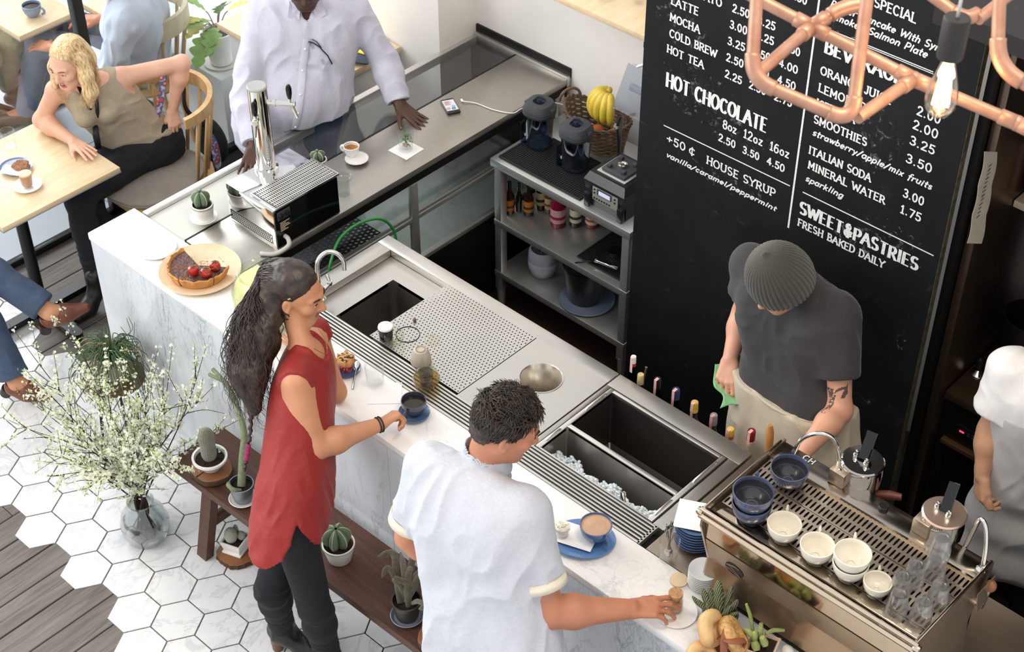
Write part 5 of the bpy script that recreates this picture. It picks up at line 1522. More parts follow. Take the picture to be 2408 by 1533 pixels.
# tail cactus
c = at(958,1448,.456)
t = thing('potted_cactus','rat tail cactus with drooping brown green arms in a ribbed tin pot on the bench','cactus',(c.x,c.y,.4505))
MB().lathe([(0,0),(.052,0),(.064,.014),(.061,.016),(.05,.006),(0,.006)],40).build('saucer',mat('slate_saucer','7d8290',.4),t)
TIN = steel('dark_tin','5e5a54',.4,(8,8,8),.2,.08)
MB().lathe([(0,.007),(.040,.007)]+[(.041+.012*k/10+(.0014 if k%2 else 0),.01+.078*k/10)for k in range(11)]+[(.056,.092),(.056,.098),(.051,.098),(.043,.02),(0,.02)],40).build('pot',TIN,t)
MB().lathe([(0,.084),(.050,.080)],24,cap=False).build('soil',SOIL,t)
TAIL = mat('tail_cactus','514a30',.9,var=.3,scale=70,bump=1.,bscale=220,bdist=.005,Sheen_Weight=.5)
L0_ = V3(t.location)
for tip,mid,r in (((888,1310),(925,1302),.0135),((898,1358),(912,1335),.010),((942,1300),(950,1340),.012),((985,1320),(972,1310),.013),((1010,1395),(995,1352),.015),((980,1378),(930,1362),.012),((985,1432),(1000,1425),.009),((968,1330),(960,1350),.013),((1000,1338),(985,1345),.009)):
    a = V3((rnd(-.02,.02),rnd(-.02,.02),.08));m_ = V3(at(mid[0],mid[1],.62)) - L0_;e = V3(at(tip[0],tip[1],.60)) - L0_
    m_[1] = min(m_[1],-.03-L0_[1]);e[1] = min(e[1],-.02-L0_[1])
    MB().tube(bez([a,(a+m_)/2+V3((0,0,.02)),m_,e],20),[r*(.8+.25*min(1,k/5))if k<18 else r*(1.05-.25*(k-17))for k in range(21)],10).build('cactus_arm',TAIL,t)
# pale pot beside it
c = at(1040,1500,.47)
sl3 = thing('log_slice','log slice on the bench under a pale stacked pot','wood slice',(c.x,c.y,.4505));MB().lathe([(0,.028),(.080,.028),(.086,.024)],48,fn=wob,cap=False).build('cut_face',RINGS,sl3);MB().lathe([(0,0),(.084,0),(.088,.006),(.086,.024)],48,fn=wob,cap=False).build('bark_edge',BARK,sl3)
t = thing('flower_pot','pale cream pot on a log slice beside the pale shirted man','pot',(c.x,c.y,.479));zs = pot(t,.036,.052,.085,mat('cream_clay','e6dccb',.5),.006,.8)
star_cactus(t,(0,0,zs-.01),.034,.05,5)
# stool with the trailing plant
c = at(290,868,.46)
t = thing('stool','small dark stool with wooden seat by the marble front, bearing a trailing plant','stool',(c.x,-.165,0))
MB().lathe([(0,.435),(.125,.435),(.132,.442),(.132,.455),(.126,.462),(0,.462)],40,fn=lambda r,z,a:r*(1+.03*sin(3*a+1))).build('seat',wood('stool_wood','4a3528','6d5140',3,(1,10,10)),t)
for k in range(3):
    a = .5 + k * 2.094;MB().tube([(.085*cos(a),.085*sin(a),.436),(.135*cos(a),.135*sin(a),.002)],.007,10).build('leg',m_blk,t)
t2 = thing('trailing_plant','pencil stemmed trailing cactus spilling from a pale pot on the stool','plant',(c.x+.01,-.165,.4625))
zs = pot(t2,.046,.062,.115,mat('stone_pot','d9d2c4',.7,bump=.3),.006,.9)
ST = mat('pencil_stem','4c6440',.6,var=.3,scale=30);b = MB();b2 = MB()
for k in range(170):
    a = rnd(0,2*pi);r0 = rnd(0,.045);up = rnd(.02,.09);out = rnd(.07,.19);dn = rnd(-.02,.30) if random.random() < .8 else -rnd(.05,.14)
    dx,dy = cos(a),sin(a)
    if dy > 0:out = min(out,.125)
    pts = bez([(r0*dx,r0*dy,zs),((r0+out*.35)*dx,(r0+out*.35)*dy,zs+up),(out*dx+rnd(-.02,.02),out*dy+rnd(-.02,.02),zs+up*.4-dn*.35),(out*1.08*dx+rnd(-.05,.05),min(out*1.08*dy+rnd(-.05,.05),.15),zs-dn)],14)
    (b if k%9 else b2).tube(pts,[.0024-.00008*i for i in range(15)],5)
s_ = b.build('stems',ST,t2);s_['kind'] = 'stuff'
s_ = b2.build('dry_stems',mat('dry_stem','9a7f66',.8),t2);s_['kind'] = 'stuff'
# glass vase with blossom branches
c = at(347,1258,0)
vz = thing('glass_vase','round clear glass vase of flowering branches on the hexagon floor','vase',(c.x,c.y,.0005))
GLS = glass('vase_glass','f4f8f8',0,1.45,1.7)
MB().lathe([(0,0),(.062,0),(.086,.008),(.102,.05),(.104,.09),(.088,.145),(.058,.182),(.050,.197),(.058,.215),(.055,.215),(.047,.197),(.055,.182),(.085,.143),(.100,.09),(.098,.05),(.082,.013),(0,.008)],48).build('vessel',GLS,vz)
MB().lathe([(0,.010),(.081,.014),(.096,.05),(.097,.075),(0,.075)],40).build('water',glass('water','fcfdfd',0,1.33,.6),vz)
BRK = mat('branch_bark','3a2620',.8,var=.2);PET = mat('blossom_white','f1f3dc',.7,var=.04,Subsurface_Weight=.2);LEAF = mat('young_leaf','9db84f',.6,var=.25,scale=40)
nk_ = V3((c.x,c.y,.20))
def flower(b,p,r):
    n = unit((rnd(-1,1),rnd(-1,1),rnd(-.2,1)));x = unit(np.cross(n,(.3,.5,.8)));y = np.cross(n,x)
    V = [p+n*r*.1];F = []
    for k in range(5):
        a = 2 * pi * k / 5;d = cos(a) * x + sin(a) * y;e = cos(a+.5) * x + sin(a+.5) * y;g = cos(a-.5) * x + sin(a-.5) * y
        i = len(V);V += [p+e*r*.75+n*r*.35,p+d*r+n*r*.5,p+g*r*.75+n*r*.35];F.append((0,i+2,i+1,i))
    b.add(V,F)
def leaf(b,p,d,l):
    d = unit(d);s_ = unit(np.cross(d,(rnd(-1,1),rnd(-1,1),rnd(-1,1))));b.add([p,p+d*l*.5+s_*l*.16,p+d*l,p+d*l*.5-s_*l*.16],[(0,1,2,3)])
tips = [(15,985),(60,870),(20,760),(140,710),(195,860),(70,1010),(110,1120),(60,935),(250,790),(330,940),(405,815),(485,815),(505,905),(565,985),(290,850),(230,940),(170,1010),(300,1020),(380,1000),(420,1080),(180,1095),(130,960),(350,885),(260,1060),(330,1080),(90,1060),(205,1150),(310,1000),(265,980),(395,930)]
for k,(px,py) in enumerate(tips):
    far = abs(px-345) + abs(py-1100)
    z = .50 + rnd(.0,.28) + far * .0004
    p = V3(at(px,py,z))
    while p[1] > -.05:z += .03;p = V3(at(px,py,z))
    L_ = np.linalg.norm(p-nk_)
    br = thing('blossom_branch','thin dark branch of tiny white blossom standing in the round glass vase','branch',tuple(nk_),0,'blossom branches in the glass vase')
    a = rnd(0,6.28);q0 = nk_ + V3((.022*cos(a),.022*sin(a),.026));foot = V3((c.x-.045*cos(a),c.y-.045*sin(a),.02))
    md = (q0+p) / 2 + V3((0,0,.07*L_)) + V3((rnd(-1,1),rnd(-1,1),rnd(-.3,.3))) * .04
    mn_ = [V3(v)for v in bez([foot,q0,md,p],30)]
    st = MB();st.tube(mn_,[.0048-.00013*i for i in range(31)],6)
    fl_b = MB();lf = MB();segs = [mn_[10:]]
    for j in range(10):
        i = random.randint(11,27);s0 = mn_[i];d = unit(unit(mn_[min(30,i+1)]-mn_[i])+V3((rnd(-1,1),rnd(-1,1),rnd(-.7,.8)))*.8)
        ln = rnd(.08,.22);tw = [V3(v)for v in bez([s0,s0+d*ln*.5,s0+d*ln+V3((0,0,rnd(-.04,.03)))],10)]
        if max(v[1]for v in tw) > -.015:continue
        st.tube(tw,[.0020-.00012*i for i in range(11)],5);segs.append(tw)
    for sg in segs:
        for i in range(1,len(sg)):
            t_ = i / len(sg)
            if random.random() < (.55 if sg is not segs[0]else .5*t_+.2):
                for _ in range(random.randint(3,8)):flower(fl_b,sg[i]+V3((rnd(-1,1),rnd(-1,1),rnd(-.5,1)))*.011,rnd(.0048,.0078))
            if random.random() < .7:leaf(lf,sg[i],(rnd(-1,1),rnd(-1,1),rnd(-.2,1)),rnd(.010,.022))
    st.build('stem',BRK,br,True,True)
    if fl_b.v:fl_b.build('blossoms',PET,br,False,True)['kind'] = 'stuff'
    if lf.v:lf.build('leaves',LEAF,br,False,True)['kind'] = 'stuff'
# table of the seated woman
T0 = at(283,390,.75);T1 = at(-4,531,.75)
t = thing('cafe_table','square cafe table with a pale wooden top on a black pedestal inside the window','table',(-.82,.2,0))
MB().box((-1.235,-.075,.722),(-.615,.578,.748),.003).build('table_top',W_LIGHT,t,'auto',True)
MB().box((-1.237,-.077,.719),(-.613,.58,.7225)).build('edge_band',mat('grey_edge_band','8b8f92',.5),t,False,True)
pc = at(98,716,.06)
MB().tube([(pc.x,pc.y,.05),(pc.x,pc.y,.722)],.030,20).build('pedestal',m_blk,t,'auto',True)
for dx,dy in ((0,1),(1,0),(0,-1),(-1,0)):
    e = V3((pc.x+dx*.29,pc.y+dy*.29,0));w = .028
    px_,py_2 = dy * w,dx * w
    poly = [(pc.x-px_,pc.y+py_2),(pc.x+px_,pc.y-py_2)] + [(e[0]+px_*cos(a)+dx*w*sin(a),e[1]-py_2*cos(a)+dy*w*sin(a))for a in np.linspace(0,pi,9)]
    if dx + dy > 0 and dx == 1 or dx == -1:poly = poly
    MB().prism(poly,.018,.052).build('foot_bar',mat('matte_black_base','1a1a1b',.3,.5),t,False,True)
    MB().lathe([(0,0.0005),(.018,.0005),(.020,.018),(0,.018)],16,(e[0]-dx*.01,e[1]-dy*.01,0)).build('glide',m_blk,t,'auto',True)
# things on the table
BLUE = mat('blue_glaze','5a7199',.22,var=.2,scale=12,Coat_Weight=.5);BLUEP = mat('pale_blue_rim_plate','c9d3e6',.25)
PAP = mat('paper_napkin','f5f4f2',.85,var=.02,bump=.2,bscale=60)
def saucer(t,r,m,name='saucer',h=.016):return MB().lathe([(0,0),(r*.55,0),(r*.6,.002),(r,h),(r*.985,h+.002),(r*.62,.007),(r*.35,.005),(0,.005)],44).build(name,m,t)
c = at(38,398,.75);t = thing('saucer','blue rimmed saucer with a napkin and cookie on the cafe table','saucer',(c.x,c.y,.7485));saucer(t,.075,BLUEP);MB().lathe([(.066,.0165),(.076,.0185),(.0755,.016),(.066,.014)],44,cap=False).build('blue_rim',BLUE,t)
n1 = MB().box((-.05,-.035,.0),(.05,.035,.0015)).build('napkin',PAP);n1.location = (c.x+.015,c.y-.03,.7665);n1.rotation_euler = (0,0,.5);tag(n1,'white napkin tucked under the cookie on the cafe table','napkin')
ck = at(48,388,.775);t = MB().lathe([(0,0),(.036,0),(.042,.006),(.036,.013),(0,.015)],28,fn=lambda r,z,a:r*(1+.06*sin(5*a)+.03*sin(9*a))).build('cookie',mat('cookie_brown','9a6b4a',.9,var=.4,scale=60,bump=1.,bscale=90,bdist=.01));t.location = (ck.x,ck.y,.768);tag(t,'round nutty cookie on the blue rimmed saucer','cookie')
c = at(66,440,.75);t = thing('saucer','white saucer under the small latte glass','saucer',(c.x,c.y,.7485));saucer(t,.068,CERW)
def tumbler(t,r0,r1,h,m,wall=.0022,base=.010,flutes=0,name='glass'):
    f = (lambda r,z,a:r*(1+(.025*cos(flutes*a)if z<h*.72 else 0))) if flutes else None
    return MB().lathe([(0,0),(r0*.92,0),(r0,.003),(r1,h),(r1-wall,h),(r0-wall,base),(0,base)],48,fn=f).build(name,m,t)
CLR = glass('clear_glass','fefefe',0,1.45,.6)
MILK = mat('milky_coffee','c08f63',.35,var=.08,scale=20);FOAM = mat('coffee_foam','e6cda9',.6,var=.06,scale=40)
t = thing('latte_glass','small fluted glass of milky coffee on the white saucer at the cafe table','glass',(c.x,c.y,.756));tumbler(t,.026,.033,.082,CLR,.002,.008,10)
MB().lathe([(0,.009),(.0235,.009),(.0295,.066),(0,.066)],32).build('coffee',MILK,t);MB().lathe([(.0295,.066),(.030,.074),(.02,.0755),(0,.076)],32,cap=False).build('foam',FOAM,t)
MB().tube(bez([(-.02,-.055,.006),(-.012,-.048,.010),(-.005,-.058,.006),(-.022,-.062,.006)],12),.002,6).build('glass_foot_ring',CLR,t)
c = at(25,345,.75);t = thing('water_glass','empty clear tumbler at the left end of the cafe table','glass',(c.x,c.y,.7485));tumbler(t,.028,.034,.095,CLR)
# chair with curved back, cushion and flowered strap bag
cs = thing('wooden_chair','golden wooden chair with a curved spindle back and grey felt cushion under the blonde woman','chair',(-.74,.93,0))
rc = V3((-.80,.93,0));fd = unit((.0,-1,0));ang0 = RAD(58)
seat = [(rc[0]-.22,.63),(rc[0]+.21,.63),(rc[0]+.235,.95),(rc[0]+.20,1.10),(rc[0]+.08,1.17),(rc[0]-.08,1.17),(rc[0]-.20,1.10),(rc[0]-.24,.95)]
MB().prism(seat,.405,.427).build('seat',W_CHAIR,cs,False,True)
cu = Field(.006);cu.ell((rc[0]-.01,.89,.445),(.215,.26,.022),.01);cu.ell((rc[0]-.01,.76,.445),(.195,.14,.020),.04);surface(cu,'seat_cushion',cloth('grey_felt','9c938a',700,.95,.1,.3,.3),cs,lambda P:folds(P,(1,1,1),9,.003,.3,80))
for x,y in ((-.19,.66),(.18,.66),(.19,1.08),(-.19,1.08)):MB().tube([(rc[0]+x,y,.425),(rc[0]+x*1.08,y+(.02 if y>1 else-.01),.001)],[.019,.014],12).build('leg',W_CHAIR,cs,'auto',True)
rail = [];
for k in range(25):
    a = RAD(-12+204*k/24);rail.append(V3((rc[0]+.245*cos(a),.985+.235*sin(a),.845+.012*sin(a))))
V = [];F = []
for i,p in enumerate(rail):
    a = RAD(-12+204*i/24);o = V3((cos(a),sin(a),0));hgt = .026 + .010 * math.sin(pi*i/24)
    for s1,s2 in ((-1,-1),(1,-1),(1,1),(-1,1)):V.append(p+o*s1*.013+V3((0,0,s2*hgt)))
for i in range(24):
    for k in range(4):F.append((i*4+k,i*4+(k+1)%4,i*4+4+(k+1)%4,i*4+4+k))
F += [(3,2,1,0),(96,97,98,99)]
MB().add(V,F).build('back_rail',W_CHAIR,cs,'auto',True)
for k in range(9):
    a = RAD(6+168*k/8);p = V3((rc[0]+.245*cos(a),.985+.235*sin(a),.825));q = V3((rc[0]+.205*cos(a),.965+.185*sin(a),.447))
    MB().tube([q,(p+q)/2,p],[.010,.014,.010],8,flat=.6).build('spindle',W_CHAIR,cs,True,True)
FLW = NT('flower_print');vo = FLW.new('ShaderNodeTexVoronoi');vo.inputs['Scale'].default_value = 38;FLW.link(FLW.coord(),vo.inputs[0])
FLW.link(FLW.ramp(vo.outputs[0],[(0,C('f0c94a')),(.14,C('f0c94a')),(.16,C('c4214f')),(.36,C('d8486f')),(.42,C('3d6b45')),(.52,C('3a3f86')),(1,C('e6dfe6'))]),FLW.b.inputs['Base Color']);FLW.set(Roughness=.8);FLW.m['x'] = 1
bg_ = thing('shoulder_bag','dark bag with flower printed strap hanging from the wooden chair back','bag',tuple(rail[7]+V3((.03,.02,-.2))))
k1 = V3(at(505,350,.52));MB().tube(bez([V3(at(385,175,.88)),V3(at(378,235,.80)),V3(at(365,290,.70))],14),.016,8,flat=.12).build('flowered_strap',FLW.m,bg_,True,True);MB().tube(bez([V3(at(498,318,.58)),V3(at(505,345,.52)),V3(at(512,388,.42)),V3(at(505,398,.40))],14),[.012,.014,.017,.02,.022,.024,.024,.024,.024,.022,.022,.02,.02,.016,.01],10,flat=.35).build('flowered_strap',FLW.m,bg_,True,True)
bagF = Field(.006);bc = V3(at(445,330,.50)) + V3((.0,.13,-.06));bagF.ell(bc,(.12,.05,.13),.02);surface(bagF,'bag_body',mat('black_canvas','16161b',.85),bg_,lambda P:folds(P,(1,1,1),12,.006))
MB().tube(bez([V3(at(432,205,.86)),V3(at(440,260,.74)),bc+V3((.03,-.01,.08))],14),.012,8,flat=.2).build('black_strap',mat('black_ribbon','121214',.6),bg_,True,True)
# magazine table by the pier
mc = at(990,84,.93);ml = at(530,44,.93)
mt = thing('magazine_table','white cabinet with a thick wooden top and magazines by the bright pier','cabinet',(-.55,1.75,0))
x1 = mc.x;x0 = max(ml.x,-1.19);y0 = 1.56;y1 = 2.045
MB().box((x0,y0,.895),(x1,y1,.93),.003).build('table_top',W_LIGHT,mt,'auto',True)
MB().box((x0+.04,y0+.04,.0),(x1-.05,y1-.01,.895),.003).build('cabinet_body',mat('cabinet_white','efefec',.5,var=.02),mt,False,True)
mg = [(930,60,.34,'a open white magazine','f4f4f2'),(925,92,.25,'b','2a3f8f'),(955,50,.2,'c','e9c62f'),(870,140,.5,'d','26324a'),(860,118,.3,'e','f0cf3a')]
MAGL = ['white magazine lying open on the wooden top by the pier','dark blue booklet among the magazines','yellow covered magazine behind the open one','navy magazine on the near edge of the wooden top','yellow booklet under the sleeve of the standing man']
for k,(px,py,rz,_,hx_) in enumerate(mg):
    p = at(px,py,.94);s_ = (.13,.19) if k in (0,2,3) else (.09,.13)
    p.x = min(p.x,x1-.07);p.y = min(p.y,y1-.12)
    o = MB().box((-s_[0]/2,-s_[1]/2,0),(s_[0]/2,s_[1]/2,.006),.001).build('magazine',mat('cover_'+hx_,hx_,.35,var=.1));o.location = (p.x,p.y,.9305+.0065*k);o.rotation_euler = (0,0,rz);tag(o,MAGL[k],'magazine','magazines on the wooden top')
# potted plant outside on the plinth
c = at(533,150,.42);c.x = min(c.x,-1.47);c.y = max(c.y,1.84)
pp = thing('potted_plant','leafy plant with lobed leaves in a tall white pot on the plinth outside','plant',(c.x,c.y,.4005))
MB().lathe([(0,0),(.085,0),(.10,.012),(.096,.014),(.07,.006),(0,.006)],36).build('saucer',SAUC,pp)
zs = pot(pp,.062,.088,.20,CERW,.007,.92,.004,z0=.008)
GRN = [mat('leaf_green','86b04c',.5,var=.25,scale=25),mat('leaf_yellow','d9cf52',.5,var=.2,scale=25)]
def lobed(b,p,d,up,L,lob=4):
    d = unit(d);s_ = unit(np.cross(d,up));n = np.cross(s_,d);P_ = []
    m = 28
    for side in (1,-1):
        row = []
        for i in range(m+1):
            t_ = i / m;w = L * .30 * math.sin(pi*min(1,t_*1.02)) ** .7 * (.55+.45*abs(math.sin(lob*pi*t_)));row.append(p+d*L*t_-n*L*.35*t_*t_+s_*side*w+n*w*.15)
        P_.append(row)
    V = [];F = []
    for i in range(m+1):V += [P_[0][i],p+d*L*i/m-n*L*.35*(i/m)**2,P_[1][i]]
    for i in range(m):F += [(3*i,3*i+1,3*i+4,3*i+3),(3*i+1,3*i+2,3*i+5,3*i+4)]
    b.add(V,F)
base = V3((c.x,c.y,.4005+zs))
for k,(px,py,z,L,y_) in enumerate(((478,55,.70,.17,0),(520,20,.78,.18,0),(478,110,.62,.22,0),(455,75,.68,.14,1),(440,50,.74,.13,1),(580,10,.78,.12,1),(545,5,.84,.14,1),(500,90,.64,.18,0),(455,5,.80,.16,0))):
    p = V3(at(px,py,z));p[0] = min(p[0],-1.36);d = p - base;st0 = base + d * .45 + V3((0,0,.05))
    mb = MB();mb.tube(bez([base,base+d*.3+V3((0,0,.05)),st0],10),.0035,6);mb.build('leaf_stalk',mat('stalk','8a6a4a',.7),pp,True,True)
    lb = MB();lobed(lb,st0,d+V3((0,0,-.05)),(0,0,1),L*1.1);lb.build('leaf',GRN[y_],pp,True,True)
# street terrace: tables, mug, chairs
def simple_table(label,x0,x1,y0,y1):
    t = thing('street_table',label,'table',((x0+x1)/2,(y0+y1)/2,0))
    MB().box((x0,y0,.72),(x1,y1,.75),.003).build('table_top',W_LIGHT,t,'auto',True);MB().box((x0-.002,y0-.002,.716),(x1+.002,y1+.002,.7205)).build('edge_band',MATS['grey_edge_band'],t,False,True)
    cx,cy = (x0+x1) / 2,(y0+y1) / 2;MB().tube([(cx,cy,.02),(cx,cy,.72)],.03,16).build('pedestal',m_blk,t,'auto',True);MB().box((cx-.25,cy-.03,0),(cx+.25,cy+.03,.025),.004).box((cx-.03,cy-.25,0),(cx+.03,cy+.25,.025),.004).build('foot',m_blk,t,'auto',True);return t
q = at(45,86,.75);simple_table('pale wooden street table with a blue cup, outside the window',q.x-.75,q.x+.0,q.y,q.y+.36)
q2 = at(232,75,.75);simple_table('second street table outside, behind the dark window post',q2.x-.66,q2.x-.14,q2.y+.12,q2.y+.62)
def cup(t,r,h,m,mi=None,hang=0.,hr=None,foot=.5,name='cup',hm=None,hz=.54,ho=1.15):
    hr = hr or h * .30
    prof = [(0,0),(r*foot,0),(r*foot,.004),(r*(foot+.12),.007),(r*.88,h*.42),(r*.985,h*.75),(r,h),(r-.003,h+.0008),(r-.0045,h-.002),(r*.95,h*.72),(r*.84,h*.42),(r*foot,.011),(0,.010)]
    MB().lathe(prof,48).build(name,m,t)
    a = hang;pts = [((r*.93+hr*ho*math.sin(u))*cos(a),(r*.93+hr*ho*math.sin(u))*sin(a),h*hz+hr*.95*cos(u))for u in np.linspace(.25,pi-.25,14)]
    MB().tube(pts,.0048,10,flat=1.5).build('handle',hm or m,t)
c = at(75,22,.79);t = thing('coffee_cup','blue grey coffee cup on the street table outside','cup',(c.x,c.y,.7505));cup(t,.052,.068,mat('grey_blue_glaze','7e93b0',.3),hang=RAD(30));MB().lathe([(0,.056),(.047,.056)],32,cap=False).build('coffee',mat('black_coffee','2a1b12',.1),t)
oc = thing('terrace_chair','bentwood chair with pale curved backrest outside the window under the seated man','chair',(-1.66,1.47,0))
cx,cy = -1.66,1.47;fo2 = unit((-.76,-.65,0));
MB().lathe([(0,.39),(.21,.39),(.215,.405),(0,.407)],32,(cx,cy,0)).build('seat',W_CHAIR,oc,'auto',True)
V = [];F = []
a0 = math.atan2(-fo2[1],-fo2[0])
for i in range(23):
    a = a0 + RAD(-85+170*i/22);o = V3((cos(a),sin(a),0));p = V3((cx,cy,.80)) + o * .265
    for s1,s2 in ((-1,-1),(1,-1),(1,1),(-1,1)):V.append(p+o*s1*.012+V3((0,0,s2*.055)))
for i in range(22):
    for k in range(4):F.append((i*4+k,i*4+(k+1)%4,i*4+4+(k+1)%4,i*4+4+k))
F += [(3,2,1,0),(88,89,90,91)]
MB().add(V,F).build('back_rail',wood('pale_bentwood','b5a582','d3c7a6',3,(6,6,3)),oc,'auto',True)
for i in range(7):a = a0 + RAD(-72+24*i);MB().tube([V3((cx+.26*cos(a),cy+.26*sin(a),.76)),V3((cx+.20*cos(a),cy+.20*sin(a),.44))],.010,8).build('spindle',W_CHAIR,oc,'auto',True)
for a in (.6,2.2,3.7,5.3):MB().tube([(cx+.15*cos(a),cy+.15*sin(a),.43),(cx+.22*cos(a),cy+.22*sin(a),-.004)],.015,10).build('leg',W_CHAIR,oc,'auto',True)
# ------------------------------------------------------------ things on the marble and steel counters
random.seed(201)
ZM = 1.0005
CHROME = steel('chrome','dcdad6',.07,(1,1,1),.03,0)
STEELC = steel('cutlery_steel','c9c8c6',.16,(1,1,1),.05,0)
BLKP = mat('black_plastic','16161a',.35)
def P_(px,py,z=1.0):return at(px,py,z)
c = P_(368,583,1.008);t = thing('dessert_plate','plain white dessert plate at the far end of the marble counter','plate',(c.x,c.y,ZM));saucer(t,.086,CERW,'plate',.012)
# tart
c = P_(471,636,1.012);pl = thing('wooden_plate','large pale wooden plate under the tart','plate',(c.x,c.y,ZM))
MB().lathe([(0,0),(.115,0),(.128,.004),(.171,.020),(.169,.023),(.125,.009),(0,.008)],64).build('plate',wood('turned_maple','d8b894','e9cfae',2,(6,6,6),.5,.05),pl)
tt = thing('tart','savoury tart with a golden crust, one wedge missing, on the pale wooden plate','tart',(c.x+.002,c.y-.004,ZM+.0125))
CRU = mat('golden_crust','c48a4a',.75,var=.22,scale=30,bump=.6,bscale=60,bdist=.006);FIL = mat('caramelised_filling','5a3630',.45,var=.6,scale=55,bump=1.,bscale=70,bdist=.01)
def wedge(a0,a1,off,r=.126,h=.042):
    n = max(6,int((a1-a0)/.09));A_ = np.linspace(a0,a1,n+1);o = (cos((a0+a1)/2)*off,sin((a0+a1)/2)*off)
    def prof(a):w = 1 + .025 * sin(a*13) + .02 * sin(a*29);return [(.0,0),(r*.90,0),(r*.99*w,h*.75),(r*1.0*w,h),(r*.955*w,h*1.04+.002*sin(a*17)),(r*.90,h*.78),(0,h*.74)]
    V = [];F = [];k = 7
    for a in A_:
        for rr,z in prof(a):V.append((o[0]+rr*cos(a),o[1]+rr*sin(a),z))
    mi = []
    for i in range(n):
        for j in range(6):F.append((i*k+j,(i+1)*k+j,(i+1)*k+j+1,i*k+j+1));mi.append(1 if j==5 else 0)
    F += [tuple(range(k)),tuple(n*k+j for j in range(k))[::-1]];mi += [0,0]
    return V,F,mi
for a0,a1,off in ((RAD(-190),RAD(-122),.004),(RAD(-120),RAD(-78),.006),(RAD(-76),RAD(-10),.003),(RAD(-9),RAD(36),.003)):
    V,F,mi = wedge(a0,a1,off);link_mesh('slice',V,F,[CRU,FIL],tt,mi,'auto')
TOM = mat('tomato_red','b3211b',.18,var=.12,scale=12,Coat_Weight=.4);CAL = mat('tomato_stalk','4f6a32',.7)
for k,(px,py) in enumerate(((455,638),(485,642),(506,627))):
    q = P_(px,py,ZM+.06);o = thing('tomato',('leftmost','middle','rightmost')[k]+' of the three glossy red tomatoes on the tart','tomato',(q.x,q.y,ZM+.0425),0,'tomatoes on the tart')
    MB().lathe([(0,0),(.012,.001),(.021,.011),(.024,.022),(.020,.035),(.009,.0400),(0,.038)],28).build('fruit',TOM,o)
    b = MB()
    for j in range(5):a = j * 1.257 + k;b.tube([(0,0,.039),(.008*cos(a),.008*sin(a),.0425),(.015*cos(a),.015*sin(a),.040)],[.0016,.0014,.0005],5)
    b.tube([(0,0,.038),(.002,.002,.052)],.0013,5).build('calyx',CAL,o)
hs = thing('herb_sprig','green thyme sprigs scattered over the tart tomatoes','herb',tuple(P_(488,625,ZM+.085)))
hb_ = MB();hl = MB();o = V3(hs.location)
for k in range(26):
    p = V3(P_(rnd(450,525),rnd(608,648),ZM+rnd(.045,.078)));q = p + V3((rnd(-.02,.02),rnd(-.02,.02),rnd(.0,.014)));hb_.tube([p,(p+q)/2+V3((0,0,.003)),q],.0006,4)
    for j in range(5):leaf(hl,p+(q-p)*j/5,(rnd(-1,1),rnd(-1,1),rnd(0,1)),.006)
hb_.tube(bez([V3(P_(463,622,ZM+.085)),V3(P_(480,634,ZM+.09)),V3(P_(505,632,ZM+.09))],10),.0014,5)
hb_.build('twigs',CAL,hs,True,True)['kind'] = 'stuff';hl.build('leaves',mat('thyme_leaf','8d9a55',.7,var=.3,scale=40),hs,False,True)['kind'] = 'stuff'
# star cactus by the drinks machine
c = P_(480,512,1.01);t = thing('potted_cactus','grey green star cactus in a white pot on a saucer beside the tap machine','cactus',(c.x,c.y,ZM))
saucer(t,.060,SAUC);zs = pot(t,.041,.048,.078,SAUC,.006,.88,z0=.006);star_cactus(t,(-.008,.002,zs-.004),.041,.072,5)
c = P_(752,398,1.0);t = thing('potted_cactus','small star cactus in a white pot behind the drip tray','cactus',(c.x,c.y,ZM));zs = pot(t,.030,.036,.055,SAUC,.005,.88);star_cactus(t,(-.006,0,zs-.004),.034,.050,5)
# drinks machine with tap tower
bx = thing('tap_machine','polished steel drinks dispenser with a tap tower on the display counter','dispenser',(.52,.66,0))
x0,x1,y0,y1,zt = .372,.684,.478,.832,1.192
MIR = steel('mirror_steel','d9d9d8',.06,(1,1,1),.02,0)
MB().box((x0,y0,ZM),(x1-.006,y1,zt),.003).build('casing',MIR,bx,'auto',True)
MB().box((x1-.006,y0+.002,ZM+.004),(x1,y1-.002,zt-.004),.001).build('front_panel',mat('gloss_black','0b0c10',.08),bx,False,True)
MB().perf(y0+.02,y0+.16,.0,.045,0,.0105,.0105,.004,.004).move(mtx=Matrix(((0,0,-1,x1+.0012),(1,0,0,0),(0,1,0,ZM+.012),(0,0,0,1)))).build('vent_grille',m_blk,bx,False,True)
MB().perf(x0+.012,x1-.03,.0,.043,0,.0108,.0108,.0037,.0037).move(mtx=Matrix(((1,0,0,0),(0,0,1,y0-.0015),(0,1,0,ZM+.014),(0,0,0,1)))).build('side_vent',MIR,bx,False,True)
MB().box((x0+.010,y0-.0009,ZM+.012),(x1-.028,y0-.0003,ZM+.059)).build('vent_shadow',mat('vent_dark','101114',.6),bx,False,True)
MB().box((x1-.0005,y0+.015,zt-.055),(x1+.002,y0+.085,zt-.012),.001).build('dial_plate',mat('grey_dial_plate','3d4046',.4),bx,'auto',True)
for k in (0,1):MB().lathe([(0,0),(.012,0),(.011,.010),(0,.011)],20,(x1+.002,y0+.032+.034*k,zt-.032),ax=(1,0,0)).build('dial',BLKP,bx,'auto',True)
MB().box((x1-.0005,y0+.022,zt-.118),(x1+.0012,y0+.085,zt-.065)).build('rating_plate',mat('black_label','121212',.4),bx,False,True)
lb = MB()
for k in range(6):lb.box((x1+.0012,y0+.026,zt-.072-.008*k),(x1+.0016,y0+.026+(.05,.03,.045,.052,.026,.04)[k],zt-.0685-.008*k))
lb.build('rating_print',mat('label_cream','d9c9a8',.6),bx,False,True)
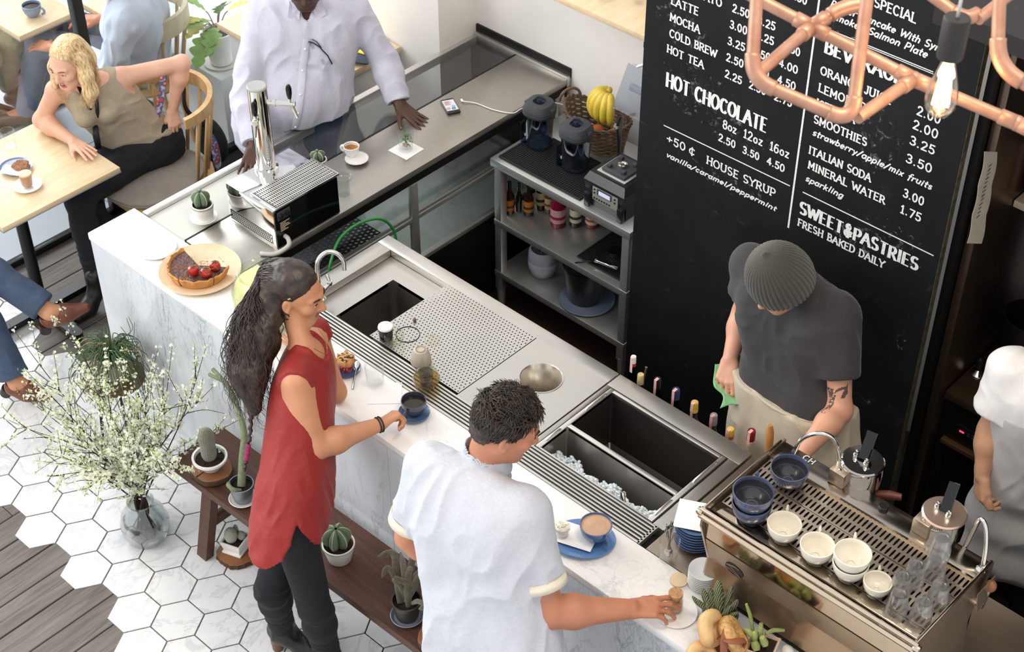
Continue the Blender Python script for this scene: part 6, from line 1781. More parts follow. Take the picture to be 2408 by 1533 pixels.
MB().box((.520,y0+.012,zt),(x1+.002,y1+.01,zt+.012),.003).build('drip_tray',MIR,bx,'auto',True)
MB().perf(.53,x1-.006,y0+.022,y1,zt+.0135,.0185,.0105,.0075,.0032,.0015,False).build('drip_grate',m_st,bx,False,True)
MB().box((.527,y0+.018,zt+.009),(x1-.003,y1+.004,zt+.0121)).build('tray_well',mat('tray_dark','2b2c2f',.3,.6),bx,False,True)
tb = P_(627,396,zt);tx,ty = tb.x,tb.y
MB().lathe([(0,zt),(.052,zt),(.052,zt+.012),(.041,zt+.014),(.041,zt+.405),(0,zt+.405)],40,(tx,ty,0)).build('tower',CHROME,bx,'auto',True)
MB().lathe([(0,zt+.405),(.043,zt+.405),(.043,zt+.412),(.038,zt+.416),(0,zt+.416)],36,(tx,ty,0)).build('tower_cap',mat('grey_cap','a6a6a4',.4),bx,'auto',True)
for k,(dx,dy,zz) in enumerate(((.80,.60,.335),(.50,-.86,.275))):
    d = V3((dx,dy,0));o = V3((tx,ty,zt+zz));L_ = .155 if k == 0 else .075
    MB().tube([o+d*.03,o+d*.058,o+d*.059,o+d*.073,o+d*.074,o+d*L_],[.012,.012,.015,.015,.011,.0105],16).tube([o+d*(L_-.018),o+d*(L_+.004)-V3((0,0,.065))],[.009,.006],12).build('tap_spout',CHROME,bx,'auto',True)
    p = o + d * (L_-.022);MB().lathe([(0,0),(.006,0),(.008,.006),(.005,.012),(.006,.026),(0,.027)],16,p).build('tap_collar',CHROME,bx,'auto',True)
    MB().lathe([(0,.024),(.008,.026),(.012,.050),(.0125,.075),(.008,.090),(0,.093)],20,p).build('tap_handle',mat('gloss_black','0b0c10',.08),bx,'auto',True)
ho = V3(P_(672,575,1.02));MB().tube(bez([(x1+.002,.52,1.05),(x1+.03,.515,1.05),(x1+.05,.495,1.035),(x1+.03,.44,1.015),(x1-.02,.40,1.012)],20),.010,10).build('drain_hose',mat('grey_hose','b9b4ab',.5),bx,True,True)
gh = MB().tube(bez([V3(atX(px,py,xx))for px,py,xx in((772,665,.85),(778,615,.84),(800,560,.80),(845,525,.78),(895,515,.78),(925,540,.79),(932,580,.80),(930,640,.80))],50),.0065,10).build('garden_hose',mat('green_hose','2f8a3e',.35));tag(gh,'green hose looping in the gap between the display counter and the sink','hose')
# cup, glass and phone on the display counter
c = P_(839,377,1.005);t = thing('saucer','white saucer under the espresso cup on the steel display counter','saucer',(c.x,c.y,ZM));saucer(t,.054,CERW)
c2 = P_(827,360,1.02);t = thing('espresso_cup','white espresso cup stained with coffee on the display counter saucer','cup',(c2.x,c2.y,ZM+.0075));cup(t,.037,.052,CERW,hang=RAD(200));MB().lathe([(0,.022),(.030,.023),(.0325,.036),(.030,.0235),(0,.0225)],32,cap=False).build('coffee_dregs',mat('coffee_stain','b98a52',.5,var=.4,scale=50),t)
c = P_(955,352,1.001);n1 = MB().box((-.058,-.058,0),(.058,.058,.0012)).build('napkin',PAP);n1.location = (c.x,c.y,ZM);n1.rotation_euler = (0,0,RAD(2));tag(n1,'square white napkin under the mint drink','napkin')
t = thing('mint_drink','clear tumbler of iced water with mint leaves and a straw on the steel counter','glass',(c.x-.002,c.y+.002,ZM+.0014));tumbler(t,.031,.040,.105,CLR,.0022,.014)
MB().lathe([(0,.0145),(.029,.0145),(.0335,.052),(0,.052)],32).build('water',glass('water','fcfdfd',0,1.33,.6),t)
MB().tube([(.012,-.005,.018),(-.038,.022,.148)],.0032,10).build('straw',glass('clear_straw','eef2f2',.1,1.2,.5),t)
lb = MB()
for k in range(18):p = V3((rnd(-.02,.024),rnd(-.02,.02),rnd(.03,.09)));lobed(lb,p,(rnd(-1,1),rnd(-1,1),rnd(-.3,.6)),(rnd(-.3,.3),rnd(-.3,.3),1),rnd(.014,.024),2)
lb.build('mint_leaves',mat('mint_green','5f9a3c',.5,var=.3,scale=60),t)
b = MB()
for k in range(7):b.box((-.011,-.011,-.009),(.011,.011,.009),.003,0,2,Matrix.Translation((rnd(-.014,.014),rnd(-.014,.014),rnd(.05,.085)))@Matrix.Rotation(rnd(0,3),4,'X')@Matrix.Rotation(rnd(0,3),4,'Z'))
b.build('ice_cubes',glass('ice','f7fafa',.05,1.2,.4),t);MB().ball((.005,-.008,.03),(.014,.012,.008),0,12,8).build('fruit_piece',mat('pink_fruit','e3a196',.5),t)
c = P_(1059,250,1.006);t = thing('smartphone','black smartphone showing charts, charging on the steel display counter','phone',(c.x,c.y,ZM),RAD(-28))
MB().box((-.062,-.033,0),(.062,.033,.011),.005,0,3).build('phone_case',BLKP,t)
SCRN = emit('phone_screen','b9bec4',.3);MB().box((-.046,-.028,.0112),(.044,.028,.0118)).build('screen',SCRN,t,False)
b = MB()
for k in range(7):b.box((-.036+.005*k,-.022,.0119),(-.033+.005*k,-.022+(.030,.022,.034,.026,.018,.03,.024)[k],.0122))
b.build('bar_chart',emit('chart_red','a8705e',.15),t,False)
for k,(x,y,m_) in enumerate(((.012,.012,'chart_blue'),(.030,.008,'chart_navy'),(.026,-.016,'chart_red'))):
    MB().lathe([(.004,.0119),(.009,.0119),(.009,.0122),(.004,.0122)],20,(x,y,0),closed=True).build('pie_chart',emit(m_,{'chart_blue':'6f8fb5','chart_navy':'2c3c58','chart_red':'a8705e'}[m_],.15),t,False)
MB().lathe([(0,.0115),(.0045,.0115),(.0045,.0123),(0,.0123)],16,(.053,0,0)).build('home_button',MATS['grey_dial_plate'],t)
cb = thing('charging_cable','white charging cable from the phone to the wall side of the counter','cable',tuple(P_(1100,240,1.0)))
MB().tube(bez([V3(P_(1088,238,1.008)),V3(P_(1120,243,1.004)),V3(P_(1160,258,1.004)),V3(P_(1205,266,1.004)),V3(P_(1228,255,1.006)),V3((.72,2.10,.985)),V3((.80,2.24,.93)),V3((.88,2.30,1.02))],60),.0026,8).build('cord',mat('white_cable','efeeea',.4),cb,True,True)
MB().box((-.008,-.005,0),(.012,.005,.007),.002).move(tuple(P_(1086,237,1.004)),RAD(-28)).build('plug',mat('white_cable','efeeea',.4),cb,'auto',True)
c = P_(799,458,1.0);t = thing('plastic_cup','clear disposable plastic cup beside the tap machine','cup',(c.x+.012,c.y+.015,ZM));MB().lathe([(0,0),(.026,0),(.028,.02),(.0275,.022),(.0325,.075),(.036,.078),(.037,.092),(.040,.094),(.039,.096),(.036,.094),(.035,.079),(.031,.075),(.026,.003),(0,.003)],36).build('cup',glass('thin_plastic','f6f8f8',.08,1.2,.6),t)
# lemonade jar behind the woman
c = P_(688,800,1.0);jx,jy = 1.02,.128
t = thing('lemonade_jar','large round glass jar of cloudy yellow lemonade behind the woman on the counter','jar',(jx,jy,ZM));JR = glass('jar_glass','f8fcf8',0,1.45,.7)
MB().lathe([(0,0),(.070,0),(.085,.006),(.112,.06),(.122,.12),(.118,.18),(.10,.23),(.082,.25),(.082,.265),(.088,.268),(.084,.270),(.078,.265),(.078,.25),(.096,.228),(.114,.18),(.118,.12),(.108,.06),(.082,.012),(0,.010)],56).build('vessel',JR,t)
MB().lathe([(0,.012),(.080,.013),(.1065,.06),(.1165,.12),(.1125,.18),(.098,.215),(0,.215)],48).build('lemonade',mat('cloudy_lemonade','efe6a6',.15,var=.06,scale=8,Subsurface_Weight=.3),t)
# tap over the washing sink
t = thing('sink_tap','chrome swan neck tap with a lever at the left end of the sink','tap',tuple(P_(756,702,1.0)))
tp0 = V3(P_(756,702,1.0))
MB().lathe([(0,0),(.020,0),(.020,.006),(.013,.012),(.012,.04),(0,.041)],24,tuple(tp0)).build('tap_base',CHROME,t,'auto',True)
MB().tube(bez([tp0+V3((0,0,.03)),V3(P_(748,655,1.07)),V3(P_(747,615,1.135)),V3(P_(768,593,1.16)),V3(P_(792,596,1.15)),V3(P_(807,613,1.12)),V3(P_(810,636,1.085))],36),.0095,14).build('spout',CHROME,t,'auto',True)
lv = V3(P_(775,668,1.04));MB().tube([tp0+V3((0,0,.03)),lv],.010,12).lathe([(0,0),(.012,0),(.013,.012),(.010,.018),(0,.019)],16,tuple(lv-V3((0,0,.004)))).build('valve',CHROME,t,'auto',True)
MB().tube([lv+V3((0,0,.014)),V3(P_(768,645,1.075))],[.006,.009],10,flat=.5).build('lever',CHROME,t,'auto',True)
# muffin, spoon, glass of water
c = P_(814,866,1.008);t = thing('saucer','blue saucer under the muffin on the marble counter','saucer',(c.x,c.y,ZM));saucer(t,.058,mat('navy_glaze','3f4f78',.25,var=.15,scale=15,Coat_Weight=.4),'saucer',.012)
DOT = NT('polka_dot_paper');vo = DOT.new('ShaderNodeTexVoronoi');vo.inputs['Scale'].default_value = 130;vo.inputs['Randomness'].default_value = .15;DOT.link(DOT.coord(),vo.inputs[0]);DOT.link(DOT.ramp(vo.outputs[0],[(0,C('f4e6e2')),(.27,C('f4e6e2')),(.33,C('b5243f')),(1,C('b5243f'))]),DOT.b.inputs['Base Color']);DOT.set(Roughness=.8)
t = thing('muffin','nut topped muffin in a red polka dot paper case','muffin',(c.x,c.y,ZM+.0055))
MB().lathe([(0,0),(.024,0),(.033,.042),(.031,.042),(0,.03)],48,fn=lambda r,z,a:r*(1+.03*sin(24*a))).build('paper_case',DOT.m,t)
b = MB()
for k in range(7):
    a = k * .898 + .5;d = V3((cos(a),sin(a),0));s_ = V3((-sin(a),cos(a),0));b.add([d*.030+s_*.020+V3((0,0,.036)),d*.030-s_*.020+V3((0,0,.036)),d*.042+V3((0,0,.056+.006*(k%3)))],[(0,1,2)])
b.build('paper_points',mat('pink_paper','e2b0a6',.8),t,False)
Fm = Field(.003);Fm.ell((0,0,.044),(.036,.036,.024),.01);
surface(Fm,'muffin_top',mat('muffin_golden','c99457',.85,var=.25,scale=50,bump=.7,bscale=90,bdist=.006),t,lambda P:.003*vnoise(P*90)).location = (0,0,0)
for o in t.children:
    if o.name.startswith('muffin_top'):o.data.transform(Matrix.Translation(t.location))
b = MB()
for k in range(64):q = Matrix.Rotation(rnd(0,6),3,'Z') @ Matrix.Rotation(rnd(-.6,.6),3,'X');u_,v_ = rnd(-.022,.022),rnd(-.022,.022);b.ball((u_,v_,.067-9*(u_*u_+v_*v_)),(rnd(.004,.007),.0035,.003),k%2,8,6,q)
b.build('nut_topping',[mat('dark_nut','3a2519',.6),mat('pale_nut','c9a46c',.7)],t)
def spoon(t,a,b_,m=STEELC,w=.011,name='spoon',droop=0.):
    a = V3(a);b_ = V3(b_);d = unit(b_-a);s_ = unit(np.cross(d,(0,0,1)));L_ = np.linalg.norm(b_-a);n_ = np.cross(s_,d)
    V = [];F = [];N_ = 22
    for i in range(N_+1):
        u = i / N_;hw = (.0035-.0012*u) + (w-.002) * max(0,1-((u-.86)/.15)**2) ** .5 if u > .71 else .0042 - .0022 * (u/.71)
        if u > .71:hw = max(.0018,w*math.sqrt(max(0,1-((u-.855)/.148)**2)))
        dz = -.004 * math.sin(pi*max(0,(u-.71)/.29)) if u > .71 else .003 * math.sin(pi*u/.71)
        p = a + d * L_ * u;V += [p+s_*hw+n_*(dz*.4),p+n_*dz,p-s_*hw+n_*(dz*.4),p+s_*hw+n_*(dz*.4-.0012),p+n_*(dz-.0014),p-s_*hw+n_*(dz*.4-.0012)]
    for i in range(N_):
        q = 6 * i
        for x,y in ((0,1),(1,2),(2,5),(5,4),(4,3),(3,0)):F.append((q+x,q+6+x,q+6+y,q+y))
    return MB().add(V,F).build(name,m,t,True,t is not None)
sp_ = spoon(None,V3(P_(829,914,1.004))-0,V3(P_(841,848,1.020)));tag(sp_,'steel teaspoon leaning on the blue muffin saucer','spoon')
c = P_(883,903,1.0);t = thing('water_glass','clear tumbler half full of water beside the muffin','glass',(c.x,c.y,ZM+.0018));tumbler(t,.034,.038,.098,CLR,.0022,.012);MB().lathe([(0,.0125),(.0315,.0125),(.0345,.058),(0,.058)],32).build('water',glass('water','fcfdfd',0,1.33,.6),t)
c = P_(905,925,1.0);n1 = MB().box((-.064,-.058,0),(.064,.058,.0012)).build('napkin',PAP);n1.location = (c.x,c.y,ZM);n1.rotation_euler = (0,0,RAD(45));tag(n1,'white napkin under the water glass beside the woman','napkin')
# mug held by the woman
c = P_(974,972,1.008);t = thing('saucer','glossy blue saucer under the dark blue mug','saucer',(c.x,c.y,ZM));saucer(t,.060,BLUE)
DBL = mat('dark_blue_glaze','3b4354',.3,var=.25,scale=14,Coat_Weight=.4)
hm = V3(P_(941,985,1.06));t = thing('mug','dark blue mug of tea whose handle the woman holds','mug',(c.x-.004,c.y+.004,ZM+.0065));cup(t,.048,.064,DBL,hang=math.atan2(hm[1]-c.y,hm[0]-c.x),hr=.018);MB().lathe([(0,.046),(.0425,.046)],32,cap=False).build('tea',mat('dark_tea','2a2114',.08),t)
# teapot
c = P_(1003,905,1.003);t = thing('glass_teapot','small round glass teapot of pale tea with a leaf infuser on the drain grate','teapot',(c.x,c.y,1.0035));TG = glass('teapot_glass','fbfbf6',0,1.45,.5)
MB().lathe([(0,0),(.036,0),(.050,.014),(.055,.034),(.048,.056),(.037,.066),(.039,.074),(.036,.074),(.034,.066),(.045,.055),(.052,.034),(.047,.016),(.034,.004),(0,.004)],48).build('body',TG,t)
MB().lathe([(0,.005),(.034,.005),(.0465,.017),(.0515,.033),(.049,.040),(0,.040)],40).build('tea',glass('pale_tea','ecd28a'),t)
MB().lathe([(0,.018),(.024,.020),(.030,.068),(.028,.068),(.022,.022),(0,.020)],32).build('infuser',glass('infuser_glass','dddbd4',.1),t);MB().ball((0,0,.040),(.019,.019,.015),0,18,10).build('tea_leaves',mat('tea_leaf','2b2416',.9,var=.6,scale=120,bump=1.,bscale=160,bdist=.004),t)
MB().lathe([(0,.072),(.034,.073),(.034,.077),(.02,.081),(.006,.083),(.006,.088),(.010,.092),(.008,.098),(0,.1)],32).build('lid',TG,t)
MB().tube([(.036*cos(-1.0)+.022*sin(u)*cos(-1.0),.036*sin(-1.0)+.022*sin(u)*sin(-1.0),.040+.024*cos(u))for u in np.linspace(-.1,pi+.1,18)],.0042,10).build('handle',TG,t)
MB().tube(bez([(-.042,.028,.03),(-.060,.040,.045),(-.068,.046,.066)],8),[.010,.009,.008,.007,.0065,.006,.006,.006,.006],10).build('spout',TG,t)
# on the drainer
ZD = 1.001
def upcup(name,label,cat,px,py,r,h,m,foot=.55,foot_m=None):
    c = P_(px,py,1.0);t = thing(name,label,cat,(c.x,c.y,ZD));MB().lathe([(r-.004,.0),(r,0),(r*.98,h*.3),(r*.88,h*.65),(r*(foot+.15),h*.93),(r*foot,h*.95),(r*foot,h),(r*foot-.004,h),(r*foot-.004,h*.965),(0,h*.96)],44,cap=False).build('cup',m,t)
    if foot_m:MB().lathe([(r*foot-.004,h+.0003),(r*foot,h+.0003)],36,cap=False).build('foot_ring',foot_m,t)
    return t
upcup('ceramic_bowl','beige stoneware cup turned upside down on the drainer','cup',990,850,.041,.064,mat('beige_stoneware','c3baab',.4,var=.08,scale=25),.48,mat('raw_clay','a9826c',.8))
c = P_(908,795,1.0);t = thing('tumbler','small black tumbler with a white top standing on the drainer by the sink','cup',(c.x,c.y,ZD));MB().lathe([(0,0),(.027,0),(.030,.052),(0,.052)],36).build('body',mat('black_glaze','1d1d20',.25),t);MB().lathe([(0,.0525),(.029,.0525),(.0305,.055),(.029,.062),(.01,.064),(0,.064)],36).build('top',CERW,t)
c = P_(928,800,1.0);t = thing('glass_cloche','clear glass dome upside down on the drainer beside the black tumbler','glass',(c.x+.012,c.y-.012,ZD));MB().lathe([(0,.002),(.018,.003),(.034,.014),(.042,.032),(.040,.052),(.038,.052),(.040,.032),(.033,.017),(.017,.006),(0,.005)],40).build('dome',TG,t)
c = P_(1017,800,1.0);t = thing('glass_cover','small clear glass lid on the perforated drainer','glass',(c.x,c.y,ZD));MB().lathe([(.036,0),(.037,.003),(.02,.008),(.005,.011),(.006,.016),(.009,.02),(0,.023)],36,cap=False).build('lid',TG,t)
c = P_(975,755,1.0);t = MB().lathe([(0,0),(.006,0),(.008,.006),(.005,.012),(0,.013)],14).build('drain_plug',mat('plug_brown','6a574a',.6));t.location = (c.x,c.y,ZD);tag(t,'little brown plug on the round drain cover','plug')
# ice scoop
c = P_(1463,1180,.965);t = thing('ice_scoop','steel scoop handle poking out of the ice','scoop',(c.x,c.y,c.z));MB().tube([(.014,-.004,-.03),(-.008,.012,.012),(-.016,.018,.024)],[.009,.0095,.008],12).build('handle',CHROME,t)
# plate of chocolate, oval
c = P_(1370,1270,1.008);t = thing('oval_plate','oval blue plate with a cup and cream glass on the marble counter','plate',(c.x,c.y,ZM),RAD(38));SKB = mat('sky_blue_glaze','5f86bd',.2,var=.1,scale=14,Coat_Weight=.5)
o = MB().lathe([(0,0),(.062,0),(.068,.003),(.098,.016),(.097,.0185),(.066,.008),(0,.006)],56).build('plate',SKB,t);
for v in o.data.vertices:v.co.x *= 1.18;v.co.y *= .92
c1 = P_(1352,1262,1.012);n1 = MB().box((-.075,-.050,0),(.075,.050,.0012)).build('napkin',PAP);n1.location = (c1.x,c1.y,ZM+.0175);n1.rotation_euler = (0,0,RAD(20));tag(n1,'white napkin on the oval blue plate','napkin')
c = P_(1400,1262,1.02);t = thing('coffee_cup','blue cup full of milky chocolate on the oval plate','cup',(c.x,c.y,ZM+.019));cup(t,.056,.064,mat('royal_blue_glaze','4c6690',.25,var=.2,scale=14,Coat_Weight=.5),hang=math.atan2(*(lambda q:(q.y-c.y,q.x-c.x))(P_(1425,1280,1.04))),hr=.019);MB().lathe([(0,.059),(.045,.0585),(.0525,.057)],36,cap=False).build('chocolate',mat('milk_chocolate_drink','c7a083',.35,var=.12,scale=25),t)
c = P_(1322,1258,1.02);t = thing('cream_glass','small glass of whipped cream shavings on the oval plate','glass',(c.x,c.y,ZM+.019));tumbler(t,.022,.030,.056,CLR,.002,.006)
b = MB()
for k in range(170):a = rnd(0,6.28);r_ = rnd(0,.024);q = Matrix.Rotation(rnd(0,6),3,'Z') @ Matrix.Rotation(rnd(0,6),3,'X');b.ball((r_*cos(a),r_*sin(a),rnd(.03,.062)-r_*.3),(rnd(.003,.006),.0025,.0015),0,6,4,q)
b.lathe([(0,.008),(.018,.008),(.0255,.045),(0,.05)],24).build('cream_shavings',mat('cream_white','f4eedd',.6),t)['kind'] = 'stuff'
# glass of spoons
c = P_(1571,1312,1.0);gx,gy = c.x,c.y;t = thing('spoon_glass','clear tumbler holding steel spoons, handles up','glass',(gx,gy,ZM));tumbler(t,.032,.037,.092,CLR,.0022,.014)
for k in range(12):
    a = k * .524 + .1;tilt = rnd(.10,.26);ra = V3((cos(a),sin(a),0));d = unit(ra*tilt+V3((0,0,1)));p = V3((gx,gy,ZM+.0165)) - ra * .012;L_ = rnd(.128,.148);sdn = unit(np.cross(d,ra))
    b = MB();b.tube([p+d*.030,p+d*.06,p+d*(L_-.03),p+d*(L_-.006),p+d*L_],[.0018,.0021,.0030,.0042,.0030],8,flat=.45);b.ball(p+d*.016,(.0095,.003,.016),0,14,8,np.array([sdn,np.cross(d,sdn),d]).T)
    tag(b.build('spoon',STEELC),'one of the steel teaspoons standing in the spoon glass','spoon','teaspoons in the spoon glass')
# stack of blue saucers and white saucers
c = P_(1634,1270,1.0)
for k in range(8):
    t = thing('saucer','one of the blue saucers in the stack under the white paper','saucer',(c.x+rnd(-.001,.001),c.y+rnd(-.001,.001),ZM+.0125*k),0,'stack of blue saucers');saucer(t,.074,BLUE)
n1 = MB().box((-.074,-.066,0),(.074,.066,.0015)).build('paper_sheet',PAP);n1.location = (c.x-.005,c.y+.01,ZM+.0125*7+.0195);n1.rotation_euler = (0,0,RAD(28));tag(n1,'white paper sheet lying on the stack of blue saucers','paper')
c = P_(1652,1372,1.0)
for k in range(8):
    t = thing('saucer','one of the white saucers stacked beside the coffee machine','saucer',(c.x,c.y,ZM+.0085*k),0,'stack of white saucers');saucer(t,.052,CERW,'saucer',.012)
# cork jar on a plate
c = P_(1585,1438,1.0);t = thing('side_plate','white side plate under the cork stoppered jar','plate',(c.x+.01,c.y,ZM));saucer(t,.070,CERW,'plate',.008)
t = thing('sugar_jar','small cork stoppered jar of brown sugar near the hand of the pale shirted man','jar',(c.x-.005,c.y+.008,ZM+.0055));MB().lathe([(0,0),(.026,0),(.028,.003),(.028,.046),(.021,.058),(.021,.064),(.0185,.064),(.0185,.057),(.0255,.045),(.0255,.006),(0,.005)],36).build('jar_glass',CLR,t);MB().lathe([(0,.006),(.025,.006),(.025,.036),(0,.038)],28).build('sugar',mat('raw_sugar','c9a678',.8,var=.3,scale=160),t)
MB().lathe([(0,.052),(.018,.053),(.0235,.064),(.0245,.078),(0,.078)],28).build('cork',mat('cork','b58a60',.9,var=.3,scale=90,bump=.6,bscale=120),t)
c = P_(1566,1384,1.0);t = MB().lathe([(0,0),(.030,0),(.031,.004),(.031,.007),(0,.008)],28).build('wooden_disc',W_LIGHT);t.data.transform(Matrix.Rotation(RAD(0),4,'X'));t.location = (c.x+.01,c.y+.055,ZM);tag(t,'round wooden lid lying behind the cork jar','lid')
# cacti and bagels at the end of the marble
def clump(t,spec,m,o3,rib=9):
    for (px,py,z,r) in spec:
        e = V3(at(px,py,z)) - o3;b0_ = V3((e[0]*.30,e[1]*.30,.05));n_ = 14
        pts = bez([b0_,b0_*.5+e*.5+V3((e[0]*.1,e[1]*.1,0)),e],n_)
        MB().tube(pts,[r*(math.sin(pi*min(.96,.22+.74*k/n_))**.6)for k in range(n_+1)],16).build('cactus_arm',m,t,True)
STRIPE = NT('striped_cactus');wv = STRIPE.new('ShaderNodeTexWave',bands_direction='X');wv.inputs['Scale'].default_value = 60;wv.inputs['Distortion'].default_value = 4;STRIPE.link(STRIPE.coord(),wv.inputs[0]);STRIPE.link(STRIPE.ramp(wv.outputs[0],[(.3,C('3c4a33')),(.75,C('66734f')),(.95,C('a5a07c'))]),STRIPE.b.inputs['Base Color']);STRIPE.set(Roughness=.8)
c = P_(1690,1470,1.0);t = thing('potted_cactus','clump of dark striped finger cacti in a blue and white pot at the counter end','cactus',(c.x,c.y-.0,ZM));MB().lathe([(0,0),(.04,0),(.058,.03),(.060,.06),(.056,.066),(.052,.062),(.05,.03),(0,.02)],36).build('pot',mat('blue_white_pot','5a628c',.25,var=.5,scale=18),t);MB().lathe([(0,.058),(.053,.056)],20,cap=False).build('soil',SOIL,t)
clump(t,[(1690,1366,1.16,.019),(1652,1384,1.13,.013),(1668,1378,1.14,.010),(1722,1378,1.14,.012),(1628,1402,1.10,.009),(1640,1410,1.10,.010),(1735,1410,1.11,.011),(1662,1420,1.10,.011),(1718,1425,1.10,.010),(1736,1440,1.08,.009),(1640,1455,1.07,.009),(1722,1460,1.09,.014)],STRIPE.m,V3(t.location))
BAG = mat('bagel_crust','d8b07a',.4,var=.2,scale=18,bump=.25,bscale=70);BAGS = mat('seeded_crust','cf9f62',.6,var=.35,scale=90,bump=.8,bscale=140,bdist=.004)
bk = P_(1700,1545,1.0);bs = thing('leather_basket','brown leather basket with strap handles holding bagels','basket',(bk.x,bk.y,ZM));LEA = mat('tan_leather','8a4f30',.45,var=.2,scale=14,bump=.2)
MB().lathe([(0,0),(.06,0),(.072,.01),(.082,.055),(.078,.055),(.068,.014),(0,.008)],40).build('basket',LEA,bs)
for pth in (((1702,1545,1.09),(1703,1505,1.13),(1712,1478,1.15),(1722,1486,1.14)),((1690,1498,1.12),(1722,1508,1.14),(1752,1506,1.13),(1748,1522,1.11))):MB().tube(bez([V3(at(*q))for q in pth],14),.0125,8,flat=.22).build('strap',LEA,bs,True,True)
def bagel(label,px,py,z,ax_,R_=.042,r_=.021,m=BAG):
    c = at(px,py,z);o = thing('bagel',label,'bagel',tuple(c),0,'bagels in the leather basket');q = Vector((0,0,1)).rotation_difference(Vector(ax_)).to_matrix()
    pts = [q@Vector((R_*cos(a),R_*sin(a),.003*sin(3*a)))for a in np.arange(40)*2*pi/40];MB().tube(pts,[r_*(1+.05*sin(2*k*2*pi/40))for k in range(40)],18,closed=True).build('crust',m,o);return o
bagel('smooth golden bagel standing on edge in front of the striped cacti',1672,1478,1.115,(.88,.25,.35),.040,.0245)
bagel('seeded bagel leaning behind the leather strap',1724,1492,1.10,(.55,.55,.6),.040,.024,m=BAGS)
bagel('golden bagel lying lowest at the bottom edge of the basket',1655,1550,1.06,(.5,.2,.8))
c = P_(1800,1520,1.0);t = thing('potted_succulent','pale green finger succulent in a square terracotta pot before the coffee machine','succulent',(c.x+.015,c.y-.045,ZM),0);o3 = V3(t.location)
V = [];sq_ = MB()
for r,z in ((.036,.0),(.046,.062),(.046,.066),(.040,.066),(.036,.055)):V += [(-r,-r,z),(r,-r,z),(r,r,z),(-r,r,z)]
sq_.add(V,[(3,2,1,0)]+[(i*4+k,i*4+(k+1)%4,i*4+4+(k+1)%4,i*4+4+k)for i in range(4)for k in range(4)]+[(16,17,18,19)]).move(rz=RAD(18)).build('pot',mat('pale_terracotta','d8b79c',.7),t,False);MB().box((-.038,-.038,.05),(.038,.038,.058)).move(rz=RAD(18)).build('soil',SOIL,t)
SUC = mat('pale_succulent','8f9858',.6,var=.25,scale=30,bump=.5,bscale=180)
for path,r in ((((1772,1500,1.07),(1766,1455,1.12),(1755,1420,1.17)),.0055),(((1790,1505,1.08),(1788,1488,1.10),(1790,1465,1.13)),.008),(((1800,1490,1.10),(1820,1482,1.10),(1845,1482,1.10)),.006),(((1775,1500,1.08),(1765,1490,1.10),(1752,1480,1.10)),.009),(((1775,1510,1.08),(1775,1495,1.10),(1776,1484,1.11)),.009),(((1800,1520,1.08),(1797,1510,1.09),(1792,1498,1.11)),.011),(((1780,1530,1.07),(1777,1518,1.08),(1772,1508,1.09)),.012)):
    MB().tube(bez([V3(at(*p))-o3 for p in path],14),[r*(.8+.4*sin(pi*k/14))for k in range(15)],12).build('leaf',SUC,t)
gm = P_(1852,1540,1.0);t = MB().ball((0,0,.02),(.022,.018,.020),0,14,10).build('garlic_bulb',mat('garlic_white','efe9dc',.6));t.location = (gm.x,gm.y,ZM);tag(t,'white knobbly bulb at the bottom edge beside the succulent','bulb')
# bottles in the rail
def bottle(t,prof,m,capspec=None,label=None,liquid=None):
    MB().lathe(prof,32).build('bottle_glass',m,t)
GREENB = glass('dark_bottle','3b4238',0,1.45,.2)
specs = [(1490,838,'f2efec','b5234a','white capped bottle with a red band at the far end of the bottle rail',.011,'e9c9bd'),(1507,880,'d9c48e',None,'bottle with a cream capsule in the bottle rail',.013,None),(1547,890,'1a1a1c',None,'bottle with a black screw cap in the rail',.014,'dba9a0'),(1590,915,'23355f',None,'bottle with a blue cap and pink tax strip in the rail',.0155,'dba9a0'),(1634,945,'c9a73e','e3c840','bottle with a gold cap in the middle of the rail',.0145,'dba9a0'),(1679,975,'7c7f84',None,'bottle with a grey cap in the rail',.0145,'c98a80'),(1718,1008,'e0b63a','d84a3a','bottle with a yellow cap and pink strip in the rail',.0145,'e0a598'),(1768,1012,'7a1a2c',None,'bottle with a dark red cap and wide shoulders nearest the machine',.0155,'e0a598')]
for k,(px,py,c1_,c2_,lab,r,strip) in enumerate(specs):
    ty_ = .928;p = atY(px,py,ty_);zt_ = p.z;
    o = thing('bottle',lab,'bottle',(p.x,ty_,.7065),0,'bottles in the steel rail');h = zt_ - .7065
    MB().lathe([(0,0),(.036,0),(.038,.005),(.038,h*.52),(.030,h*.62),(r*.95,h*.74),(r*.9,h-.03),(0,h-.03)],32).build('bottle_glass',GREENB if k<4 else CLR,o)
    MB().lathe([(0,h-.046),(r*1.04,h-.046),(r*1.04,h-.044),(r*1.0,h-.004),(r*.9,h),(0,h)],24).build('cap',mat('cap_'+c1_,c1_,.35),o)
    if c2_:MB().lathe([(r*1.07,h-.046),(r*1.07,h-.030)],24,cap=False).build('cap_band',mat('cap_'+c2_,c2_,.4),o)
    if strip:
        ST_ = mat('strip_'+strip,strip,.7,var=.15,scale=90);w = .006;MB().add([(-w,-r*1.08,h-.075),(w,-r*1.08,h-.075),(w,-r*1.09,h+.0008),(-w,-r*1.09,h+.0008),(w,r*.2,h+.0012),(-w,r*.2,h+.0012)],[(0,1,2,3),(3,2,4,5)]).build('tax_strip',ST_,o,False)
    MB().lathe([(.0385,h*.15),(.0385,h*.46)],32,cap=False).build('label',mat('label_cream2','e3ddd0',.7,var=.2,scale=40),o)
p = V3(at(1508,850,1.0));t = MB().tube([(0,0,0),(.01,.012,.14)],.006,10).build('bar_spoon',CHROME);t.location = (atY(1508,900,.95).x,.95,.86);tag(t,'thin steel bar spoon handle standing in the far end of the bottle rail','spoon')
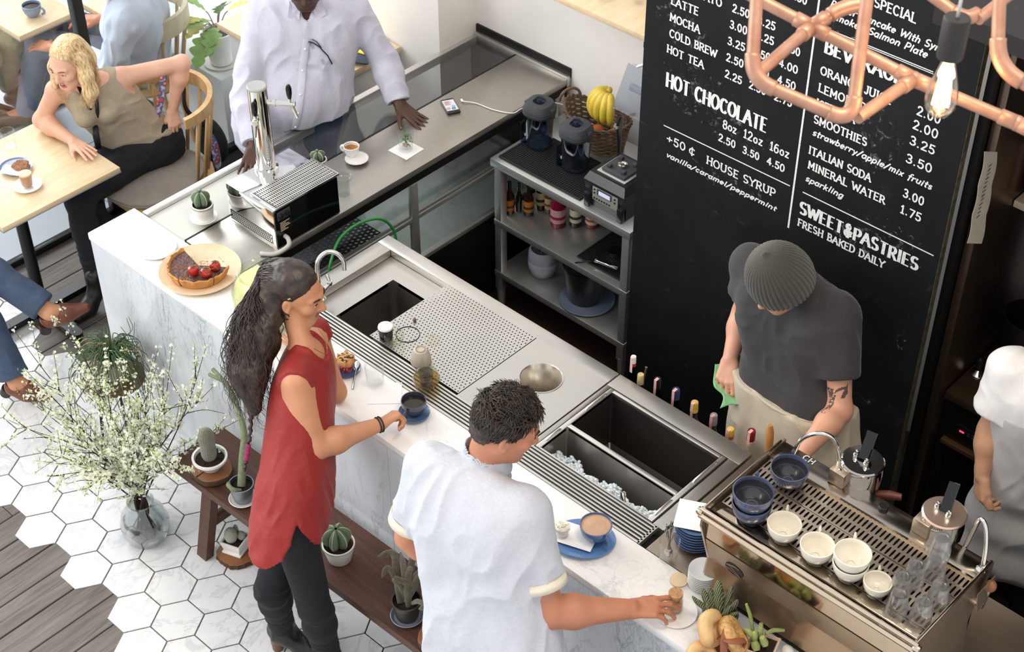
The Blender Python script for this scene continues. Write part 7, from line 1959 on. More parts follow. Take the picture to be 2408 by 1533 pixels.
m0 = atY(1812,1000,.925);t = thing('muddler','pale wooden muddler standing in the bottle rail beside the red capped bottle','muddler',(m0.x+.02,.925,.7065));d_ = V3(m0) - V3(t.location);MB().tube([d_*k/12 for k in range(13)],[.012,.012,.0115,.011,.0105,.0105,.011,.012,.0135,.015,.016,.0155,.008],16).build('shaft',wood('muddler_wood','a8703a','c48d52',3,(8,8,2)),t)
# ------------------------------------------------------------ chalkboard with its lettering
random.seed(301)
YB = 1.60
BXL = atY(1500,350,YB).x;BXR = 3.078
t = thing('chalkboard','tall black chalkboard menu behind the barista','chalkboard',(BXL,YB,0))
BB = NT('blackboard_paint');co = BB.coord((1,1,1));n1 = BB.noise(co,2.5,5,.6,.5);n2 = BB.noise(BB.coord((40,1,3)),2,3);n3 = BB.noise(co,7,6,.7,1.2)
k = BB.ramp(n1,[(.35,C('121315')),(.7,C('1d1f22'))]);k = BB.mix(BB.ramp(n3,[(.60,(0,0,0,1)),(.80,(.22,.22,.22,1))]),k,C('6a6c70'));k = BB.mix(BB.ramp(n2,[(.55,(0,0,0,1)),(.9,(.12,.12,.12,1))]),k,C('3a3c40'))
BB.link(k,BB.b.inputs['Base Color']);BB.set(Roughness=.55,Specular_IOR_Level=.25);BB.bump(n2,.05)
MB().box((BXL,YB,.03),(BXR,YB+.03,2.75)).build('panel',BB.m,t,False,True)
ed = MB();ed.box((BXR,YB+.001,.03),(BXR+.003,YB+.031,2.75));ed.build('worn_edge',mat('worn_edge','4a4330',.8,var=.6,scale=40),t,False,True)
MB().box((BXL+.03,YB+.03,0),(BXL+.07,YB+.07,2.6)).build('support_post',m_blk,t,False,True);MB().box((BXR-.08,YB+.03,0),(BXR-.04,YB+.07,2.6)).build('support_post',m_blk,t,False,True)
CH = NT('chalk');nn = CH.noise(CH.coord(),260,4,.75);mr_ = CH.ramp(nn,[(.26,(.58,.58,.58,1)),(.42,(1,1,1,1))]);CH.b.inputs['Base Color'].default_value = C('e4e4e2');CH.set(Roughness=.95);CH.link(CH.mix(nn,C('d6d6d4'),C('f2f2f0')),CH.b.inputs['Base Color'])
CH.link(CH.ramp(nn,[(.30,C('8e8f90')),(.48,C('f0f0ee'))]),CH.b.inputs['Base Color'])
def a_(cx,cy,rx,ry,a0,a1):return ('a',cx,cy,rx,ry,a0,a1)
GL = {
 'A':(8,[[(0,0),(4,10),(8,0)],[(1.5,3.6),(6.5,3.6)]]),'B':(7,[[(1,0),(1,10)],[(1,10),(3.4,10),a_(3.4,7.6,2.3,2.4,90,-90),(1,5.2)],[(1,5.2),(3.6,5.2),a_(3.6,2.6,2.9,2.6,90,-90),(1,0)]]),
 'C':(7.5,[[a_(4.2,5,3.7,5,45,315)]]),'D':(8,[[(1,0),(1,10)],[(1,10),(3,10),a_(3,5,4.4,5,90,-90),(1,0)]]),'E':(6.5,[[(1,0),(1,10)],[(1,10),(6,10)],[(1,5.2),(5,5.2)],[(1,0),(6,0)]]),'F':(6.2,[[(1,0),(1,10)],[(1,10),(6,10)],[(1,5.2),(5,5.2)]]),
 'G':(8,[[a_(4.2,5,3.7,5,45,350),(5,4.2)]]),'H':(8,[[(1,0),(1,10)],[(7,0),(7,10)],[(1,5),(7,5)]]),'I':(3,[[(1.5,0),(1.5,10)]]),'J':(5,[[(4,10),(4,3),a_(2.2,3,1.8,3,0,-150)]]),'K':(7.5,[[(1,0),(1,10)],[(7,10),(1,4)],[(3,6),(7,0)]]),
 'L':(6,[[(1,0),(1,10)],[(1,0),(6,0)]]),'M':(9,[[(1,0),(1,10),(4.5,3),(8,10),(8,0)]]),'N':(8,[[(1,0),(1,10),(7,0),(7,10)]]),'O':(8.4,[[a_(4.2,5,3.7,5,90,450)]]),'P':(6.8,[[(1,0),(1,10)],[(1,10),(3.4,10),a_(3.4,7.2,2.8,2.8,90,-90),(1,4.4)]]),
 'R':(7.4,[[(1,0),(1,10)],[(1,10),(3.4,10),a_(3.4,7.4,2.6,2.6,90,-90),(1,4.8)],[(3.4,4.8),(7,0)]]),'S':(6.6,[[a_(3.3,7.5,2.6,2.5,40,270),a_(3.3,2.5,2.8,2.5,90,-140)]]),'T':(7.4,[[(3.7,0),(3.7,10)],[(.4,10),(7,10)]]),'U':(8,[[(1,10),(1,3.4),a_(4,3.4,3,3.4,180,360),(7,10)]]),
 'V':(8,[[(0,10),(4,0),(8,10)]]),'W':(11,[[(0,10),(2.8,0),(5.5,8),(8.2,0),(11,10)]]),'Y':(8,[[(0,10),(4,5),(8,10)],[(4,5),(4,0)]]),'&':(8,[[(7,1),(2.4,7.5),a_(3.6,8.2,1.6,1.8,200,-40),(1.6,4),a_(3.4,2.4,2.4,2.4,140,330),(7,5)],[(4,-1),(4,11)]]),
 '0':(6.6,[[a_(3.3,5,2.6,5,90,450)]]),'1':(4.5,[[(1,8),(2.6,10),(2.6,0)],[(1,0),(4.2,0)]]),'2':(6.4,[[a_(3.2,7.3,2.4,2.7,165,-30),(.8,0),(6,0)]]),'3':(6.2,[[a_(3,7.6,2.2,2.4,150,-90),a_(3,2.6,2.6,2.6,90,-150)]]),'4':(6.6,[[(4.6,0),(4.6,10),(.6,3),(6.4,3)]]),'5':(6.2,[[(5.6,10),(1.6,10),(1.2,5.6),a_(3,3.1,2.6,3.1,120,-150)]]),'6':(6.4,[[(5,9.4),a_(3.6,4,2.9,6,100,190),a_(3.2,3,2.4,3,180,-180)]]),'7':(6,[[(.6,10),(5.8,10),(2.4,0)]]),'8':(6.4,[[a_(3.2,7.7,2.1,2.3,-90,270),a_(3.2,2.7,2.6,2.7,90,-270)]]),
 '.':(2.6,[[(1.1,.2),(1.5,.7)]]),'+':(7,[[(3.5,2),(3.5,8)],[(.5,5),(6.5,5)]]),'/':(5,[[(0,-1),(4.6,10)]]),' ':(4,[]),'c/':(6.5,[[a_(3.4,4,2.6,3.4,45,315)],[(3.4,-1),(3.4,9.4)]]),
 'a':(6,[[a_(2.8,3,2.4,3,60,420)],[(5.2,6),(5.2,.8),(6,0)]]),'b':(6,[[(.8,10),(.8,0)],[a_(3.1,3,2.4,3,180,-180)]]),'c':(5.2,[[a_(2.9,3,2.4,3,50,310)]]),'d':(6,[[a_(2.8,3,2.4,3,0,360)],[(5.2,10),(5.2,0)]]),'e':(5.6,[[(.6,3.2),(5,3.2),a_(2.8,3,2.3,3,5,310)]]),'f':(4.4,[[a_(4,8,1.8,2,60,180),(2.2,-2)],[(.4,6),(4.2,6)]]),'g':(6,[[a_(2.8,3,2.3,3,0,360)],[(5.2,6),(5.2,-1),a_(3,-1,2.2,2,0,-150)]]),'h':(6,[[(.8,10),(.8,0)],[(.8,3.6),a_(3,3.8,2.2,2.2,170,0),(5.2,0)]]),'i':(2.6,[[(1.2,6),(1.2,0)],[(1.2,8),(1.5,8.6)]]),'k':(5.6,[[(.8,10),(.8,0)],[(4.8,6),(.8,2.6)],[(2.2,3.6),(5.2,0)]]),'l':(2.4,[[(1.1,10),(1.1,0)]]),'m':(9,[[(.8,6),(.8,0)],[(.8,4),a_(2.6,4,1.8,2,180,0),(4.4,0)],[(4.4,4),a_(6.3,4,1.9,2,180,0),(8.2,0)]]),'n':(6,[[(.8,6),(.8,0)],[(.8,3.8),a_(3,3.8,2.2,2.2,180,0),(5.2,0)]]),'o':(5.8,[[a_(2.9,3,2.3,3,90,450)]]),'p':(6,[[(.8,6),(.8,-3)],[a_(3.1,3,2.4,3,180,-180)]]),'r':(4.4,[[(.8,6),(.8,0)],[(.8,3.6),a_(3,3.8,2.1,2.2,180,50)]]),'s':(4.8,[[a_(2.5,4.5,1.7,1.5,40,270),a_(2.4,1.5,1.9,1.5,90,-140)]]),'t':(4,[[(1.8,9),(1.8,1.2),a_(3,1.4,1.2,1.4,180,290)],[(.2,6),(3.8,6)]]),'u':(6,[[(.8,6),(.8,2.2),a_(3,2.2,2.2,2.2,180,360),(5.2,6)],[(5.2,4),(5.2,0)]]),'v':(5.2,[[(.3,6),(2.6,0),(4.9,6)]]),'w':(7.6,[[(.3,6),(2,0),(3.8,5.4),(5.6,0),(7.3,6)]]),'x':(5.2,[[(.4,6),(4.8,0)],[(4.8,6),(.4,0)]]),'y':(5.4,[[(.4,6),(2.8,.4)],[(5,6),(1.6,-3)]]),'z':(5,[[(.5,6),(4.5,6),(.5,0),(4.6,0)]])}
def chalk(text,p0,p1,h,style='serif',name='chalk_lettering'):
    """lettering on the board: baseline from p0 to p1 (photo pixels), cap height h in metres"""
    A = atY(*p0,YB);B = atY(*p1,YB);L_ = B.x - A.x;z = (A.z+B.z) / 2;gap = 1.5
    chars = [];i = 0
    while i < len(text):
        k = 'c/' if text[i] == '$' else text[i];chars.append(GL[k]);i += 1
    tot = sum(g[0]for g in chars) + gap * (len(chars)-1);sx = L_ / tot;sz = h / 10
    th,tn = {'serif':(.0066,.0054),'bold':(.0135,.0056),'italic':(.0056,.0052),'num':(.0062,.0058)}[style]
    V = [];F = [];x = 0;y_ = YB - .0012;W_ = []
    def rib(pts):
        for (x0,z0),(x1,z1) in zip(pts,pts[1:]):
            dx,dz = x1 - x0,z1 - z0;l = math.hypot(dx,dz)
            if l < 1e-6:continue
            v = abs(dz) / l;w = (tn+(th-tn)*v) / 2;nx,nz = -dz / l * w,dx / l * w;ex,ez = dx / l * tn * .35,dz / l * tn * .35
            b = len(V);yq = y_ - (b//4%16) * 1e-4;V.extend([(x0+nx-ex,yq,z0+nz-ez),(x0-nx-ex,yq,z0-nz-ez),(x1-nx+ex,yq,z1-nz+ez),(x1+nx+ex,yq,z1+nz+ez)]);F.append((b,b+1,b+2,b+3))
    for w,st in chars:
        jz = rnd(-.25,.25)
        for s_ in st:
            pts = []
            for q in s_:
                if q[0] == 'a':
                    _,cx,cy,rx,ry,a0,a1 = q;n = max(6,int(abs(a1-a0)/18))
                    pts += [(cx+rx*cos(RAD(a0+(a1-a0)*j/n)),cy+ry*sin(RAD(a0+(a1-a0)*j/n)))for j in range(n+1)]
                else:pts.append(q)
            sh = .30 if style == 'italic' else 0
            T2 = [(A.x+(x+u+sh*v)*sx,z+(v+jz)*sz)for u,v in pts];rib(T2)
            if style in ('serif','bold'):
                for (e,f_) in ((0,1),(-1,-2)):
                    (u,v),(u2,v2) = pts[e],pts[f_]
                    if abs(v-v2) > abs(u-u2) * .8 and (abs(v)<.05 or abs(v-10)<.05):q = .95 if style == 'serif' else 1.1;rib([(A.x+(x+u-q)*sx,z+(v+jz)*sz),(A.x+(x+u+q)*sx,z+(v+jz)*sz)])
        x += w + gap
        if not st:W_.append((V[:],F[:]));V.clear();F.clear()
    for v,f in W_ + [(V,F)]:link_mesh(name,v,f,CH.m,t,smooth=False,at_world=True)
q4 = lambda x,y:(1480+x/2.948,y/2.948);q5 = lambda x,y:(1888+x/2.948,y/2.948)
c4 = lambda tx,a,b,h,st='serif':chalk(tx,q4(*a),q4(*b),h,st)
c5 = lambda tx,a,b,h,st='serif':chalk(tx,q5(*a),q5(*b),h,st)
c4('MACCHIATO',(285,-105),(640,48),.031);c4('LATTE',(290,27),(478,104),.031);c4('MOCHA',(282,143),(487,226),.031);c4('COLD BREW',(280,255),(605,393),.031);c4('HOT TEA',(262,358),(515,474),.031)
c4('HOT CHOCOLATE',(255,598),(950,912),.060,'bold')
c4('8oz',(648,885),(742,924),.036,'num');c4('12oz',(790,950),(922,1008),.036,'num');c4('16oz',(972,1035),(1105,1094),.036,'num')
c4('2.50',(618,975),(735,1020),.030,'num');c4('3.50',(785,1060),(900,1104),.030,'num');c4('4.50',(952,1138),(1075,1186),.030,'num')
c4('+50',(258,985),(388,1042),.034,'num');c4('$',(412,1060),(458,1080),.036,'num');c4('HOUSE SYRUP',(535,1143),(1012,1352),.034);c4('vanilla/caramel/peppermint',(255,1092),(1015,1450),.022,'italic')
for tx,a,b in (('2.50',(715,78),(832,122)),('3.00',(697,190),(815,238)),('3.25',(682,302),(800,354)),('2.50',(672,416),(790,466)),('2.25',(663,530),(778,582)),('3.25',(890,160),(1010,210)),('3.25',(880,262),(1000,312)),('3.50',(858,375),(975,424)),('3.50',(848,488),(966,540)),('2.50',(830,608),(945,655)),('3.50',(1110,-18),(1230,30)),('3.50',(1065,338),(1182,388)),('4.00',(1036,458),(1166,508)),('4.50',(1026,570),(1150,624)),('2.75',(1005,688),(1125,738))):c4(tx,a,b,.030,'num')
c5('SPECIAL',(495,40),(782,160),.034);c5('Butter Pancake With Syrup',(190,40),(1010,385),.026,'italic');c5('Smoked Salmon Plate',(196,128),(858,392),.026,'italic')
c5('BEVERAGES',(150,368),(752,610),.052,'bold')
for tx,a,b in (('ORANGE JUICE',(122,512),(612,720)),('LEMONADE',(108,632),(482,790)),('ICED TEA',(92,738),(358,850)),('SMOOTHIES',(76,850),(442,1006)),('ITALIAN SODA',(40,1065),(470,1252)),('MINERAL WATER',(36,1166),(567,1410))):c5(tx,a,b,.031)
c5('strawberry/apple/mix fruits',(66,940),(890,1302),.025,'italic');c5('sparkling',(18,1252),(274,1368),.025,'italic')
for tx,a,b in (('2.00',(788,795),(952,852)),('2.00',(760,893),(934,952)),('3.25',(738,1002),(912,1062)),('3.50',(712,1123),(892,1192)),('3.00',(692,1366),(837,1416)),('1.75',(672,1478),(817,1528))):c5(tx,a,b,.033,'num')
chalk('SWEET&PASTRIES',(1880,503),(2157,632),.052,'bold');chalk('FRESH BAKED DAILY',(1876,530),(2079,629),.031)
V = [];F = []
def rule(p0,p1,w=.005):
    A = atY(*p0,YB);B = atY(*p1,YB);d = (B-A).normalized();n = Vector((-d.z,0,d.x)) * w / 2;b = len(V);o = Vector((0,-.0012,0));V.extend([A+n+o,A-n+o,B-n+o,B+n+o]);F.append((b,b+1,b+2,b+3))
va = atY(1853,535,YB);vb = atY(1927.8,0,YB);xm = (va.x+vb.x) / 2
V += [(xm-.004,YB-.0012,va.z),(xm+.004,YB-.0012,va.z),(xm+.004,YB-.0012,2.7),(xm-.004,YB-.0012,2.7)];F.append((0,1,2,3))
rule((1561,294),(1858,437));rule(q5(0,1330),(2196,601));rule(q5(160,195),q5(905,498),.004);rule(q5(160,207),q5(905,512),.003)
link_mesh('chalk_rules',V,F,CH.m,t,smooth=False,at_world=True)
SM = NT('chalk_smudge');sn = SM.noise(SM.coord(),28,6,.75,.6);SM.b.inputs['Base Color'].default_value = C('c9cbce');SM.set(Roughness=1.);sr = SM.ramp(sn,[(.56,(0,0,0,1)),(.78,(.55,.55,.55,1))]);tr = SM.new('ShaderNodeBsdfTransparent');mx = SM.new('ShaderNodeMixShader');SM.link(sr,mx.inputs[0]);SM.link(tr.outputs[0],mx.inputs[1]);SM.link(SM.b.outputs[0],mx.inputs[2]);SM.link(mx.outputs[0],SM.out.inputs[0]);SM.link(SM.mix(sn,C('b9bbbe'),C('d9dbde')),SM.b.inputs['Base Color'])
for px,py,sx,sz in ((1640,195,.16,.07),(1700,420,.22,.05),(1600,60,.12,.10),(2060,330,.10,.12),(2050,580,.2,.06),(2040,945,.06,.025),(2140,690,.015,.02),(2138,745,.012,.02),(2120,800,.02,.06),(1720,300,.2,.08),(2000,120,.18,.06),(1640,260,.15,.04),(2085,545,.16,.05)):
    c = atY(px,py,YB);V = [(c.x,YB-.0008,c.z)] + [(c.x+sx*cos(a)*(1+.2*sin(3*a)),YB-.0008,c.z+sz*sin(a)*(1+.2*cos(4*a)))for a in np.arange(18)*2*pi/18]
    link_mesh('chalk_smudge',V,[(0,k+1,(k+1)%18+1)for k in range(18)],SM.m,t,smooth=False,at_world=True)
# ------------------------------------------------------------ steel shelf unit and what stands on it
sx0,sx1,sy0,sy1 = .775,1.60,1.69,2.22
t = thing('shelf_unit','open stainless steel shelf unit left of the chalkboard','shelf',(1.18,1.95,0));SS = steel('shelf_steel','c8cac7',.34,(2,60,60))
MB().box((sx0-.01,sy0-.01,.852),(sx1+.01,sy1,.895),.004).build('top_shelf',SS,t,'auto',True)
for z in (.545,.235):MB().box((sx0,sy0,z-.035),(sx1,sy1,z),.004).build('shelf',SS,t,'auto',True)
for x in (sx0+.003,sx1-.045):
    for y in (sy0+.003,sy1-.045):MB().box((x,y,.12),(x+.042,y+.042,.852),.003).tube([(x+.021,y+.021,.001),(x+.021,y+.021,.03),(x+.021,y+.021,.13)],[.016,.018,.022],16).build('leg',SS,t,'auto',True)
MB().box((sx0+.05,sy1-.012,.24),(sx1-.05,sy1-.008,.85)).build('back_sheet',m_blk,t,False,True)
RUB = mat('rubber_mat','18191b',.6)
def rmat(label,x0,x1,y0,y1,z):
    o = MB();o.box((x0,y0,z),(x1,y1,z+.004),.001);n = int((x1-x0)/.0125);m = int((y1-y0)/.0125)
    for i in range(n):
        for j in range(m):o.box((x0+.004+i*.0125,y0+.004+j*.0125,z+.003),(x0+.0115+i*.0125,y0+.0115+j*.0125,z+.008)) if False else None
    for i in range(n+1):o.box((x0+i*.0125,y0+.002,z+.003),(x0+i*.0125+.003,y1-.002,z+.008))
    for j in range(m+1):o.box((x0+.002,y0+j*.0125,z+.003),(x1-.002,y0+j*.0125+.003,z+.0078))
    o.box((x0-.006,y0-.006,z),(x1+.006,y0,z+.010)).box((x0-.006,y1,z),(x1+.006,y1+.006,z+.010)).box((x0-.006,y0,z),(x0,y1,z+.010)).box((x1,y0,z),(x1+.006,y1,z+.010))
    return tag(o.build('rubber_mat',RUB,None,False),label,'mat')
rmat('black ribbed rubber mat under the blender jugs on top of the shelf unit',.80,1.285,1.715,1.985,.8955);rmat('black rubber mat on the middle shelf',1.27,1.54,1.74,2.0,.5455)
JUG = glass('smoky_jug','b4bfcd',.03,1.4,1.4);LID = mat('lid_rubber','3a3c40',.6,var=.1);HOLD = glass('jug_bracket','c3d2e6',.02,1.3,.5)
for k,(px,py) in enumerate(((1268,338),(1353,392))):
    c = at(px,py,.905);j = thing('blender_jug',('rear','front')[k]+' of the two smoky blender jugs with dark lids on the rubber mat','blender jug',(c.x,c.y,.9045),RAD(8))
    sq = lambda r,z,a:r * (1+.10*abs(sin(2*a))**2)
    MB().lathe([(0,0),(.050,0),(.056,.006),(.064,.175),(.061,.175),(.053,.012),(0,.010)],64,fn=sq).build('jug',JUG,j)
    MB().lathe([(0,.172),(.068,.172),(.072,.178),(.072,.188),(.070,.190),(.073,.194),(.072,.205),(.058,.232),(.030,.236),(.028,.226),(0,.226)],64,fn=sq).build('lid',LID,j)
    MB().lathe([(0,.226),(.018,.226),(.022,.230),(.019,.252),(.017,.254),(0,.252)],28,fn=lambda r,z,a:r*(1+.04*sin(10*a))).build('filler_cap',HOLD,j)
    for q in (-1,1):MB().box((q*.070-.008,-.012,.165),(q*.070+.008,.012,.215),.004).build('lid_clip',LID,j)
    MB().box((-.078,-.036,.0),(-.050,.012,.026),.003).box((-.080,-.040,.0),(-.072,-.004,.11),.003).build('foot_bracket',HOLD,j);MB().box((-.070,-.022,.030),(-.056,-.006,.044),.003).build('bracket_key',mat('white_key','d9e2ec',.3),j)
# blender motor base with its clear hood
c = at(1440,458,.90);bx0 = 1.315;by0 = 1.705
b = thing('blender','black blender motor base with buttons and a raised clear hood beside the chalkboard','blender',(1.42,1.81,.8955));def_ = lambda m,n,mm,s='auto':m.build(n,mm,b,s,True)
BP_ = mat('blender_black','1a1b1e',.3);Z = .8955
mb = MB();V = []
for (x0_,x1_,y0_,y1_,z) in ((bx0,bx0+.225,by0+.02,by0+.235,Z),(bx0,bx0+.225,by0+.015,by0+.235,Z+.085),(bx0-.004,bx0+.229,by0+.004,by0+.24,Z+.135),(bx0+.012,bx0+.213,by0+.026,by0+.225,Z+.172)):V += [(x0_,y0_,z),(x1_,y0_,z),(x1_,y1_,z),(x0_,y1_,z)]
mb.add(V,[(3,2,1,0)]+[(i*4+k,i*4+(k+1)%4,i*4+4+(k+1)%4,i*4+4+k)for i in range(3)for k in range(4)]+[(12,13,14,15)]);def_(mb,'housing',BP_,False)
def_(MB().box((bx0+.045,by0+.008,Z+.045),(bx0+.19,by0+.016,Z+.122),.002),'control_panel',mat('panel_grey','8f9088',.4));def_(MB().box((bx0+.075,by0+.004,Z+.083),(bx0+.155,by0+.010,Z+.113)),'screen_frame',mat('grey_dial_plate','3d4046',.4),False);def_(MB().box((bx0+.085,by0+.002,Z+.088),(bx0+.150,by0+.006,Z+.108)),'display',emit('display_lilac','b9bfd6',.5),False)
for i,(u,v) in enumerate([(.058+.0145*k,.058)for k in range(7)]+[(.058,.085),(.058,.103),(.175,.085),(.175,.103)]):def_(MB().lathe([(0,0),(.0045,0),(.004,.004),(0,.0045)],12,(bx0+u,by0+.008,Z+v),ax=(0,-1,0)),'button',mat('button_dark','2a2b2d',.3))
for x in (bx0+.005,bx0+.195):def_(MB().box((x,by0-.004,Z),(x+.03,by0+.03,Z+.07),.004),'foot',BP_)
def_(MB().box((bx0+.035,by0+.045,Z+.172),(bx0+.195,by0+.205,Z+.178),.01),'seat_plate',SS);def_(MB().box((bx0+.048,by0+.058,Z+.178),(bx0+.182,by0+.192,Z+.192),.018),'seat_pad',LID);def_(MB().lathe([(0,0),(.022,0),(.022,.012),(.014,.014),(.010,.010),(0,.010)],24,(bx0+.115,by0+.125,Z+.192)),'drive_socket',STEELC)
for u,v in ((.075,.085),(.155,.085),(.075,.165),(.155,.165)):def_(MB().box((bx0+u-.010,by0+v-.010,Z+.192),(bx0+u+.010,by0+v+.010,Z+.207),.003),'locating_post',LID)
hy = by0 + .225;def_(MB().tube(bez([(bx0+.01,hy,Z+.15),(bx0+.0,hy+.01,Z+.24),(bx0+.03,hy-.03,Z+.34),(bx0+.07,hy-.07,Z+.42)],16),[.015,.014,.013,.013,.013,.013,.014,.015,.017,.019,.021,.022,.021,.019,.016,.013,.008],12,flat=.5),'hood_arm',BP_);def_(MB().lathe([(0,0),(.013,0),(.013,.008),(0,.009)],20,(bx0+.028,hy-.045,Z+.335),ax=(-.2,-1,.3)),'arm_pivot',STEELC)
HOODM = glass('clear_hood','f3f6fa',.02)
def slab(pts,th_):
    n = unit(np.cross(V3(pts[1])-V3(pts[0]),V3(pts[2])-V3(pts[0])));m = len(pts);V = [V3(p)for p in pts] + [V3(p)+n*th_ for p in pts];return V,[tuple(range(m))[::-1],tuple(range(m,2*m))] + [(i,(i+1)%m,m+(i+1)%m,m+i)for i in range(m)]
hd_ = MB();h0 = V3((bx0+.0,hy+.02,Z+.36));
hd_.add(*slab([(bx0-.02,hy-.02,Z+.40),(bx0+.23,hy-.02,Z+.40),(bx0+.23,hy+.05,Z+.60),(bx0-.0,hy+.05,Z+.60)],.004)).add(*slab([(bx0-.02,hy-.02,Z+.40),(bx0-.0,hy+.05,Z+.60),(bx0+.01,hy+.22,Z+.50),(bx0+.0,hy+.14,Z+.28)],.004)).add(*slab([(bx0+.01,hy+.05,Z+.60),(bx0+.23,hy+.05,Z+.60),(bx0+.23,hy+.22,Z+.50),(bx0+.01,hy+.22,Z+.50)],.004));def_(hd_,'clear_hood',HOODM,False)
def_(MB().tube(bez([(bx0+.05,hy+.05,Z+.605),(bx0+.10,hy+.05,Z+.635),(bx0+.17,hy+.05,Z+.635),(bx0+.22,hy+.05,Z+.605)],14),.010,10,flat=.6),'hood_grip',mat('white_grip','e9e9e6',.3));def_(MB().box((bx0+.04,hy+.01,Z+.50),(bx0+.2,hy+.03,Z+.53),.003),'hood_lip',HOODM)
# wicker basket with fruit
c = at(1378,262,.905);kb = thing('wicker_basket','oval wicker basket of bananas and oranges behind the blender jugs','basket',(1.04,2.115,.8955));WK = mat('wicker','6f5a45',.8,var=.35,scale=50);rx,ry = .145,.088
wk = MB()
for i in range(13):
    u = i / 12;z = .008 + .115 * u;f_ = 1 + .22 * u
    wk.tube([(rx*f_*cos(a),ry*f_*sin(a),z+.035*u*cos(a)**2+.003*sin(12*a+i*pi))for a in np.arange(60)*2*pi/60],.0052,6,closed=True)
for j in range(2):wk.tube([(rx*1.25*cos(a)+.004*sin(14*a+j*pi),ry*1.25*sin(a),.130+.035*cos(a)**2+.007*cos(14*a+j*pi))for a in np.arange(110)*2*pi/110],.0062,6,closed=True)
for i in range(24):a = i * 2 * pi / 24;wk.tube([(rx*cos(a)*.98,ry*sin(a)*.98,.004),(rx*1.2*cos(a),ry*1.2*sin(a),.12+.035*cos(a)**2)],.004,6)
wk.lathe([(0,0),(.145,0),(.145,.006),(0,.006)],40,fn=lambda r,z,a:r*(1 if r<.01 else math.hypot(cos(a),.60*sin(a))));wk.build('woven_body',WK,kb)
MB().tube([(rx*1.25*cos(u),0,.15+.085*sin(u))if False else(-.17+.02*cos(u),.05*cos(u),.165+.055*sin(u))for u in np.linspace(0,pi,16)],.007,8).build('handle',WK,kb)
BAN = NT('banana_skin');bn1 = BAN.noise(BAN.coord(),12,3);bn2 = BAN.noise(BAN.coord(),60,3);BAN.link(BAN.mix(BAN.ramp(bn2,[(.66,(0,0,0,1)),(.74,(.7,.7,.7,1))]),BAN.ramp(bn1,[(.3,C('c9b23a')),(.6,C('e6c84a')),(.8,C('b9b848'))]),C('6a4a20')),BAN.b.inputs['Base Color']);BAN.set(Roughness=.45)
TIPM = mat('banana_tip','4a3a20',.8);hub = V3((1.10,2.13,1.165))
bb_ = thing('banana_bunch','bunch of ripe yellow bananas in the wicker basket','bananas',tuple(hub))
for k in range(9):
    a = 2.0 + k * .42;d = V3((cos(a),sin(a)*.55-.25,0));s_ = rnd(.9,1.05);rr_ = .085 * s_
    pts = bez([hub+V3((rnd(-.008,.008),rnd(-.008,.008),0)),hub+d*rr_*.55+V3((0,0,.018)),hub+d*rr_*1.05-V3((0,0,.018)),hub+d*rr_*1.15-V3((0,0,.075)),hub+d*rr_*.9-V3((0,0,.122))],16)
    o = bb_;MB().tube(pts,[.006,.0075,.011,.0155,.018,.019,.0195,.0195,.0195,.0195,.019,.0185,.0175,.016,.013,.008,.005],8).build('banana',BAN.m,o,True,True);MB().tube([pts[-1],pts[-1]+(pts[-1]-pts[-2])*.5],.0048,8).build('banana_tip',TIPM,o,'auto',True)
for k,(x,y,z) in enumerate(((1.08,2.06,.945),(1.135,2.085,.945),(.97,2.09,.945),(1.03,2.13,.940),(1.11,2.16,.940))):
    o = MB().ball((0,0,0),(.036,.036,.034),0,24,14).build('orange',mat('orange_peel','d9772a',.45,var=.1,scale=30,bump=.4,bscale=260,bdist=.002));o.location = (x,y,z);tag(o,'one of the oranges under the bananas in the wicker basket','orange','oranges in the wicker basket')
# bottles on the middle shelf
BOT = [(1198,500,'b9642c','3a2a18',.024,.17,'small bottle with an orange label at the left end of the middle shelf'),(1220,495,None,'2a2418',.016,.15,'slim dark bottle between two orange labelled bottles'),(1243,503,'cf7f36','3a2a18',.025,.17,'bottle with a bright orange label and cream print'),(1272,488,'c9b58a','2a2a1c',.027,.20,'dark bottle with a black and cream label'),(1290,497,'d9b58c','7a5a2c',.020,.17,'narrow amber bottle half hidden behind the pink labelled one'),(1312,528,'d9a4a0','9a1f3a',.037,.21,'large ruby red bottle with a pink label'),(1353,528,'ded6bd','3a3a22',.030,.20,'olive bottle with a cream label'),(1392,530,'d9c4a0','9a4a3a',.033,.17,'reddish jar with a cream label at the right of the bottle row')]
for px,py,lc,gc_,r,h,lab in BOT:
    c = at(px,py,.5455);c.y = max(c.y,sy0+r+.02);o = thing('bottle',lab,'bottle',(c.x,c.y,.5458),0,'bottles on the middle shelf')
    MB().lathe([(0,0),(r*.95,0),(r,.005),(r,h*.58),(r*.55,h*.74),(r*.42,h*.8),(r*.42,h),(0,h)],28).build('bottle_glass',mat('tinted_'+gc_,gc_,.08,var=.15,Transmission_Weight=.3),o);MB().lathe([(r*.46,h*.93),(r*.46,h*1.06),(0,h*1.06)],20,cap=False).build('cap',BLKP,o)
    if lc:MB().lathe([(r*1.012,h*.14),(r*1.012,h*.50)],28,cap=False).build('label',mat('label_'+lc,lc,.6,var=.15,scale=30),o);MB().lathe([(r*1.018,h*.24),(r*1.018,h*.32)],28,cap=False).build('label_band',mat('label_band_'+gc_,gc_,.6),o)
c = at(1410,606,.56);o = thing('tamper_handle','chrome handled portafilter lying on the middle shelf edge','portafilter',(c.x,c.y,.5535));a = V3(at(1400,612,.58));e = V3(at(1452,632,.58));MB().tube([a,a+(e-a)*.15,e],[.011,.008,.009],14).build('grip',CHROME,o,True,True);MB().tube([a+V3((0,0,0)),V3(at(1352,618,.565))],[.007,.004],8).build('lever',BLKP,o,True,True);MB().lathe([(0,0),(.03,0),(.032,.03),(0,.03)],28,tuple(V3(at(1445,600,.5545)))).build('basket_cup',STEELC,o,'auto',True)
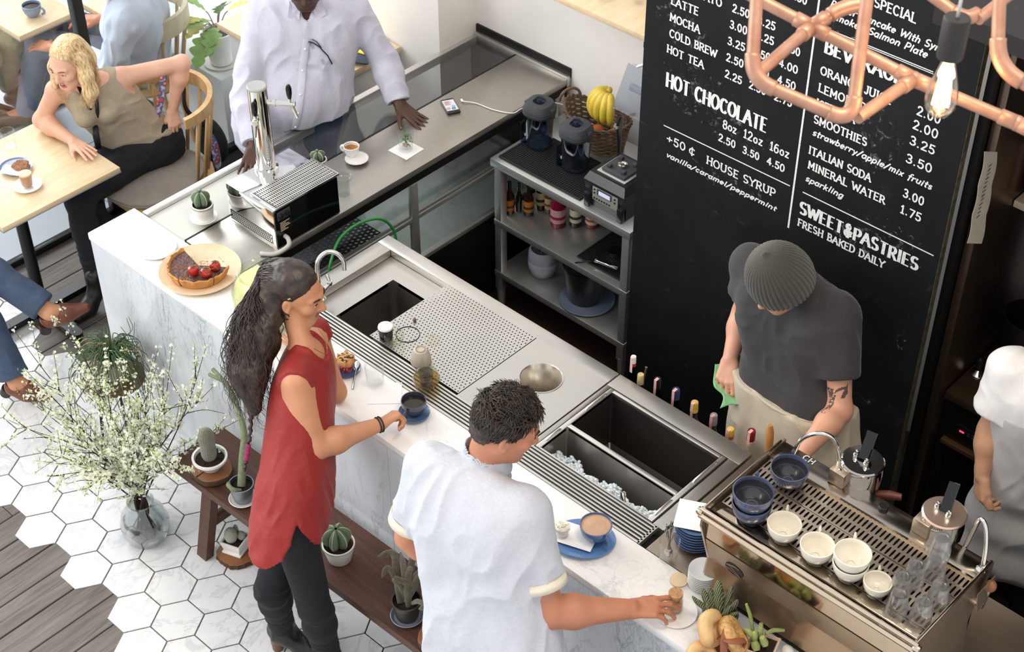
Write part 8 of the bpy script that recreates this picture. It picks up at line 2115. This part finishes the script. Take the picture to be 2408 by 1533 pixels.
# lower shelf
c = at(1251,655,.2355);o = thing('stoneware_crock','white glazed crock full of clip tops and tongs on the lower shelf','crock',(c.x+.01,c.y+.07,.2355));MB().lathe([(0,0),(.05,0),(.058,.008),(.074,.05),(.076,.08),(.072,.09),(.075,.10),(.072,.14),(.064,.155),(.060,.155),(.068,.135),(.07,.06),(.05,.012),(0,.01)],44).build('jar',mat('lilac_white_glaze','c9c6d6',.25,var=.05,Coat_Weight=.4),o)
for k in range(5):a = k * 1.3;p = V3((.05*cos(a),.05*sin(a),.14));MB().tube(bez([p,p*1.1+V3((0,0,.05)),p*1.45+V3((.01,0,.05)),p*1.5+V3((.01,0,-.02))],12),.0028,6).build('wire_clip',CHROME,o)
MB().tube([(-.03,.02,.10),(-.075,-.01,.235)],[.008,.010],10).build('tool_handle',mat('brass','b08d4a',.3,1.),o)
c = at(1368,715,.2355);o = thing('blue_tray','large round blue grey tray under the plastic bucket on the lower shelf','tray',(c.x,c.y+.04,.2355));MB().lathe([(0,0),(.11,0),(.135,.012),(.132,.016),(.108,.005),(0,.005)],56).build('tray',mat('blue_grey_tray','76849c',.35),o)
o = thing('plastic_bucket','translucent tapered plastic bucket on the blue tray of the lower shelf','bucket',(c.x-.02,c.y+.045,.2408));MB().lathe([(0,0),(.078,0),(.082,.01),(.105,.20),(.112,.202),(.112,.207),(.101,.207),(.078,.012),(0,.006)],56).build('bucket',glass('cloudy_plastic','b9b8b6',.35),o)
# oak wall shelf with glassware
ws0 = 2.08;zc = 1.60;wa = atY(1332,0,ws0);wb = atY(1513,85,ws0)
o = thing('wall_shelf','pale oak shelf high on the white wall beside the chalkboard','shelf',(1.4,2.2,wb.z-.03));MB().box((wa.x-.25,ws0,(wa.z+wb.z)/2-.03),(wb.x+.5,2.3295,(wa.z+wb.z)/2+.0),.003).build('board',W_LIGHT,o,'auto',True);MB().box((wb.x-.02,ws0+.03,(wa.z+wb.z)/2-.08),(wb.x+.02,2.329,(wa.z+wb.z)/2-.031)).build('bracket',m_blk,o,False,True);zs_ = (wa.z+wb.z) / 2
for px,py,r,lab,kind in ((1425,-2,.045,'round clear glass bowl on the oak wall shelf','glass_bowl'),(1502,8,.022,'clear bottle with a green label on the oak wall shelf','glass_bottle')):
    p = at(px,py,zs_);p.y = min(max(p.y,ws0+r+.01),2.32-r);g_ = thing(kind,lab,'glass',(p.x,p.y,zs_+.0005));MB().lathe([(0,0),(r*.7,0),(r,.02),(r,.10),(r*.96,.10),(r*.95,.022),(0,.006)],36).build('vessel',CLR,g_)
    if 'bottle' in kind:MB().lathe([(r*1.02,.03),(r*1.02,.08)],28,cap=False).build('label',mat('mint_label','cfe0d6',.7),g_)
# ------------------------------------------------------------ dark kitchen bay at the right
DKS = steel('dark_side_steel','6a5a4c',.28,(60,2,2),.15)
o = thing('fridge_panel','tall dark steel cabinet side right of the chalkboard','panel',(3.14,1.95,0));MB().box((3.115,1.70,.0),(3.15,2.30,2.5),.002).build('side_sheet',DKS,o,'auto',True);MB().box((3.082,1.66,0),(3.112,2.325,2.5)).build('black_trim',m_blk,o,False,True)
o = thing('kitchen_counter','dark kitchen counter with an oven below, behind the right hand staff member','counter',(3.9,2.0,0));MB().box((3.155,1.74,.862),(4.49,2.27,.90),.003).build('worktop',steel('bronze_steel','77624e',.3),o,'auto',True);MB().box((3.155,1.76,0),(4.49,2.27,.862)).build('carcass',m_blk,o,False,True);MB().box((3.20,1.752,.15),(4.3,1.762,.62),.003).build('oven_door',mat('oven_glass','0d0c0d',.12),o,'auto',True);MB().box((3.18,1.735,.64),(4.3,1.765,.662),.003).build('oven_handle',steel('warm_trim','b08a60',.3),o,'auto',True);dp = atY(2265,1015,1.752);MB().box((dp.x-.03,1.750,dp.z-.02),(dp.x+.16,1.760,dp.z+.02)).build('oven_display',BLKP,o,False,True)
for k in (0,1):MB().box((dp.x-.015+.085*k,1.7485,dp.z-.006),(dp.x+.005+.085*k,1.7505,dp.z+.001)).build('red_digit',emit('red_led','ff2a50',3.),o,False,True)
for k in range(6):MB().box((dp.x+.018+.02*(k%3),1.7485,dp.z-.010+.012*(k//3)),(dp.x+.030+.02*(k%3),1.7505,dp.z-.004+.012*(k//3))).build('oven_button',mat('grey_dial_plate','3d4046',.4),o,False,True)
p = at(2247,852,.90);o = thing('coffee_tamper','steel footed tamper standing on the dark kitchen counter','tamper',(max(p.x,3.195),max(p.y,1.80),.9005));MB().lathe([(0,0),(.029,0),(.030,.006),(.020,.014),(.010,.022),(0,.022)],32).build('foot',CHROME,o);MB().lathe([(0,.022),(.010,.022),(.016,.05),(.017,.075),(.010,.085),(0,.086)],24).build('grip',BLKP,o)
p = at(2330,830,.90);o = thing('waste_bin','black round bin on the dark kitchen counter','bin',(max(p.x+.05,3.28),2.08,.9005));MB().lathe([(0,0),(.09,0),(.105,.24),(.100,.24),(.086,.01),(0,.008)],40).build('bin',BLKP,o)
p = at(2405,760,1.1);o = thing('canister','beige canister with a dark band at the right edge behind the white t-shirt','canister',(p.x+.10,p.y+.17,.9005));MB().lathe([(0,0),(.055,0),(.055,.20),(.05,.205),(0,.206)],36).build('canister',mat('beige_tin','b09a84',.4),o);MB().lathe([(.0555,.165),(.0555,.175)],36,cap=False).build('dark_band',BLKP,o)
p = atY(2380,468,1.95);o = thing('kitchen_shelf','pale wooden shelf with red books at the right edge','shelf',(p.x+.4,2.1,p.z));MB().box((max(p.x-.05,3.153),1.95,p.z-.03),(4.48,2.279,p.z),.003).build('board',W_LIGHT,o,'auto',True)
for k,hx_ in enumerate(('7a1f2c','c9b8a0','5a1620','8a2a30','b9a890')):
    q = MB().box((0,0,0),(.022,.15,.22-.01*(k%3)),.001).build('book',mat('book_'+hx_,hx_,.6));q.location = (p.x+.02+.026*k,2.0,p.z+.0005);tag(q,('dark red book at the left end of the kitchen shelf','cream book beside the dark red one on the kitchen shelf','maroon book in the middle of the kitchen shelf row','brick red book right of the maroon one','tan book at the right end of the kitchen shelf row')[k],'book','books on the kitchen shelf')
p = atY(2382,40,2.0);o = thing('kitchen_shelf','upper pale wooden shelf at the top right corner','shelf',(p.x+.4,2.1,p.z));MB().box((max(p.x-.02,3.153),1.98,p.z-.03),(4.48,2.279,p.z),.003).build('board',W_LIGHT,o,'auto',True)
PAPR = mat('receipt_paper','e8dcc6',.8,var=.08,scale=20);o = thing('order_slips','strip of handwritten order slips hanging on the dark steel panel','paper',tuple(atX(2300,470,3.152)))
V = [];F = [];n = 16
for i in range(n+1):
    z_ = i / n;L2 = atX(2312-42*z_,355+215*z_,3.152);R2 = atX(2340-38*z_,355+215*z_,3.152);off = .004 + .006 * abs(sin(z_*9));V += [(3.152+off,L2.y,L2.z),(3.152+off+.004,R2.y,R2.z)]
F = [(2*i,2*i+1,2*i+3,2*i+2)for i in range(n)];q = link_mesh('slip',V,F,PAPR,o,smooth=False,at_world=True);q.modifiers.new('thick','SOLIDIFY').thickness = .0008
sc_ = MB()
for k in range(13):a = atX(2333-2.4*k,385+10*k,3.170);wv_ = [(3.171,a.y-.003-.0026*j,a.z+.004*sin(j*2.1+k))for j in range(9)];sc_.tube(wv_,.0008,4)
sc_.build('handwriting',mat('pen_ink','2a2624',.8),o,False,True)
p = atX(2352,497,3.152);p = atY(2352,497,2.27);q = MB().lathe([(0,0),(.014,0),(.014,.008),(0,.009)],20,ax=(0,-1,0)).build('blue_magnet',mat('magnet_blue','1f4f9a',.35));q.location = (p.x,2.2805,p.z);tag(q,'round blue magnet on the dark kitchen wall','magnet')
# ------------------------------------------------------------ espresso machine with cups and glasses on top
random.seed(401)
MX0,MX1,MY0,MY1,MZ = 3.12,3.895,.215,.64,1.40
em = thing('espresso_machine','two group polished steel espresso machine at the near right of the counter','coffee machine',(3.5,.42,.9965))
def E_(m,n,mm,s='auto',par=None):return m.build(n,mm,par or em,s,True)
WARM = steel('warm_mirror_steel','bcab95',.10,(1,1,1),.04,0);WARM2 = steel('warm_brushed','bfae9a',.24,(2,60,60),.08);GOLDC = steel('bronze_chrome','d9c8b2',.10,(1,1,1),.05,0)
side = [(.205,1.405),(.645,1.405),(.645,1.36),(.56,1.20),(.60,1.002),(.235,1.002),(.262,1.13),(.225,1.25),(.200,1.33)]
for x in (MX0-.006,MX1):
    m = MB();m.prism(side,0,.008);m.move(mtx=Matrix(((0,0,1,x),(1,0,0,0),(0,1,0,0),(0,0,0,1))));E_(m,'side_panel',WARM2,False)
E_(MB().box((MX0+.004,.275,1.02),(MX1-.001,.60,1.36)),'body',m_blk,False)
E_(MB().add([(MX0+.003,.215,1.372),(MX1-.001,.215,1.372),(MX1-.001,.228,1.262),(MX0+.003,.228,1.262),(MX0+.003,.244,1.372),(MX1-.001,.244,1.372),(MX1-.001,.244,1.262),(MX0+.003,.244,1.262)],[(3,2,1,0),(0,1,5,4),(7,6,2,3),(4,5,6,7)]),'upper_front',WARM,False)
lp_ = [(.226,1.258),(.258,1.14),(.236,1.03),(.244,1.03),(.266,1.14),(.240,1.258)]
m = MB();m.prism(lp_,MX0+.003,MX1-.001);m.move(mtx=Matrix(((0,0,1,0),(1,0,0,0),(0,1,0,0),(0,0,0,1))));E_(m,'lower_front',steel('bronze_front','a58c70',.22,(2,30,30),.08,.0),False)
E_(MB().box((MX0+.06,.27,.997),(MX0+.10,.31,1.03)).box((MX1-.10,.27,.997),(MX1-.06,.31,1.03)).box((MX0+.06,.53,.997),(MX0+.10,.57,1.03)).box((MX1-.10,.53,.997),(MX1-.06,.57,1.03)),'feet',m_blk,False)
# round badge: black disc with a slanted S stroke
bc_ = V3((3.228,.2345,1.2));bn_ = unit((0,-1,-.27));bu = unit((0,-.27,1));bxv = V3((1,0,0));bc_ = V3(atY(1722,1345,.238));bc_[1] = .226 + (1.258-bc_[2]) * .27 - .001
E_(MB().add([bc_+.036*(cos(a)*bxv+sin(a)*bu)+bn_*.001 for a in np.arange(36)*2*pi/36],[tuple(range(36))]),'badge',mat('gloss_black','0b0c10',.08),False)
def bs_(pts,w):
    V = [];
    for k,(u,v) in enumerate(pts):ww = w * math.sin(pi*(k+.6)/(len(pts)+.2)) + .0006;V += [bc_+bxv*(u-ww*.3)+bu*(v+ww)+bn_*.0016,bc_+bxv*(u+ww*.3)+bu*(v-ww)+bn_*.0016]
    return V,[(2*i,2*i+1,2*i+3,2*i+2)for i in range(len(pts)-1)]
E_(MB().add(*bs_([(-.030,.012),(-.010,.022),(.010,.028),(.024,.024)][::1],.0022)).add(*bs_([(-.024,.018),(-.008,.004),(.010,-.014),(.022,-.026)],.0030)).add(*bs_([(-.038,-.006),(-.018,-.010),(.004,-.020),(.022,-.027)],.0018)),'badge_mark',mat('badge_bronze','c9ab88',.35,.6),False)
# cup tray
E_(MB().box((MX0+.003,.24,1.362),(MX1-.001,.545,1.372)),'tray_base',mat('tray_dark','2b2c2f',.3,.6),False)
E_(MB().perf(MX0+.010,MX1-.006,.285,.445,1.388,.0165,.0400,.0042,.0155,.002,True).perf(MX0+.010,MX1-.006,.449,.545,1.388,.0165,.048,.0040,.0190,.002,False),'cup_tray',WARM2,False)
E_(MB().box((MX0+.004,.240,1.380),(MX1-.002,.284,1.3875),.002),'tray_front_strip',WARM)
E_(MB().box((MX0+.004,.446,1.3875),(MX1-.002,.4485,1.3905)).box((MX0+.004,.545,1.372),(MX1-.002,.553,1.396)),'tray_rib',GOLDC,False)
E_(MB().box((MX0+.002,.553,1.36),(MX1-.001,.642,1.395),.003),'back_deck',steel('deck_mirror','a79c90',.16,(2,20,20),.15,0))
for y,z,r in ((.208,1.402,.0085),(.203,1.378,.0115)):E_(MB().tube([(MX0-.012,y,z),(MX1+.014,y,z)],r,16),'front_rail',GOLDC)
for x in (MX0-.012,MX1+.012):E_(MB().lathe([(0,-.010),(.013,-.010),(.015,0),(.013,.010),(0,.012)],18,(x,.206,1.39),ax=(1,0,0)),'rail_knob',GOLDC)
E_(MB().tube([(MX0-.002,.21,1.412),(MX0-.002,.62,1.412)],.0045,10),'side_rail',GOLDC);E_(MB().tube([(MX1+.004,.21,1.414),(MX1+.004,.63,1.414)],.0055,10),'side_rail',GOLDC)
k_ = at(2077,1195,1.396);E_(MB().lathe([(0,0),(.016,0),(.016,.010),(.014,.012),(0,.012)],24,(k_.x,k_.y,1.3952)),'deck_knob',BLKP)
# curved plate with pale letters behind the blue cup
tpz = 1.3965;q0 = at(1885,1078,tpz);GLB = GL
V = [];F = []
def flat(tx,p,h):
    x = 0
    for chh in tx:
        w,st = GLB[chh]
        for s_ in st:
            pts = []
            for q in s_:
                if q[0] == 'a':_,cx,cy,rx,ry,a0,a1 = q;pts += [(cx+rx*cos(RAD(a0+(a1-a0)*j/10)),cy+ry*sin(RAD(a0+(a1-a0)*j/10)))for j in range(11)]
                else:pts.append(q)
            for (u0,v0),(u1,v1) in zip(pts,pts[1:]):
                d = V3((u1-u0,v1-v0,0));l = np.linalg.norm(d)
                if l < 1e-6:continue
                nx,ny = -d[1] / l * .9,d[0] / l * .9;b = len(V);V.extend([(p.x+(x+u0+nx)*h,p.y+(v0+ny)*h,tpz),(p.x+(x+u0-nx)*h,p.y+(v0-ny)*h,tpz),(p.x+(x+u1-nx)*h,p.y+(v1-ny)*h,tpz),(p.x+(x+u1+nx)*h,p.y+(v1+ny)*h,tpz)]);F.append((b,b+1,b+2,b+3))
        x += w + 2
flat('CH',q0,.0024);link_mesh('deck_letters',V,F,CERW,em,smooth=False,at_world=True)
# brew groups: round polished heads with lids, acorn nuts and black lever paddles
for k,(px,py) in enumerate(((2030,1082),(2222,1204))):
    c = at(px,py,1.46);cx,cy = c.x,c.y
    lidm = (steel('lid_mirror','b5b0aa',.08,(1,1,1),.05,0),steel('lid_peach','dcc0ac',.25,(1,1,1),.05,0))[k]
    g = E_(MB().lathe([(0,1.30),(.045,1.30),(.055,1.33),(.056,1.36),(.070,1.375),(.073,1.42),(.070,1.452),(0,1.452)],12,(cx,cy,0)),'brew_group',MIR,'auto')
    E_(MB().lathe([(0,1.452),(.070,1.452),(.071,1.457),(.066,1.461),(0,1.461)],48,(cx,cy,0)),'group_lid',lidm,'auto',None)
    for dx in (-.028,.018):
        p = V3((cx+dx,cy-.006-dx*.25,1.461));E_(MB().lathe([(0,0),(.010,0),(.010,.008),(.0085,.010),(.0085,.018),(.005,.025),(0,.027)],8,tuple(p)),'acorn_nut',CHROME)
    p0 = V3((cx-.002,cy+.002,1.463));p1 = p0 + V3((-.012,.055,.075));sd_ = V3((.016,.003,0));up_2 = unit(np.cross(p1-p0,sd_)) * -.009
    E_(MB().add([p0-sd_-up_2,p0+sd_-up_2,p1+sd_-up_2,p1-sd_-up_2,p0-sd_+up_2,p0+sd_+up_2,p1+sd_+up_2,p1-sd_+up_2],[(0,1,2,3),(7,6,5,4),(0,4,5,1),(1,5,6,2),(2,6,7,3),(3,7,4,0)]),'lever_paddle',mat('gloss_black','0b0c10',.08),False)
    E_(MB().box((cx-.062,.585,1.395),(cx-.004,cy-.03,1.452),.003),'group_neck',WARM2);E_(MB().lathe([(0,0),(.006,0),(.005,.004),(0,.005)],12,(cx-.033,.603,1.452)),'neck_bolt',CHROME)
    if k == 0:E_(MB().tube([(cx+.06,cy+.012,1.335),(cx+.10,cy+.03,1.345),(cx+.135,cy+.045,1.35)],[.014,.017,.012],12),'filter_handle',wood('red_wood','5a2f22','7a4433',3,(8,8,2)))
w1 = [V3(at(1868,1064,1.42)),V3(at(1884,1034,1.50)),V3(at(1922,1019,1.55)),V3(at(1958,1030,1.54)),V3(at(1973,1070,1.47)),V3(at(1970,1112,1.40))]
E_(MB().tube(bez(w1,30),.0075,12),'steam_wand',CHROME)
w2 = [V3(at(2310,1338,1.396)),V3(at(2318,1290,1.46)),V3(at(2318,1240,1.53)),V3(at(2306,1220,1.54)),V3(at(2290,1245,1.47)),V3(at(2268,1290,1.38))]
E_(MB().tube(bez(w2,30),.0075,12),'steam_wand',CHROME);E_(MB().lathe([(0,0),(.018,0),(.018,.006),(.010,.010),(0,.011)],20,tuple(V3(at(2308,1340,1.3955)))),'wand_collar',CHROME)
kb_ = V3(atX(2330,1378,3.935));E_(MB().ball(kb_,(.018,.018,.022),0,20,14),'steam_knob',wood('knob_wood','7a4a2a','a36c42',3,(6,6,2)));lv_ = V3(atX(2308,1420,3.915));E_(MB().tube([kb_-V3((0,0,.015)),(kb_+lv_)/2,lv_],[.008,.009,.010],10),'steam_lever',CHROME);E_(MB().lathe([(0,0),(.014,0),(.014,.02),(0,.022)],18,(3.903,lv_[1],lv_[2]),ax=(1,0,0)),'lever_pivot',GOLDC)
E_(MB().prism([(.50,1.395),(.62,1.395),(.585,1.30),(.535,1.28)],0,.003).move(mtx=Matrix(((0,0,1,3.930),(1,0,0,0),(0,1,0,0),(0,0,0,1)))),'lever_guard',WARM2,False)
# cups on the tray
TZ = 1.3885;MUGB = mat('denim_glaze','4a556e',.28,var=.3,scale=16,Coat_Weight=.5);MUGI = mat('dark_glaze_inside','302f33',.25,var=.3,scale=12,Coat_Weight=.5);CREAM = mat('cream_glaze','e9e2d2',.25,var=.04,scale=10,Coat_Weight=.4)
def teacup(label,x,y,z,r,h,m,ang,inner=None,grp=None,hr=.017):
    t = thing('cup',label,'cup',(x,y,z),0,grp);cup(t,r,h,m,hang=ang,hr=hr*1.15,foot=.55,hz=.74,ho=1.75)
    if inner:MB().lathe([(0,.0115),(r*.50,.0118),(r*.85,h*.44),(r*.945,h*.76),(r*.945,h*.93)],40,cap=False).build('glazed_inside',inner,t)
    MB().lathe([(r*.22,.0122),(r*.26,.0130),(r*.30,.0122)],28,cap=False).build('well_ring',m,t)
    return t
UPA = RAD(118)
p = at(1764,1215,TZ);teacup('lower of the two stacked blue mugs on the coffee machine',p.x,p.y,TZ,.064,.070,MUGB,UPA,MUGI);teacup('upper of the two stacked blue mugs on the coffee machine',p.x,p.y,TZ+.047,.066,.072,MUGB,UPA,MUGI)
p = at(1852,1135,TZ);teacup('single blue mug at the far left corner of the cup tray',p.x,p.y,TZ,.0625,.070,MUGB,UPA,MUGI)
p = at(1840,1262,TZ);teacup('first white cup in the row, right of the stacked blue mugs',p.x,p.y,TZ,.054,.062,CREAM,UPA)
p = at(1917,1312,TZ);teacup('second white cup in the row on the cup tray',p.x,p.y,TZ,.054,.062,CREAM,UPA)
p = at(1995,1352,TZ);teacup('lower of the two stacked white cups on the cup tray',p.x,p.y,TZ,.056,.062,CREAM,UPA);teacup('upper of the two stacked white cups on the cup tray',p.x,p.y,TZ+.041,.058,.062,CREAM,UPA)
p = at(2059,1392,TZ);teacup('small white espresso cup beside the upturned glasses',p.x,p.y,TZ,.044,.050,CREAM,UPA,None,None,.013)
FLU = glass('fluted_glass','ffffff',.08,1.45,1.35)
nd = FLU.node_tree;o_ = nd.nodes['Material Output'];df = nd.nodes.new('ShaderNodeBsdfTranslucent');mz = nd.nodes.new('ShaderNodeMixShader');mz.inputs[0].default_value = .16;nd.links.new(o_.inputs[0].links[0].from_socket,mz.inputs[1]);nd.links.new(df.outputs[0],mz.inputs[2]);nd.links.new(mz.outputs[0],o_.inputs[0])  # translucent share brightens the glass in place of caustic light
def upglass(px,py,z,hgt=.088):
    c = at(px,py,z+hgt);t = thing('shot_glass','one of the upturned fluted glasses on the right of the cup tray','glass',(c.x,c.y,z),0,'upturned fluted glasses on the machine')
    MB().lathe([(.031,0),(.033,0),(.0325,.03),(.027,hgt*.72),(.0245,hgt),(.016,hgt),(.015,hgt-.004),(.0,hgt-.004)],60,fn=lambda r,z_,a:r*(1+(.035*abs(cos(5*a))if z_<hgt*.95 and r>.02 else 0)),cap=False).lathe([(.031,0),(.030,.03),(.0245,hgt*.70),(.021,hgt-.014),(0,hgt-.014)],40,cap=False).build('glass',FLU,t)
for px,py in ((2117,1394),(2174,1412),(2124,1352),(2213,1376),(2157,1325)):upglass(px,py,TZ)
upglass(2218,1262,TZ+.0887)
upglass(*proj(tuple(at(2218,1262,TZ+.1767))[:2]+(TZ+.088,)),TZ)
# ------------------------------------------------------------ copper pipe lamp hanging near the camera
def atD(px,py,d):return V3(CAM+ray(px,py)*(d/FOC))
cl_ = thing('copper_pipe_lamp','hanging lamp frame of copper pipes at the top right','lamp',tuple(atD(2020,120,3.3)))
COP = NT('copper_pipe');cn = COP.noise(COP.coord(),25,4);COP.link(COP.ramp(cn,[(.3,C('a87c66')),(.7,C('bf947f'))]),COP.b.inputs['Base Color']);COP.set(Metallic=.55,Roughness=.45);COP = COP.m
J = {'a0':(1783,-60,3.30),'a1':(1767,186,3.30),'b1':(2002,287,3.30),'b0':(2046,-60,3.30),'c0':(1700,-45,3.48),'c1':(1908,63,3.44),'c2':(2148,186,3.40),'c3':(2392,290,3.36),'c4':(2470,330,3.35),'d0':(2060,-30,3.55),'e0':(2170,-25,3.60),'e1':(2272,48,3.56),'e2':(2300,46,3.56),'e3':(2372,-10,3.60),'f0':(2352,-60,3.20),'f1':(2326,110,3.20),'f2':(2345,158,3.20),'f3':(2470,232,3.18),'g0':(1985,15,3.44),'g1':(2062,8,3.44)}
J = {k:atD(*v)for k,v in J.items()}
def pipe(*ks,r=.0135):MB().tube([J[k]if isinstance(k,str)else k for k in ks],r,16).build('pipe',COP,cl_,'auto',True)
def elbow(a,b,c,r=.0165,s=.045):
    a,b,c = J[a],J[b],J[c];p = b + unit(a-b) * s;q = b + unit(c-b) * s;pts = [(1-t)**2*p+2*t*(1-t)*b+t*t*q for t in np.linspace(0,1,14)]
    MB().tube([p+unit(a-b)*.006]+pts+[q+unit(c-b)*.006],r,16).build('elbow',COP,cl_,True,True)
def sh(a,b,s=.045):return J[b] + unit(J[a]-J[b]) * s
pipe('a0',sh('a0','a1'));elbow('a0','a1','b1');pipe(sh('b1','a1'),sh('a1','b1'));elbow('a1','b1','b0');pipe(sh('b0','b1'),'b0')
pipe(sh('c1','a1',.02),'c1');pipe('c0','c1');pipe('c1','c2');pipe('c2','c3');pipe('c3','c4');pipe('c1','g0');pipe('g0','d0');pipe(sh('c2','b1',.02),'c2');pipe('e0','e1');elbow('e0','e1','e3',.0165,.03);pipe('e2','e3');pipe('f0',sh('f0','f2',.05));elbow('f0','f2','f3',.0165,.05);pipe(sh('f3','f2',.045),'f3');elbow('c1','g0','g1',.0165,.03)
for k,ns in (('c1',('c0','c2','a1','g0')),('c2',('c1','c3','b1')),('c3',('c2','c4'))):
    b = MB()
    for n in ns:b.tube([J[k],J[k]+unit(J[n]-J[k])*.038,J[k]+unit(J[n]-J[k])*.040],[.0165,.0165,.0135],16)
    b.ball(J[k],.0172,0,16,10);b.build('joint',COP,cl_,True,True)
bt = atD(2252,40,3.10);dn = V3((0,0,-1))
bl = thing('edison_bulb','glowing filament bulb hanging in a black holder at the top right','light bulb',tuple(bt))
MB().tube([bt,bt+V3((0,0,.5))],.0035,8).build('cord',mat('white_cable','efeeea',.4),bl,True,True)
MB().lathe([(0,-.088),(.0255,-.088),(.0265,-.082),(.0265,-.004),(.024,0),(0,0)],36,tuple(bt)).build('holder',mat('holder_black','221f1d',.5),bl,'auto',True)
bz = [(.013,-.090),(.0135,-.098),(.019,-.118),(.028,-.150),(.0325,-.180),(.031,-.200),(.022,-.216),(.008,-.224),(.0,-.225)]
MB().lathe(bz[::-1],40,tuple(bt),cap=False).build('bulb_glass',glass('amber_bulb_glass','f8e6cc',0,1.2,1.3),bl,True,True)
fm = MB()
for k in range(8):
    a = k * pi / 4;fm.tube([bt+V3((.007*cos(a),.007*sin(a),-.100)),bt+V3((.015*cos(a),.015*sin(a),-.196))],.0032,6)
fm.build('filament',emit('hot_filament','ffd7a0',22),bl,True,True)
pl_ = bpy.data.lights.new('bulb_light','POINT');pl_.energy = 2.5;pl_.color = (1,.72,.45);pl_.shadow_soft_size = .03;po = bpy.data.objects.new('bulb_light',pl_);COL.objects.link(po);po.location = tuple(bt+V3((0,0,-.16)))
struct(MB().box((3.08,1.2,2.72),(4.6,2.45,2.78)).build('ceiling',m_dark,smooth=False))
for k,(x,y) in enumerate(((3.3,.9),(3.9,.9))):pass
